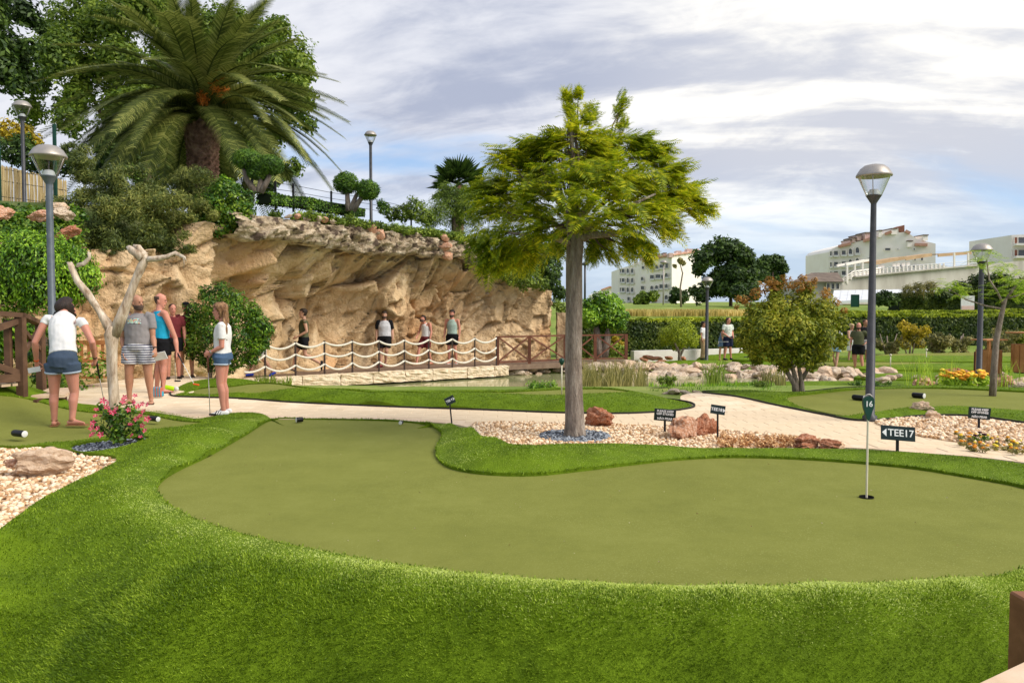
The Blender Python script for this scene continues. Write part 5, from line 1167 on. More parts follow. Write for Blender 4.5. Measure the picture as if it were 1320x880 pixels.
b_ = P(20, 215, 24); t_ = thing('shrub', 'yellow leafed shrub top above the reed fence', 'shrub', (b_.x, b_.y, 4)); foliage('crown', [(tuple(P(px, py, 24)-t_.location), r_*.024) for px, py, r_ in ((15, 170, 16), (32, 172, 12), (2, 176, 12), (45, 182, 10))], 2200, .11, LM['yellow'], 9, t_)
t_ = thing('shrub', 'dark green shrub just behind the reed fence', 'shrub', (b_.x+.5, b_.y-1, 4)); foliage('crown', [(tuple(P(px, py, 23)-t_.location), r_*.023) for px, py, r_ in ((15, 195, 18), (40, 205, 18), (62, 205, 16), (30, 185, 14), (85, 210, 18))], 3500, .12, LM['dark'], 10, t_)
# juniper mass over the wall
J = thing('juniper', 'spreading bronze green juniper spilling over the left rock wall', 'shrub', (-9.5, 20.5, 3.5))
jc = [(100, 205, 18, 19.5), (85, 190, 9, 19.5), (120, 225, 24, 19.3), (150, 235, 24, 19.5), (105, 250, 26, 19), (140, 270, 28, 18.8), (175, 245, 24, 19.5), (180, 275, 28, 19), (210, 260, 26, 19.5), (215, 290, 24, 19.3), (165, 300, 24, 18.6), (125, 300, 24, 18.6), (190, 310, 20, 18.8), (235, 235, 22, 20.5), (255, 250, 24, 20.5), (240, 275, 22, 20.2), (150, 318, 16, 18.4), (225, 310, 16, 19.2), (245, 300, 18, 19.9), (250, 275, 18, 20.1), (268, 262, 16, 20.3), (130, 322, 16, 18.3), (185, 325, 12, 18.7), (205, 322, 12, 18.9), (240, 318, 10, 19.6)]
r5 = random.Random(4); jj = []
for px, py, r_, Y in jc:
    for k in range(5): jj.append((tuple(P(px+r5.gauss(0, r_*.55), py+r5.gauss(0, r_*.4), Y+r5.uniform(-.5, .5))-J.location), (r_*.014*r5.uniform(.7, 1.3), r_*.014, r_*.010)))
foliage('foliage', jj, 60000, .10, LM['juniper'], 51, J, aspect=.22, shell=.3, up=.2)
t_ = thing('ivy_shrub', 'glossy green climber hanging over the left end of the rock ledge', 'shrub', (-7.6, 21, 3.6))
foliage('foliage', [(tuple(P(px, py, Y)-t_.location), r_*.0205) for px, py, r_, Y in ((290, 250, 22, 20.5), (310, 262, 20, 20.6), (275, 270, 20, 20.3), (300, 280, 18, 20.3), (318, 275, 12, 20.5), (265, 290, 14, 20.2), (285, 295, 12, 20.2), (245, 305, 12, 20), (262, 262, 16, 20.5))], 6500, .085, LM['bush'], 52, t_, aspect=.6, shell=.45)
t_ = thing('shrub', 'bright green low shrub beside the palm trunk', 'shrub', (-7.4, 22.5, 3.8)); foliage('foliage', [(tuple(P(px, py, 22)-t_.location), r_*.022) for px, py, r_ in ((292, 238, 12), (280, 243, 10), (305, 244, 9), (168, 222, 9), (178, 226, 9))], 2000, .08, LM['ficus'], 53, t_)
# ivy on the slope at left
sp_ = []
for k in range(150): px, py = r5.uniform(-30, 100), r5.uniform(268, 330); sp_.append((tuple(P(px, py, 17.5+(300-py)*.03+r5.uniform(-.3, .3))), (.28, .28, .16)))
tag(foliage('ivy', sp_, 12000, .09, LM['bush'], 54, None, shell=.2, aspect=.7), 'dark ivy covering the slope under the reed fence', 'ivy', kind='stuff')
# clipped round bush at left
b_ = P(55, 440, 14.2); t_ = thing('round_bush', 'big clipped glossy green bush behind the left lamp post', 'bush', (b_.x, b_.y, 0))
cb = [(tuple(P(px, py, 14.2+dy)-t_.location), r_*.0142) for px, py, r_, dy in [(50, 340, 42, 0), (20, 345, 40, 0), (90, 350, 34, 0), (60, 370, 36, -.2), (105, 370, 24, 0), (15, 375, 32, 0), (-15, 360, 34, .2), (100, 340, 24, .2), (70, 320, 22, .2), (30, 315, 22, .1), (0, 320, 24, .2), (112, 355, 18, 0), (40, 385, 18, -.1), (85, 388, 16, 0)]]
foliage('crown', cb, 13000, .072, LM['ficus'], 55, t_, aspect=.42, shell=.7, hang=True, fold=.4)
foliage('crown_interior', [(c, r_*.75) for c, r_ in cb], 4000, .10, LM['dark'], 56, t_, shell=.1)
trunk('trunk', [([(0, 0, 0), (.02, 0, .6), (0, 0, 1.3)], [.09, .08, .06])], M['darkbark'], t_)
# plants under the bridge
for k, (px, py, r_, Y, mt, lb) in enumerate(((70, 470, 22, 13.2, 'bush', 'leafy green plant at the foot of the wooden bridge posts'), (12, 435, 22, 13.6, 'ficus', 'light green leafy plant seen through the bridge railing'), (45, 440, 18, 13.8, 'ficus', 'yellow green plant right of the bridge post'))):
    g = P(px, py, Y); t_ = thing('leafy_plant', lb, 'plant', (g.x, g.y, 0)); foliage('foliage', [((rnd.uniform(-.3, .3), rnd.uniform(-.2, .2), g.z+rnd.uniform(-.3, .25)), r_*Y/1000*.5) for _ in range(12)], 1500, .09, LM[mt], 60+k, t_, aspect=.45)
t_ = thing('leafy_plant', 'low dark foliage filling the bank behind the wooden bridge', 'plant', (-9.5, 14.5, 0)); foliage('foliage', [((rnd.uniform(-2.5, 1.6), rnd.uniform(-.3, .5), rnd.uniform(.1, 1.3)), .35) for _ in range(40)], 6000, .10, LM['bush'], 64, t_, aspect=.45)
# bush behind the girl
b_ = P(296, 486, 17.2); t_ = thing('bush', 'wide dark green glossy bush behind the girl with the putter', 'bush', (b_.x, b_.y, 0)); Y = 17.2
cc = [(tuple(P(px, py, Y+dy)-t_.location), r_*Y/1000) for px, py, r_, dy in [(285, 375, 16, 0), (265, 378, 12, 0), (305, 385, 14, 0), (275, 395, 20, -.2), (300, 405, 22, -.2), (325, 400, 14, 0), (330, 420, 20, 0), (345, 425, 10, 0), (255, 415, 18, 0), (240, 425, 12, 0), (275, 425, 22, -.3), (305, 435, 22, -.3), (330, 445, 16, 0), (255, 440, 18, -.1), (285, 455, 18, -.2), (310, 462, 14, 0), (247, 455, 10, 0), (262, 462, 10, 0), (250, 400, 14, 0), (243, 440, 12, 0), (275, 470, 12, 0), (295, 472, 12, 0), (325, 462, 12, 0), (340, 440, 12, 0)]]
foliage('crown', [c for c in cc], 13000, .085, LM['bush'], 57, t_, aspect=.38, shell=.35); foliage('crown', [c for i, c in enumerate(cc) if i in (6, 7, 9, 12, 17)], 900, .08, LM['ficus'], 58, t_, aspect=.38)
trunk('trunk', [([P(270, 495, Y)-t_.location, P(272, 475, Y)-t_.location, P(262, 450, Y)-t_.location], [.05, .04, .03]), ([P(276, 495, Y)-t_.location, P(284, 475, Y)-t_.location, P(300, 450, Y)-t_.location], [.05, .04, .03]), ([P(273, 495, Y)-t_.location, P(268, 470, Y)-t_.location, P(280, 440, Y)-t_.location], [.04, .03, .02])], M['bark'], t_)
# topiary
def topi(label, Y, balls, stems, seed):
    b = P(stems[0][0][0], stems[0][0][1], Y); t = thing('topiary', label, 'topiary', b); k = Y/1000
    for px, py, rx, ry in balls:
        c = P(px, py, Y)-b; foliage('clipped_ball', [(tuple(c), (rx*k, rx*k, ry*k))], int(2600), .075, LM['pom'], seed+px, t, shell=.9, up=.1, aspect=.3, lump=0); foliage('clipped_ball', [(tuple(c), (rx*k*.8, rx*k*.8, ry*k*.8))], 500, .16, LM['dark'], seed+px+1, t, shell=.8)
    trunk('trunk', [([P(x, y, Y)-b for x, y in pts], [.10*1, .08, .06][:len(pts)] if len(pts) > 2 else [.09, .06]) for pts in stems], M['bark'], t)
topi('twin clipped topiary balls on the grassy crest left of the thin lamp', 25, [(446, 236, 16, 14), (474, 245, 15, 13)], [[(449, 272), (448, 258), (447, 240)], [(455, 272), (464, 258), (474, 248)], [(452, 270), (460, 250)]], 1)
topi('darker clipped topiary with two flat crowns right of the palm', 22.5, [(319, 206, 19, 13), (347, 213, 18, 13), (333, 222, 14, 10)], [[(330, 248), (318, 232), (314, 216)], [(333, 248), (336, 236), (334, 222)], [(336, 248), (345, 232), (350, 218)]], 2)
# low hedge and creepers on the crest
def hedge_line(name, label, pts, w, h, n, leaf, mat, seed, topmat=None, cat='hedge', rough_=.06):
    """pts: world (x, y, z base)"""
    o_ = Vector(pts[0]); t = thing(name, label, cat, o_); cl_ = []; r = np.random.default_rng(seed)
    P_ = np.array(pts, float); seg = np.r_[0, np.cumsum(np.linalg.norm(np.diff(P_, axis=0), axis=1))]; s = r.uniform(0, seg[-1], n)
    c = np.stack([np.interp(s, seg, P_[:, i]) for i in range(3)], 1); i = np.clip(np.searchsorted(seg, s)-1, 0, len(P_)-2); d = (P_[i+1]-P_[i]); d[:, 2] = 0; d /= np.linalg.norm(d, axis=1)[:, None]; sv = np.c_[-d[:, 1], d[:, 0], np.zeros(n)]
    f = r.random(n); per = w+2*h; q = f*per; off = np.where(q < h, -w/2, np.where(q < h+w, q-h-w/2, w/2)); zz_ = np.where(q < h, q, np.where(q < h+w, h, per-q))
    bump_ = rough_*np.array([noise.noise(Vector((a*1.2, b*2.5, 3))) for a, b in zip(s, zz_)])
    p = c+sv*(off+np.sign(off)*bump_-(r.random(n)*.08*np.sign(off)))[:, None]; p[:, 2] += zz_+bump_*2*(q > h)*(q < h+w)-r.random(n)*.05
    nr = np.where(((q < h) | (q > h+w))[:, None], sv*np.sign(off)[:, None], np.array([[0, 0, 1.]]))+r.normal(0, .5, (n, 3)); nr /= np.linalg.norm(nr, axis=1)[:, None]
    tt_ = np.cross(nr, r.normal(size=(n, 3))); tt_ /= np.linalg.norm(tt_, axis=1)[:, None]; bb_ = np.cross(nr, tt_); L_ = leaf*r.uniform(.6, 1.4, n)[:, None]
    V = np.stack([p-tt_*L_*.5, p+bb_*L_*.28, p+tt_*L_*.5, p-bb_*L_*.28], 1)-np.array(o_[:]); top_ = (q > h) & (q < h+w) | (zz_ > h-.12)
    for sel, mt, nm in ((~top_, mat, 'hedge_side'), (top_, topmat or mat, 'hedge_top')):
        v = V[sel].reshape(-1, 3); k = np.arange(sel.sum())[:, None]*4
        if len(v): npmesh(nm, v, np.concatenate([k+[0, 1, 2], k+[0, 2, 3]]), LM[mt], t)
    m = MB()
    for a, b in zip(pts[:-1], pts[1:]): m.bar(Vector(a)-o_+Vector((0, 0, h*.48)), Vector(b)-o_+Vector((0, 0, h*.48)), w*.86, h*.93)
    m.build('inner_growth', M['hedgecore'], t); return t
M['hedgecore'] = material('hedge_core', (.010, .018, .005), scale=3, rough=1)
q = lambda px, py, Y, dz=0: tuple(P(px, py, Y)+Vector((0, 0, dz)))
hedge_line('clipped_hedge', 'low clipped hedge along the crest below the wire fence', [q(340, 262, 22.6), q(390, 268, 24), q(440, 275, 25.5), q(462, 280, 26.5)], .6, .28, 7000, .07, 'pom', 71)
iv = []
for k in range(230):
    px = r5.uniform(330, 640); k_ = int(np.argmin(np.abs(wpx-px))); o_ = r5.uniform(-1.5, .18); z = np.interp(px, [262, 400, 560, 600, 632], [4.15, 4.12, 4.0, 3.85, 3.4])+r5.uniform(-.02, .12)-.06*o_
    iv.append(((lx[k_]+wnx[k_]*o_, ly[k_]+wny[k_]*o_, z), (.22, .22, .15)))
tag(foliage('ivy', iv, 22000, .085, LM['ivy'], 72, None, shell=.2, aspect=.6), 'green creeper spilling along the top of the rock ledge', 'ivy', kind='stuff')
def shrub(label, cl_, n, leaf, mat, seed, name='shrub', cat='shrub', **kw):
    c0 = P(cl_[0][0], cl_[0][1], cl_[0][3]); t = thing(name, label, cat, (c0.x, c0.y, c0.z-cl_[0][2]*cl_[0][3]/1000)); L_ = t.location
    foliage('foliage', [(tuple(P(a, b, Y)-L_), r_*Y/1000) for a, b, r_, Y in cl_], n, leaf, LM[mat], seed, t, **kw); return t
shrub('rounded green shrub on the crest below the fan palm', [(535, 270, 16, 27), (520, 275, 12, 27), (550, 280, 12, 27), (505, 276, 10, 27)], 3500, .09, 'ivy', 73)
shrub('small upright shrub beside the thin street lamp on the crest', [(494, 270, 8, 26.5), (491, 262, 6, 26.5), (498, 265, 5, 26.5)], 900, .07, 'bush', 74)
tree_px('pine_tree', 'fluffy grey green pine on the crest under the fan palm', 'tree', (585, 295), 31, [(580, 258, 22), (600, 262, 22), (565, 272, 20), (590, 280, 24), (612, 278, 16), (555, 285, 14), (575, 244, 12), (600, 248, 10)], 10000, .15, 'ivy', [([(585, 300), (585, 270)], [3, 2])], seed=75, aspect=.16, shell=.2)
shrub('leafy creeper hanging over the right end of the rock wall', [(655, 352, 16, 28.6), (675, 358, 16, 29), (690, 362, 12, 29.4), (640, 345, 12, 28.3), (665, 340, 18, 29.2), (700, 366, 10, 29.6), (625, 345, 8, 28), (683, 345, 14, 29.5)], 5500, .10, 'ivy', 76, 'ivy_shrub')
shrub('dark bushy tree behind the feathery tree trunk', [(690, 330, 22, 33), (705, 345, 20, 33), (680, 315, 16, 33), (715, 325, 12, 33), (660, 325, 16, 33), (710, 365, 14, 33), (722, 378, 10, 33)], 7000, .16, 'dark', 77, 'dark_tree', 'tree')
shrub('ivy draped over the short rock pillar', [(722, 395, 8, 31), (726, 402, 6, 31), (716, 390, 7, 30.6)], 700, .09, 'ivy', 78)

# ---- right side trees ----
t_ = tree_px('ficus_tree', 'round clipped bright green tree behind the pond right of the big trunk', 'tree', (772, 460), 30.5, [(780, 402, 22), (765, 398, 16), (795, 405, 16), (775, 388, 14), (790, 390, 13), (760, 410, 14), (798, 415, 11), (775, 418, 14), (785, 422, 10)], 9000, .13, 'ficus', [([(772, 462), (771, 440), (768, 420)], [7, 5, 4]), ([(778, 462), (782, 440), (784, 420)], [6, 5, 3])], tmat='bark', seed=81, aspect=.5)
tree_px('small_tree', 'small round yellow green tree in front of the long hedge', 'tree', (875, 467), 29.5, [(875, 430, 16), (860, 432, 12), (890, 434, 12), (868, 422, 10), (884, 422, 11), (875, 440, 14), (856, 440, 7), (894, 441, 7)], 6500, .08, 'hedgetop', [([(876, 469), (876, 455), (870, 442)], [2.6, 2.0, 1.2]), ([(876, 460), (884, 444)], [1.8, 1])], tmat='bark', seed=82)
tree_px('photinia_tree', 'multi stemmed bushy tree with orange new tips beside the path', 'tree', (1030, 510), 14.0, [(1000, 395, 20, 0), (975, 405, 18, 0), (1030, 395, 22, .1), (1060, 400, 20, 0), (1080, 415, 16, 0), (965, 425, 16, 0), (990, 425, 24, -.4), (1025, 425, 26, -.5), (1058, 430, 22, -.4), (1082, 440, 12, 0), (970, 445, 16, -.1), (1000, 450, 20, -.3), (1035, 455, 20, -.3), (1060, 455, 14, -.1), (1010, 470, 12, 0), (975, 462, 10, 0), (955, 440, 10, 0), (1045, 470, 10, 0), (1000, 375, 12, .1), (1040, 375, 12, .1), (1015, 430, 30, .5), (1050, 425, 24, .5), (990, 410, 24, .5)], 24000, .075, [('photinia', lambda q: True)], [([(1026, 511), (1024, 495), (1012, 475), (1000, 455)], [4.5, 3.6, 2.6, 1.5]), ([(1027, 511), (1026, 490), (1020, 468), (1018, 440)], [4, 3.2, 2.4, 1.4]), ([(1034, 511), (1033, 490), (1030, 475), (1035, 450)], [4, 3.2, 2.4, 1.4]), ([(1033, 490), (1042, 475), (1055, 450)], [3, 2.2, 1.4]), ([(1015, 478), (1005, 462), (985, 440)], [3, 2.5, 1.5])], tmat='bark', seed=83, aspect=.4, shell=.3)
ph = [o for o in COL.objects if o.name.startswith('photinia_tree')][0]
foliage('new_tips', [(tuple(P(px, py, 14)-ph.location), r_*.014) for px, py, r_ in ((992, 362, 7), (985, 370, 9), (1000, 368, 9), (1015, 366, 9), (1030, 368, 9), (1045, 368, 8), (1050, 362, 5), (1065, 378, 8), (975, 378, 8), (962, 388, 7), (952, 385, 5), (1078, 390, 6), (1035, 358, 6), (1010, 358, 5), (950, 395, 4), (1088, 400, 5))], 1300, .07, LM['orange'], 84, ph, aspect=.4, up=1.0)
# young tree at right with leaves in layers
yb = P(1279, 514, 13.3); yt = thing('young_tree', 'young pale trunked tree with sparse fresh green fronds at the right edge', 'tree', (yb.x, yb.y, .02))
def YP(px, py, dy=0): return P(px, py, 13.3+dy)-yt.location
trunk('trunk', [([YP(1279, 516), YP(1281, 480), YP(1284, 440), (YP(1290, 410)), YP(1296, 385)], [.06, .055, .05, .042, .03]), ([YP(1293, 392), YP(1285, 375), YP(1275, 360), YP(1272, 335)], [.022, .018, .014, .008]), ([YP(1296, 387), YP(1308, 370), YP(1322, 355)], [.024, .018, .01]), ([YP(1292, 398), YP(1270, 394), YP(1245, 386), YP(1222, 372)], [.02, .015, .012, .006]), ([YP(1296, 385), YP(1315, 380), YP(1340, 372)], [.02, .015, .01])], M['bark'], yt)
V_, F_ = frondmesh(.36, 10, .55, 77, .26); o = npmesh('leaf', V_, F_, LM['fresh']); yl = o.data; bpy.data.objects.remove(o)
r6 = random.Random(6)
for px, py, n_ in ((1272, 325, 14), (1280, 338, 14), (1268, 345, 10), (1290, 345, 8), (1228, 365, 14), (1240, 375, 14), (1222, 370, 10), (1255, 378, 6), (1300, 362, 14), (1315, 365, 16), (1300, 378, 12), (1325, 378, 14), (1308, 350, 10), (1335, 362, 12), (1286, 375, 6)):
    for k in range(n_):
        o = link(bpy.data.objects.new('leaf', yl), yt); o.location = YP(px+r6.uniform(-9, 9), py+r6.uniform(-6, 6), r6.uniform(-.3, .3)); o.rotation_euler = (r6.uniform(-.4, .4), r6.uniform(-.3, .4), r6.uniform(0, 6.28)); sc = r6.uniform(.6, 1.0); o.scale = (sc, sc, sc)
# far trees
tree_px('far_tree', 'large dark round tree on the field beside the white apartment block', 'tree', (942, 394), 75, blob(935, 345, 40, 36, 30, 13, 91)+[(965, 350, 12), (970, 365, 10), (905, 380, 12), (915, 370, 12), (895, 375, 8)], 20000, .42, 'dark', [([(942, 400), (942, 380), (938, 350)], [2.5, 2.2, 1.5])], depth=2.5, seed=91, shell=.3)
tree_px('far_tree', 'smaller dark tree right of the large round tree', 'tree', (996, 394), 85, blob(996, 350, 20, 18, 12, 9, 92), 6000, .42, 'dark', [([(996, 394), (996, 350)], [1.5, 1])], depth=1.5, seed=92)
tree_px('far_tree', 'dark tree just behind the orange tipped tree', 'tree', (1015, 394), 70, blob(960, 380, 22, 12, 6, 8, 93), 2500, .35, 'dark', seed=93)
tree_px('far_bush', 'small green bush at the foot of the white apartment block', 'bush', (835, 392), 110, [(830, 384, 9), (842, 381, 7), (822, 388, 6)], 1800, .5, 'ivy', seed=94)
tree_px('far_bush', 'dark bush in front of the right wing of the apartment block', 'bush', (873, 392), 110, [(872, 378, 8), (880, 382, 8), (868, 385, 6)], 1800, .5, 'dark', seed=95)
tree_px('slender_tree', 'tiny topped slender tree before the right wing of the apartment block', 'tree', (878, 396), 70, [(877, 336, 4), (881, 339, 3), (870, 343, 2.5)], 500, .25, 'olive', [([(878, 396), (877, 370), (880, 352), (876, 338)], [1.4, 1.1, .9, .5])], tmat='bark', seed=96)
# ---- hedges ----
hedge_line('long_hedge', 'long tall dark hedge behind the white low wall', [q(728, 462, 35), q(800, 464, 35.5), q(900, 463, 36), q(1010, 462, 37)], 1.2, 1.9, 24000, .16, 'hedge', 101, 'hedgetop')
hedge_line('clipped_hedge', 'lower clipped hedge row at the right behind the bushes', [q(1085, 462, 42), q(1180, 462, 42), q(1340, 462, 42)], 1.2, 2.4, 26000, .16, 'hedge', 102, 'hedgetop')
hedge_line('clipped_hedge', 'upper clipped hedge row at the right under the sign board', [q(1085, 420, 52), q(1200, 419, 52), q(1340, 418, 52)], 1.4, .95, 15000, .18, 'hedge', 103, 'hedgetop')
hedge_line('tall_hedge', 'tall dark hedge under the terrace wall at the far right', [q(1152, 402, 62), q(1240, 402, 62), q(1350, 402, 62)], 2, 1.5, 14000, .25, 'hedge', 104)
shrub('dark tall shrubs behind the young tree at the right edge', [(1240, 376, 14, 61), (1265, 368, 16, 61), (1290, 366, 16, 61), (1312, 372, 14, 61), (1330, 370, 14, 61), (1215, 382, 12, 61), (1185, 386, 10, 61)], 9000, .26, 'hedge', 105)
shrub('round dark shrub beside the big lamp post in front of the white canopy', [(1142, 384, 10, 60), (1134, 385, 8, 60), (1150, 386, 8, 60)], 2500, .25, 'dark', 106)
shrub('wispy grass tuft shrub in front of the terrace wall', [(1185, 372, 8, 60), (1200, 370, 8, 60), (1170, 374, 7, 60)], 500, .8, 'olive', 107, aspect=.05, hang=False)
# bushes behind the far right lawns
for k, (px, py, r_, Y, mt, lb) in enumerate(((1173, 432, 17, 35, 'yellow', 'bush with yellow tips left of the far right lamp post'), (1208, 445, 15, 36, 'olive', 'grey green bush just right of the yellow tipped bush'), (1235, 448, 15, 36, 'olive', 'loose grey green bush left of the far lamp post'), (1290, 440, 17, 36, 'olive', 'loose bush right of the far lamp post'), (1315, 440, 17, 36.5, 'photinia', 'olive green bush at the right picture edge'), (1145, 450, 12, 36, 'olive', 'low bush between the big lamp post and the yellow bush'))):
    g = P(px, py, Y); t_ = thing('bush', lb, 'bush', (g.x, g.y, gh(g.x, g.y))); kk = Y/1000
    cc = [((rnd.uniform(-r_, r_)*kk, rnd.uniform(-.5, .5), g.z-t_.location.z+rnd.uniform(-r_, r_)*kk*.8), r_*kk*.42) for _ in range(16)]
    foliage('foliage', cc, 3600, .11, LM[mt], 110+k, t_, shell=.25)
    if mt == 'yellow': foliage('foliage', [(c, r2_*.9) for c, r2_ in cc if c[2] < g.z-t_.location.z], 2200, .11, LM['olive'], 118, t_)
    trunk('trunk', [([(0, 0, 0), (rnd.uniform(-.2, .2), 0, .9)], [.05, .03]), ([(.1, 0, 0), (rnd.uniform(.1, .5), 0, 1.0)], [.04, .02]), ([(-.1, 0, 0), (-.4, 0, 1.0)], [.04, .02])], M['bark'], t_)
# ---- flowers ----
M['marigold'] = material('marigold', [(.3, (.70, .25, .01)), (.5, (.85, .45, .02)), (.7, (.90, .70, .06))], scale=3, detail=2, rough=.6, island=.6)
M['darkflower'] = material('maroon_pansy', (.06, .01, .03), scale=5)
def flowers(name, label, pts, zf_, size, mat, seed, stem=.12, leafm='fresh', nl_=8):
    r = random.Random(seed); V0, F0 = ico(1); out = []; fs = []; n = 0; lv = []
    for x, y in pts:
        z = zf_(x, y)+stem*r.uniform(.6, 1.2); s = size*r.uniform(.7, 1.3); out.append(V0*np.array([s, s, s*.6])*(1+rg.normal(0, .15, (len(V0), 1)))+[x, y, z]); fs.append(F0+n*len(V0)); n += 1
        lv.append(((x, y, z-stem*.6), (size*2.2, size*2.2, stem*.5)))
    t = thing(name, label, 'flower bed', (pts[0][0], pts[0][1], zf_(*pts[0])))
    o = npmesh('blossoms', np.concatenate(out)-np.array(t.location[:]), np.concatenate(fs), mat, t); tag(o, kind='stuff')
    o = foliage('foliage', [((c[0]-t.location.x, c[1]-t.location.y, c[2]-t.location.z), q_) for c, q_ in lv], len(pts)*nl_, size*2.2, LM[leafm], seed, t, shell=.1, aspect=.35); tag(o, kind='stuff'); return t
pts = []
for k in range(70): px = rnd.uniform(1212, 1272); Y = rnd.uniform(16.2, 17.2); p = P(px, 496, Y); pts.append((p.x, p.y))
flowers('marigold_bed', 'row of yellow and orange marigolds behind the right green', pts, lambda x, y: -.08, .055, M['marigold'], 3, .22, 'fresh', 14)
pts = []
for k in range(46):
    px = rnd.choice((rnd.uniform(1230, 1290), rnd.uniform(1285, 1335))); py = rnd.uniform(560, 578)+(px-1260)*.09; g = G(px, py, .05); pts.append((g.x, g.y))
flowers('yellow_flower_bed', 'low yellow flowers in the gravel along the path edge at right', pts, lambda x, y: .02, .020, M['marigold'], 4, .06, 'olive', 26)
pts = [(G(px, py, .1).x, G(px, py, .1).y) for px, py in ((1263, 557), (1257, 561), (1269, 560))]; flowers('pansy_clump', 'dark maroon pansies below the keep off stones sign at right', pts, lambda x, y: .04, .022, M['darkflower'], 5, .06, 'bush', 20)
# dry creeper on the gravel island
dc = []
for k in range(60): px = rnd.uniform(925, 1028); py = rnd.uniform(565, 575); g = G(px, py, .05); dc.append(((g.x, g.y, .05+rnd.uniform(0, .04)), (.05, .05, .04)))
tag(foliage('dry_creeper', dc, 2600, .03, M['dryleaf'], 130, None, shell=.1, aspect=.6), 'dry brown ground creeper between the red rocks on the gravel island', 'creeper', kind='stuff')
# ---- reeds and waterside plants ----
def reeds_(name, label, pts, h, mat, seed, zb=-.82, w=.018, n=10):
    r = random.Random(seed); V = []; Fc = []
    for x, y in pts:
        for k in range(n):
            a = r.uniform(0, 6.28); hh = h*r.uniform(.5, 1.1); ln_ = r.uniform(.05, .4)*hh; bx, by = x+r.gauss(0, .06), y+r.gauss(0, .06); d = Vector((math.cos(a), math.sin(a), 0)); s_v = Vector((1, .2, 0))*w*.5
            b = len(V); B = Vector((bx, by, zb)); V += [B-s_v, B+s_v, B+d*ln_*.3+Vector((0, 0, hh*.6))+s_v*.8, B+d*ln_*.3+Vector((0, 0, hh*.6))-s_v*.8, B+d*ln_+Vector((0, 0, hh))]; Fc += [(b, b+1, b+2), (b, b+2, b+3), (b+3, b+2, b+4)]
    return tag(npmesh(name, np.array([v[:] for v in V]), np.array(Fc), LM[mat]), label, 'reeds', kind='stuff')
def band(px0, px1, Y0, Y1, n): return [((px-660)/1000*Y, Y) for px, Y in ((rnd.uniform(px0, px1), rnd.uniform(Y0, Y1)) for _ in range(n))]
reeds_('reeds', 'thin olive reeds in the shallow water behind the trunk', band(750, 830, 20, 23, 70), .95, 'olive', 141)
reeds_('reeds', 'sparse yellowish reeds along the near pond edge', band(520, 740, 17.5, 20, 44), .55, 'olive', 142, n=6)
reeds_('reeds', 'fresh green reeds by the far rocks', band(912, 935, 21, 22, 16), 1.0, 'ivy', 143)
reeds_('reeds', 'tall thin grass behind the right green', band(1170, 1240, 15.8, 17, 14), .75, 'fresh', 144, zb=-.12, w=.012, n=5)
reeds_('reeds', 'thin grass blades at the far right behind the green', band(1290, 1330, 15.8, 17, 8), .6, 'fresh', 145, zb=-.12, w=.012, n=5)
reeds_('reeds', 'low grass on the slope in front of the walkway', band(330, 370, 19, 20.5, 26), .35, 'ivy', 146, zb=-.5)
reeds_('reeds', 'spiky grass by the pond under the reddish tree', band(985, 1010, 17, 18.5, 12), .5, 'olive', 147, zb=-.3)
for k, (px, py, r_, Y, mt, lb) in enumerate(((698, 496, 14, 16, 'ficus', 'bright green waterside plant left of the big trunk'), (960, 499, 11, 16.5, 'ficus', 'bright green plant at the near pond edge left of the reddish tree'), (985, 497, 9, 16.5, 'ivy', 'green plant at the pond edge under the reddish tree'), (1113, 497, 10, 17, 'bush', 'green plant left of the big lamp post'), (1135, 497, 8, 17, 'bush', 'green plant right of the big lamp post'), (1165, 503, 8, 16, 'ivy', 'low green tuft left of the salmon rock'), (855, 490, 9, 16.2, 'ivy', 'green waterside plant behind the mound tip'))):
    g = P(px, py, Y); t_ = thing('waterside_plant', lb, 'plant', (g.x, g.y, -.5)); kk = Y/1000
    cc = [((rnd.uniform(-r_, r_)*kk*1.5, rnd.uniform(-.15, .15), g.z+.5+rnd.uniform(-r_, r_)*kk*.4), r_*kk*.6) for _ in range(8)]; foliage('foliage', cc, 1100, .055, LM[mt], 150+k, t_, shell=.1, aspect=.35)
reeds_('reeds', 'low green fringe along the near pond edge', band(840, 1010, 15.4, 17.5, 120), .22, 'ficus', 148, zb=-.28, n=14)
reeds_('reeds', 'dry pale grass on the far field crest', [((px-660)/1000*Y, Y) for px, Y in ((rnd.uniform(795, 1000), rnd.uniform(52, 62)) for _ in range(620))], .5, 'straw', 149, zb=1.1, w=.07, n=12)
# shrubs right of the railing by the pond
shrub('yellow green shrub behind the railing right of the big trunk', [(745, 440, 12, 31), (755, 452, 10, 31), (738, 455, 10, 31), (790, 450, 9, 31), (800, 452, 8, 31)], 2400, .12, 'ivy', 160)
shrub('fading yellow plant between the railing and the hedge', [(795, 440, 7, 31.5), (802, 446, 6, 31.5), (785, 447, 7, 31.5)], 900, .12, 'yellow', 161)
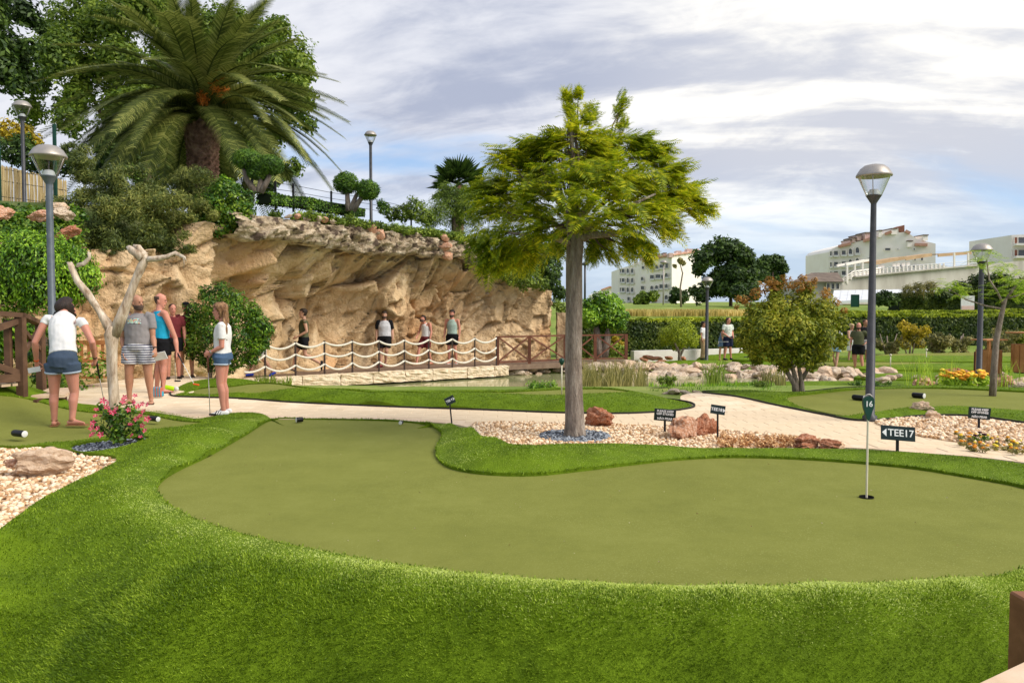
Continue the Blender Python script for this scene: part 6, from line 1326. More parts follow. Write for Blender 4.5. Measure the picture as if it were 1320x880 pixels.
# ================= people =================
def fabric(name, a, bump=.25, sc=30, **k): return material(name, [(.3, tuple(c*.82 for c in a)), (.7, a)], scale=5, detail=4, rough=.9, bump=bump, bscale=sc, bdist=.01, spec=.1, **k)
def skinmat(name, a): return material(name, [(.3, tuple(c*.86 for c in a)), (.7, a)], scale=7, detail=4, rough=.5, spec=.35, sss=.12, bump=.05, bscale=60, bdist=.003)
M['skin'] = skinmat('skin', (.56, .31, .21)); M['skin_tan'] = skinmat('tanned_skin', (.47, .23, .14)); M['skin_pink'] = skinmat('sunburnt_skin', (.62, .27, .19))
M['hair_dark'] = material('dark_hair', [(.3, (.012, .008, .006)), (.7, (.045, .026, .018))], scale=20, stretch=(3, 3, .4), rough=.5, bump=.8, bscale=60, bdist=.01)
M['hair_brown'] = material('brown_hair', [(.3, (.10, .045, .02)), (.5, (.24, .12, .055)), (.7, (.48, .29, .14))], scale=14, stretch=(2.4, 2.4, .5), rough=.5, bump=.9, bscale=50, bdist=.015)
M['hair_blond'] = material('blond_hair', [(.3, (.50, .34, .16)), (.7, (.75, .58, .34))], scale=14, stretch=(2.4, 2.4, .5), rough=.5, bump=.8, bscale=50, bdist=.01)
M['hair_short'] = material('cropped_hair', [(.3, (.05, .03, .022)), (.7, (.11, .07, .05))], scale=30, rough=.8)
M['eye'] = material('eye', (.03, .02, .015), rough=.2); M['lip'] = material('lips', (.42, .14, .11), rough=.5)
M['denim'] = fabric('denim', (.075, .13, .22), sc=80); M['denim_dark'] = fabric('dark_denim', (.07, .10, .15), sc=80); M['denimfray'] = fabric('frayed_denim', (.45, .52, .60))
M['whitefab'] = fabric('white_cotton', (.80, .79, .77)); M['blackfab'] = fabric('black_cloth', (.012, .012, .014)); M['bluefab'] = fabric('turquoise_cloth', (.02, .33, .52))
M['greyfab'] = fabric('grey_cotton', (.27, .25, .25)); M['lightgrey'] = fabric('light_grey_cotton', (.55, .55, .58)); M['olivefab'] = fabric('olive_cotton', (.10, .105, .055)); M['maroon'] = fabric('maroon_cloth', (.16, .03, .035))
M['khaki'] = fabric('khaki_cloth', (.42, .30, .17)); M['sage'] = fabric('sage_cotton', (.36, .47, .41)); M['navy'] = fabric('navy_cloth', (.015, .02, .05)); M['bluedress'] = fabric('blue_dress', (.16, .25, .42)); M['leather'] = fabric('tan_leather', (.30, .15, .07)); M['orangeband'] = material('orange_band', (.85, .13, .02), rough=.4)
M['blueshoe'] = fabric('blue_shoe', (.03, .06, .40)); M['skyskirt'] = fabric('light_blue_skirt', (.30, .50, .66)); M['lime'] = fabric('lime_cloth', (.50, .80, .02))
def stripemat(name, a, b, freq, axis=2, tilt=0, th=.45):
    m = bpy.data.materials.new(name); m.use_nodes = True; t = m.node_tree; n = t.nodes; l = t.links; bs = n['Principled BSDF']; bs.inputs['Roughness'].default_value = .9
    tcn = n.new('ShaderNodeTexCoord'); sp = n.new('ShaderNodeSeparateXYZ'); l.new(tcn.outputs['Object'], sp.inputs[0]); q = n.new('ShaderNodeMath'); q.operation = 'MULTIPLY'; l.new(sp.outputs[axis], q.inputs[0]); q.inputs[1].default_value = freq
    fr_ = n.new('ShaderNodeMath'); fr_.operation = 'FRACT'; l.new(q.outputs[0], fr_.inputs[0]); g_ = n.new('ShaderNodeMath'); g_.operation = 'GREATER_THAN'; l.new(fr_.outputs[0], g_.inputs[0]); g_.inputs[1].default_value = th
    mx = n.new('ShaderNodeMix'); mx.data_type = 'RGBA'; l.new(g_.outputs[0], mx.inputs[0]); mx.inputs[6].default_value = (*a, 1); mx.inputs[7].default_value = (*b, 1); l.new(mx.outputs[2], bs.inputs['Base Color']); return m
M['stripes'] = stripemat('striped_cloth', (.70, .70, .72), (.10, .10, .15), 26)
M['bagstripes'] = stripemat('striped_bag', (.04, .30, .42), (.45, .13, .08), 22, 0)
M['patterned'] = material('patterned_cloth', [(.42, (.75, .75, .70)), (.5, (.35, .45, .35)), (.6, (.70, .70, .62))], scale=16, detail=2, rough=.9)
M['print'] = material('shirt_print', [(.44, (.25, .23, .23)), (.47, (.75, .80, .70)), (.53, (.10, .55, .60)), (.60, (.65, .75, .30)), (.66, (.60, .15, .15))], scale=30, detail=1, rough=.8)
def loft(bm, pts, rads, side, n=14, cap=True):
    """closed elliptical tube through pts; rads: r or (side radius, depth radius); rounded ends"""
    P_ = [Vector(p) for p in pts]; Rr = [q if hasattr(q, '__len__') else (q, q) for q in rads]
    if cap:
        t0 = (P_[0]-P_[1]).normalized(); t1 = (P_[-1]-P_[-2]).normalized(); r0 = min(Rr[0]); r1 = min(Rr[-1])
        P_ = [P_[0]+t0*r0*.7, P_[0]+t0*r0*.35]+P_+[P_[-1]+t1*r1*.35, P_[-1]+t1*r1*.7]
        Rr = [(Rr[0][0]*.4, Rr[0][1]*.4), (Rr[0][0]*.82, Rr[0][1]*.82)]+Rr+[(Rr[-1][0]*.82, Rr[-1][1]*.82), (Rr[-1][0]*.4, Rr[-1][1]*.4)]
    side = Vector(side); rings = []
    for i, p in enumerate(P_):
        t = (P_[min(i+1, len(P_)-1)]-P_[max(i-1, 0)]).normalized(); a = (side-t*side.dot(t))
        if a.length < .05: a = t.orthogonal()
        a.normalize(); b = t.cross(a)
        rings.append([bm.verts.new(p+a*math.cos(2*math.pi*k/n)*Rr[i][0]+b*math.sin(2*math.pi*k/n)*Rr[i][1]) for k in range(n)])
    for i in range(len(rings)-1):
        for k in range(n): bm.faces.new((rings[i][k], rings[i][(k+1) % n], rings[i+1][(k+1) % n], rings[i+1][k]))
    bm.faces.new(list(reversed(rings[0]))); bm.faces.new(rings[-1])
def interp(a, b, t): return a.lerp(b, t)
def finish(bm, name, mat, parent, vox, smooth_=3, fold=0.0):
    bmesh.ops.recalc_face_normals(bm, faces=bm.faces[:]); me = bpy.data.meshes.new(name); bm.to_mesh(me); bm.free(); me.materials.append(mat)
    for p in me.polygons: p.use_smooth = True
    o = link(bpy.data.objects.new(name, me), parent)
    if vox:
        r = o.modifiers.new('remesh', 'REMESH'); r.mode = 'VOXEL'; r.voxel_size = vox; r.use_smooth_shade = True
        s = o.modifiers.new('smooth', 'SMOOTH'); s.iterations = smooth_; s.factor = .5
    if fold:
        if 'folds' not in bpy.data.textures: tx = bpy.data.textures.new('folds', 'CLOUDS'); tx.noise_scale = .11; tx.noise_depth = 1
        d = o.modifiers.new('folds', 'DISPLACE'); d.texture = bpy.data.textures['folds']; d.strength = fold; d.mid_level = .5
    return o
def hand(bm, w, d, nrm, side, curl, k=1.0):
    """w wrist, d direction of the forearm, nrm palm normal (fingers curl towards it), side towards the thumb"""
    d = d.normalized(); side = (side-d*side.dot(d)).normalized(); nrm = d.cross(side) if d.cross(side).dot(nrm) > 0 else -d.cross(side)
    loft(bm, [w, w+d*.03*k, w+d*.085*k], [(.027*k, .020*k), (.038*k, .017*k), (.040*k, .013*k)], side, 10)
    for i, (off, L_) in enumerate(((.030, .068), (.010, .076), (-.010, .071), (-.029, .055))):
        b = w+d*.083*k+side*off*k; p = [b]; a = curl*.5
        for s in (.45, .32, .27): dd = (d*math.cos(a)+nrm*math.sin(a)); p.append(p[-1]+dd*L_*s*k*1.15); a += curl*.75
        loft(bm, p, [.0100*k, .0095*k, .009*k, .008*k], side, 6)
    b = w+d*.028*k+side*.026*k; t = (d*.7+side*.75+nrm*.3*curl).normalized(); p = [b, b+t*.038*k, b+t*.038*k+(d*.9+side*.15+nrm*.5*curl).normalized()*.036*k]
    loft(bm, p, [.013*k, .011*k, .009*k], nrm, 6)
HEAD = [(-.112, .030, .030, .055), (-.092, .050, .055, .036), (-.060, .060, .078, .018), (-.02, .068, .090, .006), (.015, .073, .095, 0), (.045, .076, .098, -.004), (.085, .068, .086, -.010), (.110, .045, .058, -.014), (.122, .02, .03, -.014)]
def base_pose(h=1.75, female=False):
    k = h/1.75; sw = .175 if female else .195; hw = .10 if female else .095
    J = {'pelvis': (0, 0, .94), 'waist': (0, 0, 1.08), 'chest': (0, .0, 1.28), 'neck': (0, -.015, 1.47), 'head': (0, .015, 1.625)}
    for s, n in ((1, 'L'), (-1, 'R')):
        J['sh'+n] = (s*sw, -.01, 1.415); J['el'+n] = (s*(sw+.045), -.03, 1.13); J['wr'+n] = (s*(sw+.055), .05, .89)
        J['hip'+n] = (s*hw, 0, .90); J['kn'+n] = (s*(hw+.01), .02, .50); J['an'+n] = (s*(hw+.015), -.03, .085); J['to'+n] = (s*(hw+.045), .13, .03)
    return {a: Vector(b)*k for a, b in J.items()}
def person(label, pos, h, face, ov=None, pxo=None, fat=1.0, female=False, skin='skin', top=None, bottom=None, shoes=None, hair='short', hairmat='hair_dark', beard=None, yaw=0, pitch=0, vox=.012, curl=(.5, .5), hold=None, group=None, palm=None):
    """pos world foot point, face: angle of the facing direction (0 towards the viewer, 90 to the right); ov local joints (x to their left, forward, up); pxo joints as photo pixels (px, py, dY)"""
    k = h/1.75; t = thing('person', label, 'person', pos, 0, group); fa = R(face); fwd = Vector((math.sin(fa), -math.cos(fa), 0)); lft = Vector((math.cos(fa), math.sin(fa), 0)); UP = Vector((0, 0, 1))
    J = base_pose(h, female)
    for a, b in (ov or {}).items(): J[a] = Vector(b)*k
    J = {a: lft*b.x+fwd*b.y+UP*b.z for a, b in J.items()}
    for a, b in (pxo or {}).items(): J[a] = P(b[0], b[1], pos[1]+(b[2] if len(b) > 2 else 0))-Vector(pos)
    shd = (J['shL']-J['shR']).normalized(); hpd = (J['hipL']-J['hipR']).normalized(); f = fat; fq = f**.6
    # --- body ---
    bm = bmesh.new(); W = (.92 if female else 1.0)*k
    tor = [interp(J['hipL'], J['hipR'], .5)-UP*.03*k, J['pelvis'], J['waist'], J['chest'], interp(J['chest'], J['neck'], .62), interp(J['chest'], J['neck'], .9)]
    ra = [(.155*W, .105*k), (.170*W, .118*k), (.140*W*f, .105*k*f), (.160*W*fq, .118*k*fq), (.155*W, .095*k), (.07*k, .065*k)]
    loft(bm, tor, ra, (shd+hpd)/2, 20)
    nk = J['neck']; hd = J['head']; loft(bm, [nk-UP*.03*k, nk, interp(nk, hd, .7)], [.062*k*fq, .053*k*fq, .050*k], shd, 12)
    for s, n in ((1, 'L'), (-1, 'R')):
        sh, el, wr = J['sh'+n], J['el'+n], J['wr'+n]
        loft(bm, [sh-shd*s*.05*k+UP*.0, sh, interp(sh, el, .35), interp(sh, el, .75), el, interp(el, wr, .3), interp(el, wr, .75), wr], [.056*k*fq, .054*k*fq, .050*k*fq, .042*k*fq, .040*k, .041*k*fq, .031*k, .026*k], fwd, 12)
        hp, kn, an, to = J['hip'+n], J['kn'+n], J['an'+n], J['to'+n]
        loft(bm, [hp+UP*.02*k, interp(hp, kn, .25), interp(hp, kn, .6), kn, interp(kn, an, .3)-fwd*.012*k, interp(kn, an, .7), an], [.076*k*fq, .086*k*fq, .070*k*fq, .054*k*fq, .056*k*fq, .042*k, .037*k], lft, 14)
        fd = (to-an); fd.z = 0 if abs(to.z-an.z) < .09*k else fd.z; fd.normalize(); lo = Vector((0, 0, -1)) if abs(fd.z) < .3 else fd.cross(lft).normalized()*(1 if fd.cross(lft).z < 0 else -1)
        J['fd'+n] = fd; J['lo'+n] = lo
        loft(bm, [an-fd*.045*k+lo*.045*k, an+fd*.02*k+lo*.035*k, an+fd*.09*k+lo*.050*k, an+fd*.16*k+lo*.062*k], [(.032*k, .032*k), (.036*k, .040*k), (.043*k, .026*k), (.038*k, .015*k)], lft, 10)
        d = (wr-el).normalized(); cu = curl[0 if n == 'L' else 1]; inw = -lft*s
        pn = inw if not palm else Vector(palm); th = fwd if abs(d.dot(fwd)) < .8 else UP
        hand(bm, wr, d, pn, th, cu, k)
    # --- head ---
    hm = Matrix.Rotation(R(yaw), 3, 'Z'); hf = hm @ fwd; hl = hm @ lft; pm = Matrix.Rotation(R(-pitch), 3, hl); hf = pm @ hf; hu = pm @ UP
    def H(x, fo, z): return hd+(hl*x+hf*fo+hu*z)*k
    rings = [(H(0, fo, z), (a*k, b*k)) for z, a, b, fo in HEAD]; loft(bm, [r[0] for r in rings], [r[1] for r in rings], hl, 18)
    loft(bm, [H(0, .088, .012), H(0, .104, -.018), H(0, .108, -.028)], [(.009*k, .008*k), (.014*k, .011*k), (.015*k, .009*k)], hl, 8)
    loft(bm, [H(-.036, .078, .032), H(0, .090, .034), H(.036, .078, .032)], [.011*k, .010*k, .011*k], hu, 6)
    for s in (-1, 1): loft(bm, [H(s*.073, -.012, -.03), H(s*.079, -.018, 0), H(s*.077, -.016, .025)], [(.008*k, .012*k), (.008*k, .017*k), (.007*k, .013*k)], hl, 6)
    loft(bm, [H(-.02, .090, -.058), H(.02, .090, -.058)], [.010*k, .010*k], hu, 6)
    finish(bm, 'body', M[skin], t, vox)
    for s in (-1, 1):
        m = MB(); m.lathe([(0, -.009*k), (.009*k, -.004*k), (.011*k, 0), (.009*k, .004*k), (0, .009*k)], H(s*.031, .091, .013), 8); m.build('eye', M['eye'], t)
    m = MB(); m.tube([H(-.022, .097, -.060), H(0, .103, -.059), H(.022, .097, -.060)], .005*k, 6); m.build('mouth', M['lip'], t)
    # --- hair ---
    def shell(test, grow, mat, nm, jit=.0):
        bm = bmesh.new(); bmesh.ops.create_uvsphere(bm, u_segments=28, v_segments=20, radius=1)
        kill = []
        for v in bm.verts:
            u_ = v.co.copy(); z = u_.z; zz_ = .122*z if z > 0 else .112*z
            zs = [r[0] for r in HEAD]; a = np.interp(zz_, zs, [r[1] for r in HEAD]); b = np.interp(zz_, zs, [r[2] for r in HEAD]); fo = np.interp(zz_, zs, [r[3] for r in HEAD])
            rr_ = math.hypot(u_.x, u_.y) or 1e-6; x_, f_ = u_.x/rr_, u_.y/rr_
            if abs(z) > .985: a = b = 0.0; 
            g_ = 1+grow; q = jit*noise.noise(u_*4)
            px_, pf_, pz_ = x_*a*(g_+q), fo+f_*b*(g_+q), zz_*(1+grow*.9)
            if not test(px_, pf_, pz_): kill.append(v)
            v.co = H(px_, pf_, pz_)
        bmesh.ops.delete(bm, geom=kill, context='VERTS'); o = finish(bm, nm, mat, t, 0); sf = o.modifiers.new('thick', 'SOLIDIFY'); sf.thickness = .012*k; sf.offset = 0; return o
    if hair == 'short': shell(lambda x, f_, z: z > .062 or (f_ < .045 and z > .01) or (f_ < -.01 and z > -.06), .14, M[hairmat], 'hair', .08)
    elif hair == 'crop': shell(lambda x, f_, z: (z > .070 and f_ < .06) or (f_ < .02 and z > .015) or (f_ < -.02 and z > -.06), .05, M[hairmat], 'hair')
    elif hair == 'bald': shell(lambda x, f_, z: z < .075 and ((f_ < .0 and z > -.0) or (f_ < -.03 and z > -.06)), .035, M[hairmat], 'hair')
    elif hair == 'cap':
        shell(lambda x, f_, z: z > .045, .14, M['blackfab'], 'cap'); m = MB(); m.add([H(-.06, .08, .05), H(-.045, .15, .04), H(0, .17, .045), H(.045, .15, .04), H(.06, .08, .05)], [(0, 1, 2, 3, 4)]); o = m.build('cap_brim', M['blackfab'], t); o.modifiers.new('s', 'SOLIDIFY').thickness = .006
    elif hair in ('long', 'longback', 'tied'):
        shell(lambda x, f_, z: z > .060 or (f_ < .050 and z > -.02) or (f_ < .015), (.20 if hair != 'longback' else .42), M[hairmat], 'hair', .10)
        if hair != 'tied':
            bm = bmesh.new(); r = random.Random(int(pos[0]*100)); back = -hf; dn = -UP
            for q in range(9):
                x0 = (q-(4 if hair == 'long' else 3))*.016; wv = r.uniform(0, 6); L_ = (.36 if hair == 'long' else .20)*r.uniform(.8, 1.1); st = H(x0*1.3, -.075, .02); bk = .012+.010*r.random()
                pts = [st+dn*L_*1.25*u_*k+back*(bk*math.sin(u_*8+wv)+.035*u_)*k+hl*(x0*.9*u_+.012*math.sin(u_*9+wv))*k for u_ in [j/8 for j in range(9)]]
                if hair == 'longback': pts = [st+(dn*L_*1.1*u_-hf*.0+(J['neck']-J['head']).normalized()*L_*.55*u_)*k+back*(.03)*k+hl*(x0*1.6*u_-.05*u_)*k for u_ in [j/6 for j in range(7)]]
                loft(bm, pts, [.027*k*(1-.55*(j/(len(pts)-1))**2) for j in range(len(pts))], hl, 7)
            finish(bm, 'long_hair', M[hairmat], t, .010, 1)
    if beard: shell(lambda x, f_, z: z < -.035 and f_ > -.02 and not (abs(x) < .0 and z > -.05), .07, M[beard], 'beard')
    # --- clothes ---
    def cloth(nm, mat, lofts, fold=.020, v=None):
        bm = bmesh.new()
        for pts, rads, sd_ in lofts: loft(bm, pts, rads, sd_, 18, cap=False)
        return finish(bm, nm, mat, t, v or max(vox, .011), 2, fold*k)
    if top:
        mat, kind, hem = top[:3]; bot = interp(J['pelvis'], J['waist'], hem)
        e = .016*k
        tp = [(bot, (.168*W*(f**.8)+e, .118*k*(f**.8)+e)), (J['waist'], (.148*W*f+e, .110*k*f+e)), (J['chest'], (.162*W*fq+e, .120*k*fq+e)), (interp(J['chest'], J['neck'], .60), (.158*W+e, .098*k+e)), (interp(J['chest'], J['neck'], .88), (.095*W+e*.3, .070*k+e*.4)), (interp(J['chest'], J['neck'], .95), (.066*k, .060*k))]
        if kind == 'tank': tp = tp[:3]+[(interp(J['chest'], J['neck'], .45), (.135*W+e, .100*k+e)), (interp(J['chest'], J['neck'], .75), (.105*W+e*.5, .084*k+e*.6)), (interp(J['chest'], J['neck'], .90), (.085*W, .062*k))]
        lf = [([a for a, _ in tp], [b for _, b in tp], (shd+hpd)/2)]; sl = []
        if kind in ('tee', 'capsleeve', 'long', 'raglan'):
            L_ = {'tee': .62, 'raglan': .8, 'capsleeve': .22, 'long': 1.05}[kind]
            for s, n in ((1, 'L'), (-1, 'R')):
                sh, el = J['sh'+n], J['el'+n]; sl.append(([sh-shd*s*.07*k+UP*.005, sh-shd*s*.01*k, interp(sh, el, L_*.5), interp(sh, el, L_)], [q_*k*fq*(.90 if kind == 'capsleeve' else 1.0) for q_ in (.064, .068, .065, .062)], fwd))
        if kind == 'raglan': cloth('sleeves', M[top[3]], sl); cloth('shirt', M[mat], lf)
        else: cloth('shirt' if kind != 'tank' else 'tank_top', M[mat], lf+sl)
        J['_w'] = bot
    if bottom:
        mat, kind, L_ = bottom[:3]; e = .016*k; wst = interp(J['pelvis'], J['waist'], .35 if kind != 'skirt' else .7); mid = interp(J['hipL'], J['hipR'], .5)
        lf = [([wst, J['pelvis'], mid-UP*.03*k], [(.158*W*(f**.8)+e, .116*k*(f**.8)+e), (.180*W*(f**.5)+e, .135*k*(f**.5)+e), (.182*W+e, .135*k+e)], hpd)]
        lf.append(([mid+UP*.01*k, mid-UP*.10*k], [(.150*W, .118*k+e), (.120*W, .085*k+e)], hpd))
        for s, n in ((1, 'L'), (-1, 'R')):
            hp, kn, an = J['hip'+n], J['kn'+n], J['an'+n]; fl = .012*k if L_ > .4 else .004*k
            if kind == 'trousers': lf.append(([hp, interp(hp, kn, .5), kn, interp(kn, an, .5), interp(kn, an, .98)], [.100*k*fq, .092*k*fq, .078*k, .070*k, .066*k], lft))
            elif kind == 'shorts': lf.append(([hp+UP*.02*k, interp(hp, kn, L_*.5), interp(hp, kn, L_)], [.116*k*fq, (.107*fq*k+fl, .104*fq*k+fl), (.096*fq*k+fl*1.3, .098*fq*k+fl*1.3)], lft))
        if kind == 'skirt': lf.append(([J['pelvis'], interp(mid, interp(J['knL'], J['knR'], .5), L_)], [(.175*W+e, .125*k+e), (.215*W+e, .165*k+e)], hpd))
        o = cloth({'skirt': 'skirt', 'trousers': 'trousers', 'shorts': 'shorts'}[kind], M[mat], lf)
        if len(bottom) > 3:
            for n in 'LR':
                hp, kn = J['hip'+n], J['kn'+n]; c = interp(hp, kn, L_); bm = bmesh.new(); loft(bm, [interp(hp, kn, L_-.05), c+(kn-hp).normalized()*.004], [(.103*fq*k+.006, .105*fq*k+.006)]*2, lft, 20, cap=False); finish(bm, 'frayed_hem', M[bottom[3]], t, 0)
    if shoes:
        mat, kind = shoes[:2]
        for n in 'LR':
            an, fd, lo = J['an'+n], J['fd'+n], J['lo'+n]; bm = bmesh.new()
            if kind == 'sneaker':
                loft(bm, [an-fd*.055*k+lo*.045*k, an+fd*.0*k+lo*.035*k, an+fd*.09*k+lo*.048*k, an+fd*.18*k+lo*.060*k], [(.038*k, .042*k), (.042*k, .052*k), (.048*k, .036*k), (.042*k, .022*k)], lft, 12); o = finish(bm, 'shoe', M[mat], t, max(vox*.8, .01), 2)
                if len(shoes) > 2:
                    for q in (.05, .085, .12): m = MB(); m.tube([an+fd*q*k+lo*.06*k+lft*.047*k, an+fd*(q-.02)*k+lo*.015*k+lft*.034*k, an+fd*(q-.02)*k+lo*.004*k, an+fd*(q-.02)*k+lo*.015*k-lft*.034*k, an+fd*q*k+lo*.06*k-lft*.047*k], .007*k, 5); m.build('shoe_stripe', M[shoes[2]], t)
            else:
                m = MB(); c = an+fd*.06*k+lo*.078*k; sd_ = fd.cross(lo); m.bar(c-fd*.125*k, c+fd*.135*k, .088*k, .016*k, -lo); m.build('sandal_sole', M[mat], t)
                m = MB(); m.tube([an+fd*.09*k+lo*.075*k+sd_*.042*k, an+fd*.10*k+lo*.022*k, an+fd*.09*k+lo*.075*k-sd_*.042*k], .007*k, 6)
                if kind == 'sandal': m.tube([an+(sd_*math.cos(q)*.040+fd*math.sin(q)*.042)*k+lo*.012*k for q in [j/10*6.283 for j in range(11)]], .006*k, 6)
                m.build('sandal_strap', M[mat], t)
    return t, J
def putter(label, top, bot, headdir, gripmat='black', shaftmat='lampcap', headmat='black'):
    top, bot = Vector(top), Vector(bot); t = thing('putter', label, 'golf club', bot); a = top-bot; m = MB(); m.tube([a*.68, Vector((0, 0, .02))], .0055, 7); m.build('shaft', M[shaftmat], t)
    m = MB(); m.tube([a, a*.85, a*.66], [.014, .013, .009], 9); m.build('grip', M[gripmat], t); d = Vector(headdir).normalized(); m = MB(); m.bar(-d*.015, d*.095, .028, .026); o = m.build('club_head', M[headmat], t); o.location = (0, 0, .016); o.modifiers.new('b', 'BEVEL').width = .006; return t
def band(J, t, n, mat, el='el', q=.92, r_=.031, nm='wristband'):
    a = interp(J['el'+n], J['wr'+n], q); d = (J['wr'+n]-J['el'+n]).normalized(); bm = bmesh.new(); loft(bm, [a-d*.010, a+d*.010], [r_, r_], Vector((1, 0, 0)), 14, cap=False); finish(bm, nm, M[mat], t, 0)
# 1 woman bending
g = G(84, 549, .0)
t, J = person('woman in white top and denim shorts bending forward seen from behind', (g.x, g.y, 0), 1.72, 172, fat=1.05, female=True, vox=.0085,
 pxo={'pelvis': (81, 462, 0), 'waist': (81, 445, .06), 'chest': (80, 424, .18), 'neck': (82, 402, .34), 'head': (87, 398, .46), 'shL': (60, 411, .24), 'shR': (106, 415, .22), 'elL': (45, 441, .14), 'wrL': (47, 466, .26), 'elR': (119, 441, .18), 'wrR': (122.5, 463, .36),
      'hipL': (70, 470, .0), 'hipR': (91, 470, .0), 'knL': (70, 507, .04), 'knR': (96, 506, .03), 'anL': (70, 540.5, .05), 'anR': (93, 540, -.02), 'toL': (73, 544, .22), 'toR': (109, 545, -.02)},
 top=('whitefab', 'capsleeve', .35), bottom=('denim_dark', 'shorts', .28, 'denimfray'), shoes=('leather', 'sandal'), hair='longback', hairmat='hair_dark', yaw=-8, pitch=42, curl=(1.3, 1.4), skin='skin_pink')
band(J, t, 'L', 'orangeband'); band(J, t, 'R', 'black', r_=.029, q=.88)
w = J['wrL']+Vector(t.location); sc_ = MB(); sc_.box((-.05, 0, -.10), (.16, .015, .07)); o = sc_.build('score_card', M['white']); o.location = w; o.rotation_euler = (0, R(-10), 0); tag(o, 'folded white score card in the left hand of the bending woman', 'score card')
w = J['wrR']+Vector(t.location); putter('putter held down by the bending woman', w+Vector((0, .02, .02)), G(117, 541, .02)+Vector((.06, .3, 0)), (-1, -.2, 0), headmat='redwood')
# 2 man in grey shirt and striped shorts
g = G(180, 521, .0)
t, J = person('bearded man in grey printed shirt and striped shorts behind the dead tree', (g.x, g.y, 0), 1.74, 4, fat=1.28, vox=.0085, skin='skin_tan',
 pxo={'elL': (197, 434, 0), 'wrL': (200, 450, -.12), 'elR': (158, 436, .02), 'wrR': (160, 454, -.08)}, ov={'hipL': (.115, 0, .90), 'hipR': (-.115, 0, .90), 'knL': (.15, .02, .5), 'knR': (-.15, .02, .5), 'anL': (.17, -.03, .085), 'anR': (-.17, -.03, .085), 'toL': (.22, .12, .03), 'toR': (-.22, .12, .03)}, top=('greyfab', 'tee', .12), bottom=('stripes', 'shorts', .62), shoes=('black', 'flipflop'), hair='bald', hairmat='hair_short', beard='hair_short', yaw=62, curl=(.9, .5))
band(J, t, 'L', 'black'); band(J, t, 'R', 'black')
m = MB()
bm = bmesh.new(); c = J['chest']; loft(bm, [c+Vector((.0, 0, .02)), c+Vector((0, 0, .10))], [(.150*1.16+.012, .158), (.150*1.12+.012, .142)], Vector((1, 0, 0)), 40, cap=False)
kill = [v for v in bm.verts if v.co.y > c.y-.075 or abs(v.co.x-c.x) > .13]; bmesh.ops.delete(bm, geom=kill, context='VERTS'); o = finish(bm, 'shirt_print', M['print'], t, 0)
w = J['wrL']+Vector(t.location); m = MB(); m.box((.04, -.03, -.12), (.20, .015, .13)); o = m.build('score_card', M['white']); o.location = w; o.rotation_euler = (R(25), R(-12), 0); tag(o, 'open white score card in the hand of the man in striped shorts', 'score card')
# 3 man in turquoise tank top
g = G(208, 506.5, .0)
t, J = person('bald man in turquoise tank top and black shorts seen from behind', (g.x, g.y, 0), 1.80, 140, fat=1.10, vox=.0095, skin='skin_pink',
 pxo={'elR': (226, 436, -.05), 'wrR': (228.5, 454, -.1), 'elL': (196, 432, .1), 'wrL': (199, 450, .15)}, top=('bluefab', 'tank', .1), bottom=('blackfab', 'shorts', .58), shoes=('maroon', 'flipflop'), hair='bald', hairmat='hair_short', yaw=-42, pitch=-4, curl=(1.1, 1.2))
w = J['wrR']+Vector(t.location); putter('red headed putter hanging from the hand of the man in turquoise', w, P(250, 496, w.y-.3), (1, 0, -.2), 'black', 'white', 'orangeband'); putter('second dark gripped putter of the man in turquoise', w+Vector((-.04, 0, .0)), P(226, 492, w.y), (1, 0, 0), 'redwood')
# bag and pouch
g = G(203, 513, 0); bg_ = thing('striped_bag', 'small teal and brick striped bag hanging beside the man in turquoise', 'bag', (g.x, g.y, .02)); bm = bmesh.new(); bmesh.ops.create_cube(bm, size=1)
for v in bm.verts: v.co = Vector((v.co.x*(.21 if v.co.z < 0 else .16), v.co.y*.10, v.co.z*.17+.09))
o = finish(bm, 'bag_body', M['bagstripes'], bg_, 0); o.modifiers.new('b', 'BEVEL').width = .02
for p in o.data.polygons: p.use_smooth = False
for s in (-1, 1): m = MB(); m.tube([(s*.08, 0, .17), (s*.05, 0, .40), (s*.02, 0, .62)], .007, 6); m.build('bag_strap', M['redwood'], bg_)
g = G(217, 506, 0); m = MB(); pb_ = thing('lime_shoe', 'lime green and white shoe shaped pouch on the path behind the striped bag', 'pouch', (g.x, g.y, 0)); bm = bmesh.new(); loft(bm, [(-.15, 0, .06), (-.04, 0, .08), (.10, 0, .07)], [.05, .065, .045], (0, 1, 0), 12); finish(bm, 'pouch_body', M['lime'], pb_, .012); m.lathe([(0, .02), (.04, .02), (.045, 0), (.04, -.02), (0, -.02)], (.15, -.01, .07), 14, M=Matrix.Rotation(math.pi/2, 3, 'X')); m.build('pouch_disc', M['white'], pb_)
# 4, 5 men behind
b = P(224, 489, 16.9); person('man with cropped brown hair looking out from behind the man in turquoise', (b.x, b.y, -.02), 1.66, 25, fat=1.0, vox=.013, skin='skin_pink', top=('maroon', 'tee', -.05), bottom=('blackfab', 'shorts', .6), shoes=('black', 'sneaker'), hair='crop', hairmat='hair_dark', yaw=15)
b = P(238, 489, 17.2); b.y = 16.2; t, J = person('man in maroon shirt, khaki shorts and black cap half behind the bush', ((240-660)/1000*17.3, 17.3, -.02), 1.70, 20, fat=1.0, vox=.013, skin='skin_tan', top=('maroon', 'tee', -.05), bottom=('khaki', 'shorts', .7), shoes=('black', 'sneaker'), hair='cap', yaw=10)
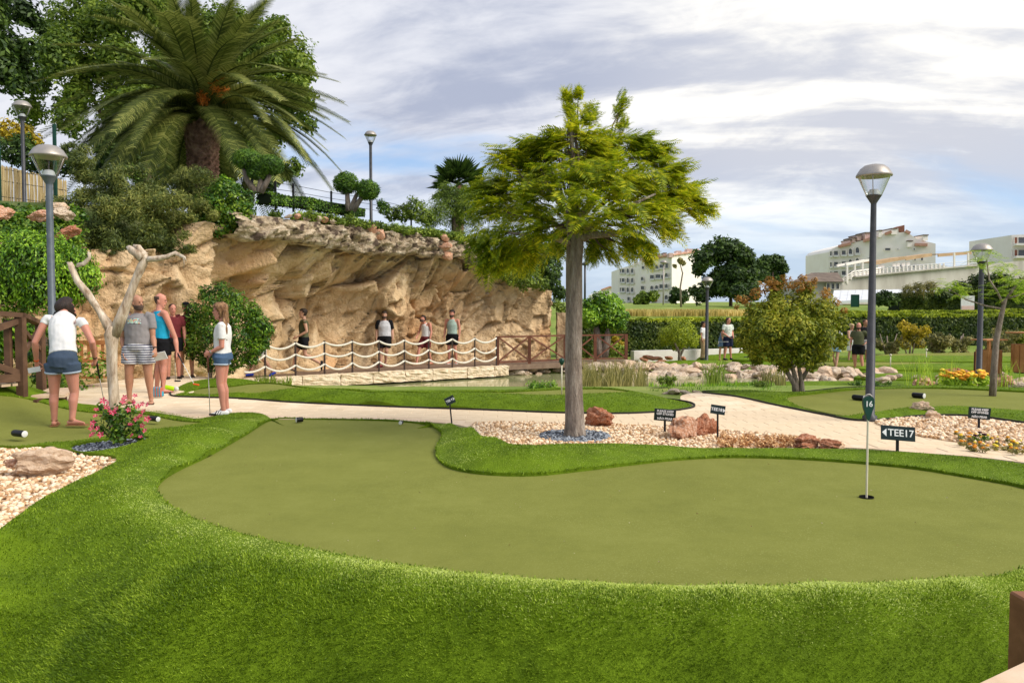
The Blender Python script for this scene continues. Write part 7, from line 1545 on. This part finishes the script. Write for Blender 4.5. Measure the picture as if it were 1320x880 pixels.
# 6 girl
g = G(288, 534.5, .0)
t, J = person('girl with long wavy hair in white top and denim shorts facing left with a putter', (g.x, g.y, .0), 1.60, -82, fat=.98, female=True, vox=.0085,
 pxo={'elL': (286, 447, -.14), 'wrL': (271, 454, -.12), 'elR': (283, 446, .20), 'wrR': (272, 456, .06)}, ov={'shL': (.15, -.02, 1.40), 'shR': (-.15, .0, 1.40), 'chest': (0, -.01, 1.27), 'head': (0, .03, 1.625)},
 top=('whitefab', 'tee', .12), bottom=('denim', 'shorts', .26, 'denimfray'), shoes=('whitefab', 'sneaker', 'black'), hair='long', hairmat='hair_brown', yaw=4, curl=(1.3, 1.3), skin='skin_pink')
band(J, t, 'L', 'lampcap', r_=.027)
w = J['wrL']+Vector(t.location)+Vector((-.06, .05, -.01)); putter('putter with a reddish grip held by the girl', w+Vector((0, 0, .03)), G(269, 536, .02)+Vector((0, .05, 0)), (1, -.2, 0), 'redwood', 'lampcap', 'black')
# walkway people
def onway(px, Y): p = P(px, 470, Y); return (p.x, Y, -.4)
person('man in olive sleeveless shirt and black shorts striding left on the walkway', onway(392, 23.7), 1.95, -70, fat=.98, vox=.016, ov={'hipL': (.08, .0, .9), 'knL': (.08, -.02, .50), 'anL': (.08, -.42, .25), 'toL': (.08, -.40, .08), 'knR': (-.08, .22, .53), 'anR': (-.08, .28, .09), 'toR': (-.08, .44, .03), 'elL': (.24, -.06, 1.13), 'wrL': (.17, .17, 1.0)}, top=('olivefab', 'capsleeve', -.15), bottom=('blackfab', 'shorts', .62), shoes=('black', 'sneaker'), hair='short', pitch=8)
person('dark bearded man in grey shirt with black sleeves on the walkway', onway(496, 25.9), 1.88, 10, fat=1.2, vox=.016, ov={'knL': (.05, .1, .52), 'anL': (.02, -.1, .12), 'toL': (.02, .05, .04), 'anR': (-.12, .1, .09)}, top=('lightgrey', 'raglan', -.1, 'blackfab'), bottom=('blackfab', 'shorts', .75), shoes=('maroon', 'sneaker'), hair='short', beard='hair_short', yaw=-8)
person('bearded man in white tank top and maroon shorts stepping left on the walkway', onway(549, 27.0), 1.78, -40, fat=1.0, vox=.017, ov={'neck': (0, .06, 1.44), 'head': (0, .13, 1.57), 'knR': (-.08, .25, .52), 'anR': (-.08, .36, .09), 'toR': (-.08, .52, .03), 'knL': (.08, .0, .5), 'anL': (.08, -.2, .10), 'toL': (.08, -.04, .03), 'wrR': (-.16, .25, .98), 'elR': (-.23, .08, 1.14)}, top=('whitefab', 'tank', .0), bottom=('maroon', 'shorts', .75), shoes=('leather', 'flipflop'), hair='short', beard='hair_short', pitch=25, skin='skin_pink')
person('tall man in sage green tank top and black shorts last on the walkway', onway(583, 27.5), 1.92, -12, fat=1.0, vox=.017, ov={'knL': (.1, .03, .5), 'anL': (.12, -.08, .09)}, top=('sage', 'tank', -.15), bottom=('blackfab', 'shorts', .7), shoes=('white', 'flipflop'), hair='short', beard='hair_short', yaw=-14, skin='skin_pink')
person('person in white shorts and blue shoes mostly hidden behind the bush on the walkway', onway(337, 22.4), 1.78, -60, vox=.016, ov={'knL': (.08, -.02, .5), 'anL': (.08, -.3, .12), 'toL': (.08, -.14, .03), 'knR': (-.08, .18, .53), 'anR': (-.08, .28, .09), 'toR': (-.08, .44, .03)}, top=('greyfab', 'tee', -.1), bottom=('whitefab', 'shorts', .8), shoes=('blueshoe', 'sneaker'), hair='short')
# far right people
def onlawn(px, py, Y): p = P(px, py, Y); return (p.x, p.y, p.z)
person('man in white shirt and khaki trousers behind the far lamp post', onlawn(906, 464, 32.5), 1.62, 60, vox=.022, skin='skin_tan', top=('whitefab', 'tee', -.15), bottom=('khaki', 'trousers', 1), shoes=('black', 'sneaker'), hair='short')
t, J = person('blond woman in a blue dress bending over her putter on the far lawn', onlawn(931, 464, 32), 1.60, 10, female=True, vox=.022, ov={'chest': (0, .16, 1.20), 'neck': (0, .30, 1.33), 'head': (0, .42, 1.36), 'waist': (0, .05, 1.06), 'shL': (.16, .27, 1.27), 'shR': (-.16, .27, 1.27), 'elL': (.15, .32, 1.0), 'elR': (-.15, .32, 1.0), 'wrL': (.03, .38, .80), 'wrR': (-.03, .38, .80)}, top=('bluedress', 'tank', 0), bottom=('bluedress', 'skirt', .75), shoes=('leather', 'flipflop'), hair='long', hairmat='hair_blond', pitch=50)
person('man in patterned shirt and navy shorts beside the bushy tree', onlawn(938, 464, 31), 1.70, 20, vox=.022, skin='skin_pink', fat=1.05, ov={'hipL': (.10, 0, .9), 'anL': (.16, 0, .09), 'anR': (-.16, 0, .09), 'wrR': (-.1, .22, .96), 'wrL': (.1, .22, .96)}, top=('patterned', 'tee', -.15), bottom=('navy', 'shorts', .85), shoes=('navy', 'sneaker'), hair='crop', hairmat='hair_short', yaw=30)
a = P(926, 441, 30.6); b = P(946, 440, 30.6); putter('putter held level by the man in the patterned shirt', b, a, (0, 0, -1), 'black', 'white', 'lampcap')
person('woman in light blue skirt behind the lower branches of the bushy tree', onlawn(1077, 476, 27.5), 1.62, -50, female=True, vox=.022, top=('whitefab', 'tee', 0), bottom=('skyskirt', 'skirt', .55), shoes=('leather', 'flipflop'), hair='tied', hairmat='hair_blond', ov={'knL': (.10, .08, .5), 'anL': (.12, .2, .09), 'anR': (-.1, -.2, .1)})
person('blond woman in white dress holding things beside the man in olive', onlawn(1097, 468, 29.5), 1.50, 20, female=True, vox=.022, top=('patterned', 'tank', 0), bottom=('whitefab', 'skirt', .9), shoes=('leather', 'flipflop'), hair='tied', hairmat='hair_blond', ov={'elR': (-.2, .05, 1.12), 'wrR': (-.08, .25, 1.05)})
person('bald man in olive shirt and black shorts with a hand on his hip', onlawn(1106, 479, 27.5), 1.74, -28, vox=.020, fat=1.12, skin='skin_pink', top=('olivefab', 'tee', -.1), bottom=('blackfab', 'shorts', .7), shoes=('leather', 'flipflop'), hair='bald', hairmat='hair_short', beard='hair_short', ov={'elL': (.40, -.10, 1.18), 'wrL': (.23, .08, 1.02), 'anL': (.16, .05, .09), 'anR': (-.10, -.03, .09)}, yaw=-10)
person('man in black shirt and grey shorts half behind the big lamp post', onlawn(1114, 470, 29.5), 1.72, 20, vox=.022, skin='skin_tan', top=('blackfab', 'tee', -.1), bottom=('greyfab', 'shorts', .8), shoes=('black', 'sneaker'), hair='crop', hairmat='hair_short')
# black pushchair
g = P(1052, 475, 27.5); st = thing('pushchair', 'black folded pushchair standing on the far lawn under the bushy tree', 'pushchair', g)
bm = bmesh.new(); loft(bm, [(-.28, 0, .75), (-.1, 0, .92), (.12, 0, .86), (.2, 0, .7)], [(.22, .03), (.24, .10), (.24, .12), (.22, .03)], (0, 1, 0), 14); finish(bm, 'hood', M['blackfab'], st, 0)
bm = bmesh.new(); loft(bm, [(.22, 0, .75), (.12, 0, .42), (-.12, 0, .36), (-.35, 0, .30)], [(.2, .05), (.2, .09), (.2, .08), (.18, .03)], (0, 1, 0), 12); finish(bm, 'seat', M['blackfab'], st, 0)
m = MB()
for s in (-.22, .22): m.tube([(.42, s, .95), (.1, s, .5), (-.35, s, .08)], .015, 6); m.tube([(.3, s, .08), (-.1, s, .55)], .015, 6)
m.build('frame', M['black'], st)
for x in (-.35, .3):
    for s in (-.22, .22): m = MB(); m.lathe([(.09, -.02), (.10, 0), (.09, .02)], (x, s, .10), 16, M=Matrix.Rotation(math.pi/2, 3, 'X')); m.build('wheel', M['black'], st)
# small black bag by the white wall end
# ================= distant buildings =================
M['stucco'] = material('white_stucco', [(.3, (.84, .78, .70)), (.7, (.91, .86, .79))], scale=.4, detail=6, rough=.9, spec=.1)
M['winglass'] = material('dark_window', [(.3, (.07, .075, .085)), (.7, (.14, .14, .15))], scale=1, rough=.25, spec=.5)
M['balcony'] = material('balcony_parapet', (.74, .72, .69), scale=1, rough=.9)
M['terracotta'] = material('terracotta', [(.3, (.46, .22, .15)), (.7, (.62, .36, .26))], scale=2, rough=.9)
M['pinkcap'] = material('pink_chimney', [(.3, (.62, .42, .36)), (.7, (.72, .52, .46))], scale=2, rough=.9)
M['concrete'] = material('terrace_concrete', [(.3, (.36, .33, .29)), (.5, (.48, .45, .40)), (.7, (.56, .53, .48))], scale=.5, detail=8, rough=.95, stretch=(1, 1, .3))
M['rooftile'] = material('brown_roof', [(.3, (.12, .09, .07)), (.7, (.22, .17, .13))], scale=1, rough=.9)
M['canopy'] = material('white_canopy', (.72, .74, .76), scale=1, rough=.6)
M['awning'] = material('tan_awning', [(.3, (.42, .28, .16)), (.7, (.55, .38, .22))], scale=1, rough=.9)
M['brick'] = material('brick_dark', [(.3, (.26, .10, .07)), (.7, (.36, .16, .10))], scale=3, rough=.9)
def facade(t, Y0, Y1, x0, x1, poly, th, mat, nm='wall'):
    """wall slab whose outline poly is given in photo pixels; the slab runs from depth Y0 at px x0 to Y1 at px x1"""
    X0, X1 = (x0-660)/1000*Y0, (x1-660)/1000*Y1
    def at(px, py):
        k = (px-660)/1000; s = (k*Y0-X0)/((X1-X0)-k*(Y1-Y0)); return P(px, py, Y0+(Y1-Y0)*s)-Vector(t.location)
    f = [at(*q) for q in poly]; b = [p+Vector((0, th, 0)) for p in f]; n = len(f); m = MB(); m.add(f+b, [tuple(range(n)), tuple(range(n, 2*n))[::-1]]+[(i, n+i, n+(i+1) % n, (i+1) % n) for i in range(n)]); m.build(nm, mat, t); return at
def arch(t, at, px, py, w, h, arched=True, dark='winglass', parapet=True):
    """recessed opening: dark pane with a raised white surround"""
    w *= 1.18; h *= 1.12; n = 8; pts = [(px-w/2, py+h/2), (px+w/2, py+h/2)]
    if arched: pts += [(px+w/2*math.cos(a), py-h/2+h*.38-h*.38*math.sin(a)) for a in np.linspace(0, math.pi, n)]
    else: pts += [(px+w/2, py-h/2), (px-w/2, py-h/2)]
    sc = (at(px, py)-at(px, py+1)).length; f = [at(*q)+Vector((0, -.30, 0)) for q in pts]; m = MB(); m.add(f, [tuple(range(len(f)))]); w_ = m.build('window', M[dark], t)
    m = MB(); c = at(px, py)
    for i in range(len(f)): m.bar(f[i]+Vector((0, -.10, 0)), f[(i+1) % len(f)]+Vector((0, -.10, 0)), .45*sc, .20, (0, 1, 0))
    m.build('frame', M['stucco'], w_)
    if parapet: a = at(px-w*.55, py+h*.36)+Vector((0, -.7, 0)); b = at(px+w*.55, py+h*.36)+Vector((0, -.7, 0)); m = MB(); m.bar(a, b, .3, (at(px, py)-at(px, py+h*.30)).z); m.build('parapet', M['balcony'], w_)
def cubepx(t, at, px, py, w, h, d, mat, nm, cap=None):
    a, b = at(px-w/2, py-h/2), at(px+w/2, py+h/2); m = MB(); m.box(((a.x+b.x)/2, (a.y+b.y)/2+d/2-.3, (a.z+b.z)/2), (abs(b.x-a.x), d, abs(a.z-b.z))); o = m.build(nm, mat, t)
    if cap: m = MB(); m.box(((a.x+b.x)/2, (a.y+b.y)/2+d/2-.3, max(a.z, b.z)+.1), (abs(b.x-a.x)*1.1, d*1.1, .2)); m.build('chimney_cap', cap, o)
    return o
# left block
g = P(850, 392, 190); A = thing('apartment_block', 'white four storey apartment block with arched windows left of the large tree', 'building', (g.x, g.y, g.z-3))
at1 = facade(A, 205, 190, 797, 855, [(797, 396), (797, 347), (806, 344), (818, 341), (827, 340), (827, 396)], 14, M['stucco'])
at2 = facade(A, 196, 186, 826, 875, [(826, 396), (826, 336), (866, 326), (866, 396)], 14, M['stucco'])
at3 = facade(A, 186, 196, 866, 905, [(866, 396), (866, 327), (903, 322), (905, 396)], 14, M['stucco'])
for r_ in range(3):
    for c in range(2): arch(A, at1, 809+c*5.6, 350+r_*12.2, 2.9, 7.5)
    arch(A, at1, 803, 350+r_*12, 3.4, 6, False); arch(A, at1, 799.5, 350+r_*12, 1.6, 6, False)
arch(A, at1, 810, 386, 3, 6, False); arch(A, at1, 818, 386, 4, 6, False)
for px, py, w, h, ar in ((828.5, 345, 3, 3.6, 0), (827.5, 360, 3.2, 6, 1), (828, 371, 4, 4.5, 0), (839.8, 346, 3.6, 6.5, 1), (846, 345, 3.6, 6.5, 1), (852.4, 344, 4.6, 5.5, 0), (859, 342.5, 3.4, 6, 0), (840, 357.8, 4.6, 6, 0), (848, 357, 6, 6, 0), (853, 357, 3, 5, 0), (858.6, 355.5, 3.6, 6.5, 1), (864.7, 355, 3.6, 6.5, 1), (839.8, 371.5, 3.6, 6, 1), (846, 371, 3.6, 6, 1), (852.4, 370, 5, 6.5, 0), (858.6, 369.5, 3.6, 6.5, 1), (864.7, 368.5, 3.6, 6.5, 1), (858.4, 384, 4, 7, 1)):
    arch(A, at2, px, py, w, h, bool(ar), parapet=bool(ar) or w > 4.2)
cubepx(A, at2, 846, 384, 15, 8.5, 1.5, M['brick'], 'shop_front'); cubepx(A, at2, 846, 379, 16, 1.3, 3, M['stucco'], 'canopy')
for px, py in ((829, 333), (839.5, 332.5), (849, 331), (857, 329.5)): cubepx(A, at2, px, py, 5, 5, 3, M['pinkcap'], 'chimney', M['rooftile'])
for px, py, w, h in ((865, 329, 4, 6), (875, 326, 5, 6), (883, 326, 4, 4), (889, 323.5, 5.5, 6), (897.5, 323, 5, 5)): cubepx(A, at3, px, py, w, h, 3, M['pinkcap'], 'chimney')
m = MB(); m.bar(at2(830, 337), at2(866, 328), 1.0, .35); m.build('roof_edge', M['terracotta'], A); m = MB(); m.bar(at3(866, 328.5), at3(904, 323), 1.0, .35); m.build('roof_edge', M['terracotta'], A)
m = MB(); m.box((0, 0, 0), (10, 6, 3)); 
# small white house far left
g = P(783, 385, 230); B = thing('far_house', 'faint low white house at the left of the apartment block', 'building', (g.x, g.y, g.z-4)); at = facade(B, 230, 230, 760, 800, [(762, 398), (762, 380), (775, 374), (786, 370), (797, 374), (797, 398)], 8, M['stucco']); arch(B, at, 780, 382, 2.5, 3, False, parapet=False); m = MB(); m.bar(at(775, 373.6), at(786, 369.6), 1.2, .4); m.bar(at(786, 369.6), at(797, 373.6), 1.2, .4); m.build('roof', M['terracotta'], B)
# hotel
g = P(1140, 372, 150); Hh = thing('hotel', 'large white curved hotel with arched windows and chimneys on the right', 'building', (g.x, g.y, g.z-5))
ah1 = facade(Hh, 154, 150, 1068, 1128, [(1068, 376), (1068, 325), (1072, 321), (1080, 317.5), (1095, 314), (1112, 310), (1128, 304.5), (1128, 376)], 12, M['stucco'])
ah2 = facade(Hh, 150, 146, 1125, 1210, [(1126, 380), (1126, 305), (1140, 301), (1157, 294), (1170, 300), (1184, 309), (1206, 314), (1206, 340), (1224, 344), (1224, 380)], 12, M['stucco'])
for r_, y in enumerate((328, 342, 354)):
    arch(Hh, ah1, 1076.5, y-.5, 5, 7, False); arch(Hh, ah1, 1086.5, y-1, 5, 7, False); 
    if r_ < 2: arch(Hh, ah1, 1095, y-2.5, 4.6, 9.5); arch(Hh, ah1, 1104, y-4, 4.8, 9.5)
    arch(Hh, ah1, 1070, y, 2.4, 7, False)
arch(Hh, ah1, 1119, 335, 4, 5); arch(Hh, ah1, 1095.5, 352, 4, 4); arch(Hh, ah1, 1104, 350, 4, 4)
for px, py, w, h in ((1143, 321.5, 6.5, 3), (1156, 321.5, 1.6, 2), (1177, 321.5, 2, 2.4), (1178, 334, 2.4, 3.6), (1187, 334, 3, 3.6), (1136, 345, 3, 5), (1150, 345, 1.6, 3)): arch(Hh, ah2, px, py, w, h, False, parapet=False)
for px in (1155.5, 1160, 1169, 1177, 1184): arch(Hh, ah2, px, 344.5, 3.2, 5, px > 1165, parapet=True)
for px, py, w, h in ((1096, 312, 3, 4), (1100, 310, 5, 5), (1107, 307, 6, 6), (1117.5, 304.5, 8, 7), (1134, 302, 5, 8), (1151.5, 299, 8, 6.5), (1192, 307, 7, 6), (1172, 315, 7, 7)): cubepx(Hh, ah2 if px > 1125 else ah1, px, py, w, h, 4, M['pinkcap'] if px < 1120 else M['stucco'], 'chimney', M['rooftile'])
m = MB(); a, b = ah2(1158, 301), ah2(1166, 290); m.add([ah2(1158, 300), ah2(1166, 299), ah2(1166, 290), ah2(1158, 292.5), ah2(1158, 300)+Vector((0, 3, 0)), ah2(1166, 299)+Vector((0, 3, 0)), ah2(1166, 290)+Vector((0, 3, 0)), ah2(1158, 292.5)+Vector((0, 3, 0))], [(0, 1, 2, 3), (7, 6, 5, 4), (0, 4, 5, 1), (1, 5, 6, 2), (2, 6, 7, 3), (3, 7, 4, 0)]); m.build('roof_sign_board', M['brick'], Hh)
for a, b in (((1112, 311), (1128, 306)), ((1140, 302), (1148, 299)), ((1178, 315.5), (1194, 316)), ((1080, 318), (1096, 314.5)), ((1166, 298), (1172, 301))):
    a_ = (ah2 if a[0] > 1125 else ah1); m = MB(); m.bar(a_(*a)+Vector((0, -.3, 0)), a_(*b)+Vector((0, -.3, 0)), 1.2, .5); m.build('roof_edge', M['terracotta'], Hh)
# terrace with parapets, awnings
g = P(1180, 385, 110); T = thing('hotel_terrace', 'long concrete terrace wall with railings and tan awnings in front of the hotel', 'terrace', (g.x, g.y, g.z-4))
aT = facade(T, 108, 118, 1083, 1290, [(1083, 392), (1086, 366), (1100, 357), (1135, 352.5), (1200, 348), (1262, 342.5), (1300, 338), (1340, 334), (1340, 392)], 5, M['concrete'], 'retaining_wall')
m = MB(); m.bar(aT(1100, 356.6), aT(1262, 342)+Vector((0, 0, .1)), 1.0, .2); m.build('coping', M['concrete'], T)
for k in range(26): px = 1086+k*5.2; y0 = np.interp(px, [1086, 1100, 1135, 1262], [366, 357, 352.5, 342.5]); m = MB(); m.bar(aT(px, y0+1)+Vector((0, -.1, 0)), aT(px, y0-7)+Vector((0, -.1, 0)), .18, .18, (0, 1, 0)); m.build('rail_post', M['stucco'], T)
for dy in (7, 4, 1.5):
    m = MB(); L_ = [aT(px, y-dy) for px, y in ((1086, 366), (1100, 357), (1135, 352.5))]; m.tube(L_, .12, 5); m.build('handrail', M['stucco'], T)
    m = MB(); m.tube([aT(1135, 352.5-dy), aT(1262, 342.5-dy)], .045, 5); m.build('handrail', M['canopy'], T)
for (x0, y0, x1, y1) in ((1132, 336.5, 1171, 330), (1171, 331, 1205, 326), (1213, 326.5, 1256, 323.5)): a, b = aT(x0, y0), aT(x1, y1); m = MB(); m.bar(a+Vector((0, 3, 0)), b+Vector((0, 3, 0)), 2.2, .16); m.build('awning', M['awning'], T); m = MB(); m.bar(a+Vector((0, .8, -.25)), b+Vector((0, .8, -.2)), .15, .45); m.build('awning_valance', M['awning'], T)
for px, y0, y1 in ((1092, 340, 366), (1102, 338, 358), (1112, 336, 356), (1230, 326, 346), (1248, 326, 344)): m = MB(); m.bar(aT(px, y1), aT(px, y0), .22, .22, (0, 1, 0)); m.build('pergola_post', M['stucco'], T)
m = MB(); m.bar(aT(1090, 341), aT(1126, 334), .3, .3); m.bar(aT(1090, 341)+Vector((0, 3, 0)), aT(1126, 334)+Vector((0, 3, 0)), .3, .3); m.build('pergola_beam', M['stucco'], T)
for k, (px, py) in enumerate(((1139, 349), (1143, 350), (1158, 347), (1163, 347), (1170, 346.5), (1176, 346))):
    c = thing('terrace_chair', ('leftmost', 'second', 'third', 'fourth', 'fifth', 'rightmost')[k]+' of six white garden chairs on the hotel terrace', 'chair', aT(px, py)+Vector(T.location)+Vector((0, 1, 0)), 0, 'chairs on the hotel terrace'); m = MB(); m.box((0, 0, .45), (.5, .5, .06)); m.build('seat', M['stucco'], c); m = MB(); m.box((0, .24, .75), (.5, .05, .55)); m.build('backrest', M['stucco'], c)
    for x in (-.2, .2):
        for y in (-.2, .2): m = MB(); m.box((x, y, .21), (.05, .05, .42)); m.build('leg', M['stucco'], c)
# white canopy roofs below the terrace
g = P(1150, 388, 95); Cn = thing('canopy_roof', 'long sloping white canopy roof below the terrace wall', 'canopy', g-Vector((0, 0, 3)))
for k in range(16):
    x0 = 1075+k*9.4; a, b = P(x0, 374-.14*k, 101)-Cn.location, P(x0+9, 374-.14*k, 101)-Cn.location; c, d = P(x0+7, 388-.5*k, 92)-Cn.location, P(x0-2.4, 388-.5*k, 92)-Cn.location; m = MB(); e = Vector((0, 0, .12)); m.add([a, b, c, d, a-e, b-e, c-e, d-e], [(0, 3, 2, 1), (4, 5, 6, 7), (0, 1, 5, 4), (1, 2, 6, 5), (2, 3, 7, 6), (3, 0, 4, 7)]); m.build('roof_panel', M['canopy'], Cn)
m = MB(); m.bar(P(1075, 389, 92)-Cn.location+Vector((0, 0, -.1)), P(1222, 381, 92)-Cn.location+Vector((0, 0, -.1)), .2, .3); m.build('gutter', M['canopy'], Cn)
for k in range(6): px = 1078+k*27; m = MB(); m.bar(P(px, 389, 93)-Cn.location, P(px, 398, 93)-Cn.location, .2, .2, (0, 1, 0)); m.build('post', M['canopy'], Cn)
# brown roof house
g = P(1055, 376, 105); Bh = thing('brown_roofed_house', 'low house with a dark brown tiled hip roof behind the orange tipped tree', 'building', g-Vector((0, 0, 3))); L0 = Bh.location
ab = facade(Bh, 105, 105, 1020, 1085, [(1024, 395), (1024, 362), (1086, 362), (1086, 395)], 8, M['concrete'])
v = [P(1020, 363, 104), P(1088, 363, 104), P(1080, 351, 109), P(1046, 351.5, 109), P(1020, 363, 114), P(1088, 363, 114)]; v = [q_-L0 for q_ in v]; m = MB(); m.add(v, [(0, 1, 2, 3), (0, 3, 4), (1, 5, 2), (5, 4, 3, 2), (0, 4, 5, 1)]); m.build('roof', M['rooftile'], Bh)
for k in range(3): arch(Bh, ab, 1066+k*6, 369, 4, 7, False, parapet=False)
# building at right edge
g = P(1315, 345, 130); E = thing('edge_building', 'white building with brick panels and balconies cut by the right edge', 'building', g-Vector((0, 0, 5)))
ae = facade(E, 130, 128, 1303, 1360, [(1304, 348), (1304, 303), (1360, 300), (1360, 348)], 12, M['stucco'])
for y in (311, 327): arch(E, ae, 1317, y, 12, 9, False, parapet=False); arch(E, ae, 1307.5, y, 4, 9, False, 'brick', parapet=False); arch(E, ae, 1335, y, 12, 9, False)
for y in (316, 332): m = MB(); m.bar(ae(1303, y)+Vector((0, -1, 0)), ae(1360, y)+Vector((0, -1, 0)), 1.8, .35); m.build('balcony_slab', M['stucco'], E)
# sign board, gate, street things
g = P(1247, 402, 56); sbd = thing('notice_board', 'white notice board standing behind the clipped hedges', 'notice board', g); k_ = 56/1000
m = MB(); m.box((0, 0, .65), (17*k_, .06, 18.5*k_)); m.build('panel', M['white'], sbd); m = MB(); m.box((0, -.04, .30), (16*k_, .03, 5*k_)); m.build('picture_strip', M['pinkcap'], sbd); m = MB(); m.box((0, -.04, .98), (10*k_, .02, .6*k_)); m.build('text_line', M['lampcap'], sbd)
for s in (-1, 1): m = MB(); m.box((s*8*k_, .02, -.1), (.06, .06, 1.2)); m.build('post', M['lampcap'], sbd)
g = P(1102, 399, 70); gt = thing('green_gate', 'dark green mesh gate beside the canopy', 'gate', g); kk = .07
m = MB()
for a, b in (((-.35, 0, 0), (-.35, 0, 1.35)), ((.35, 0, 0), (.35, 0, 1.35)), ((-.35, 0, 1.33), (.35, 0, 1.33)), ((-.35, 0, .03), (.35, 0, .03))): m.bar(a, b, .06, .06, (0, 1, 0))
m.build('frame', M['darkgreen'], gt); m = MB(); m.box((0, 0, .68), (.66, .02, 1.28)); m.build('mesh_panel', M['darkgreen'], gt)
g = P(855, 393, 100); sl = thing('far_street_lamp', 'thin street lamp on the road in front of the apartment block', 'street lamp', g); m = MB(); m.tube([(0, 0, -1), (0, 0, 5.3)], .1, 6); m.build('post', M['lampcap'], sl); m = MB(); m.lathe([(0, 5.2), (.4, 5.3), (.5, 5.5), (.2, 5.7), (0, 5.75)], n=10); m.build('lamp_head', M['lampcap'], sl)
g = P(754, 372, 80); sl = thing('far_street_lamp', 'thin pole lamp seen between the feathery tree and the round ficus', 'street lamp', g); m = MB(); m.tube([(0, 0, -2), (0, 0, 2.4)], .12, 6); m.build('post', M['lampmetal'], sl); m = MB(); m.lathe([(0, 2.35), (.3, 2.4), (.32, 2.6), (0, 2.75)], n=10); m.build('lamp_head', M['lampmetal'], sl)
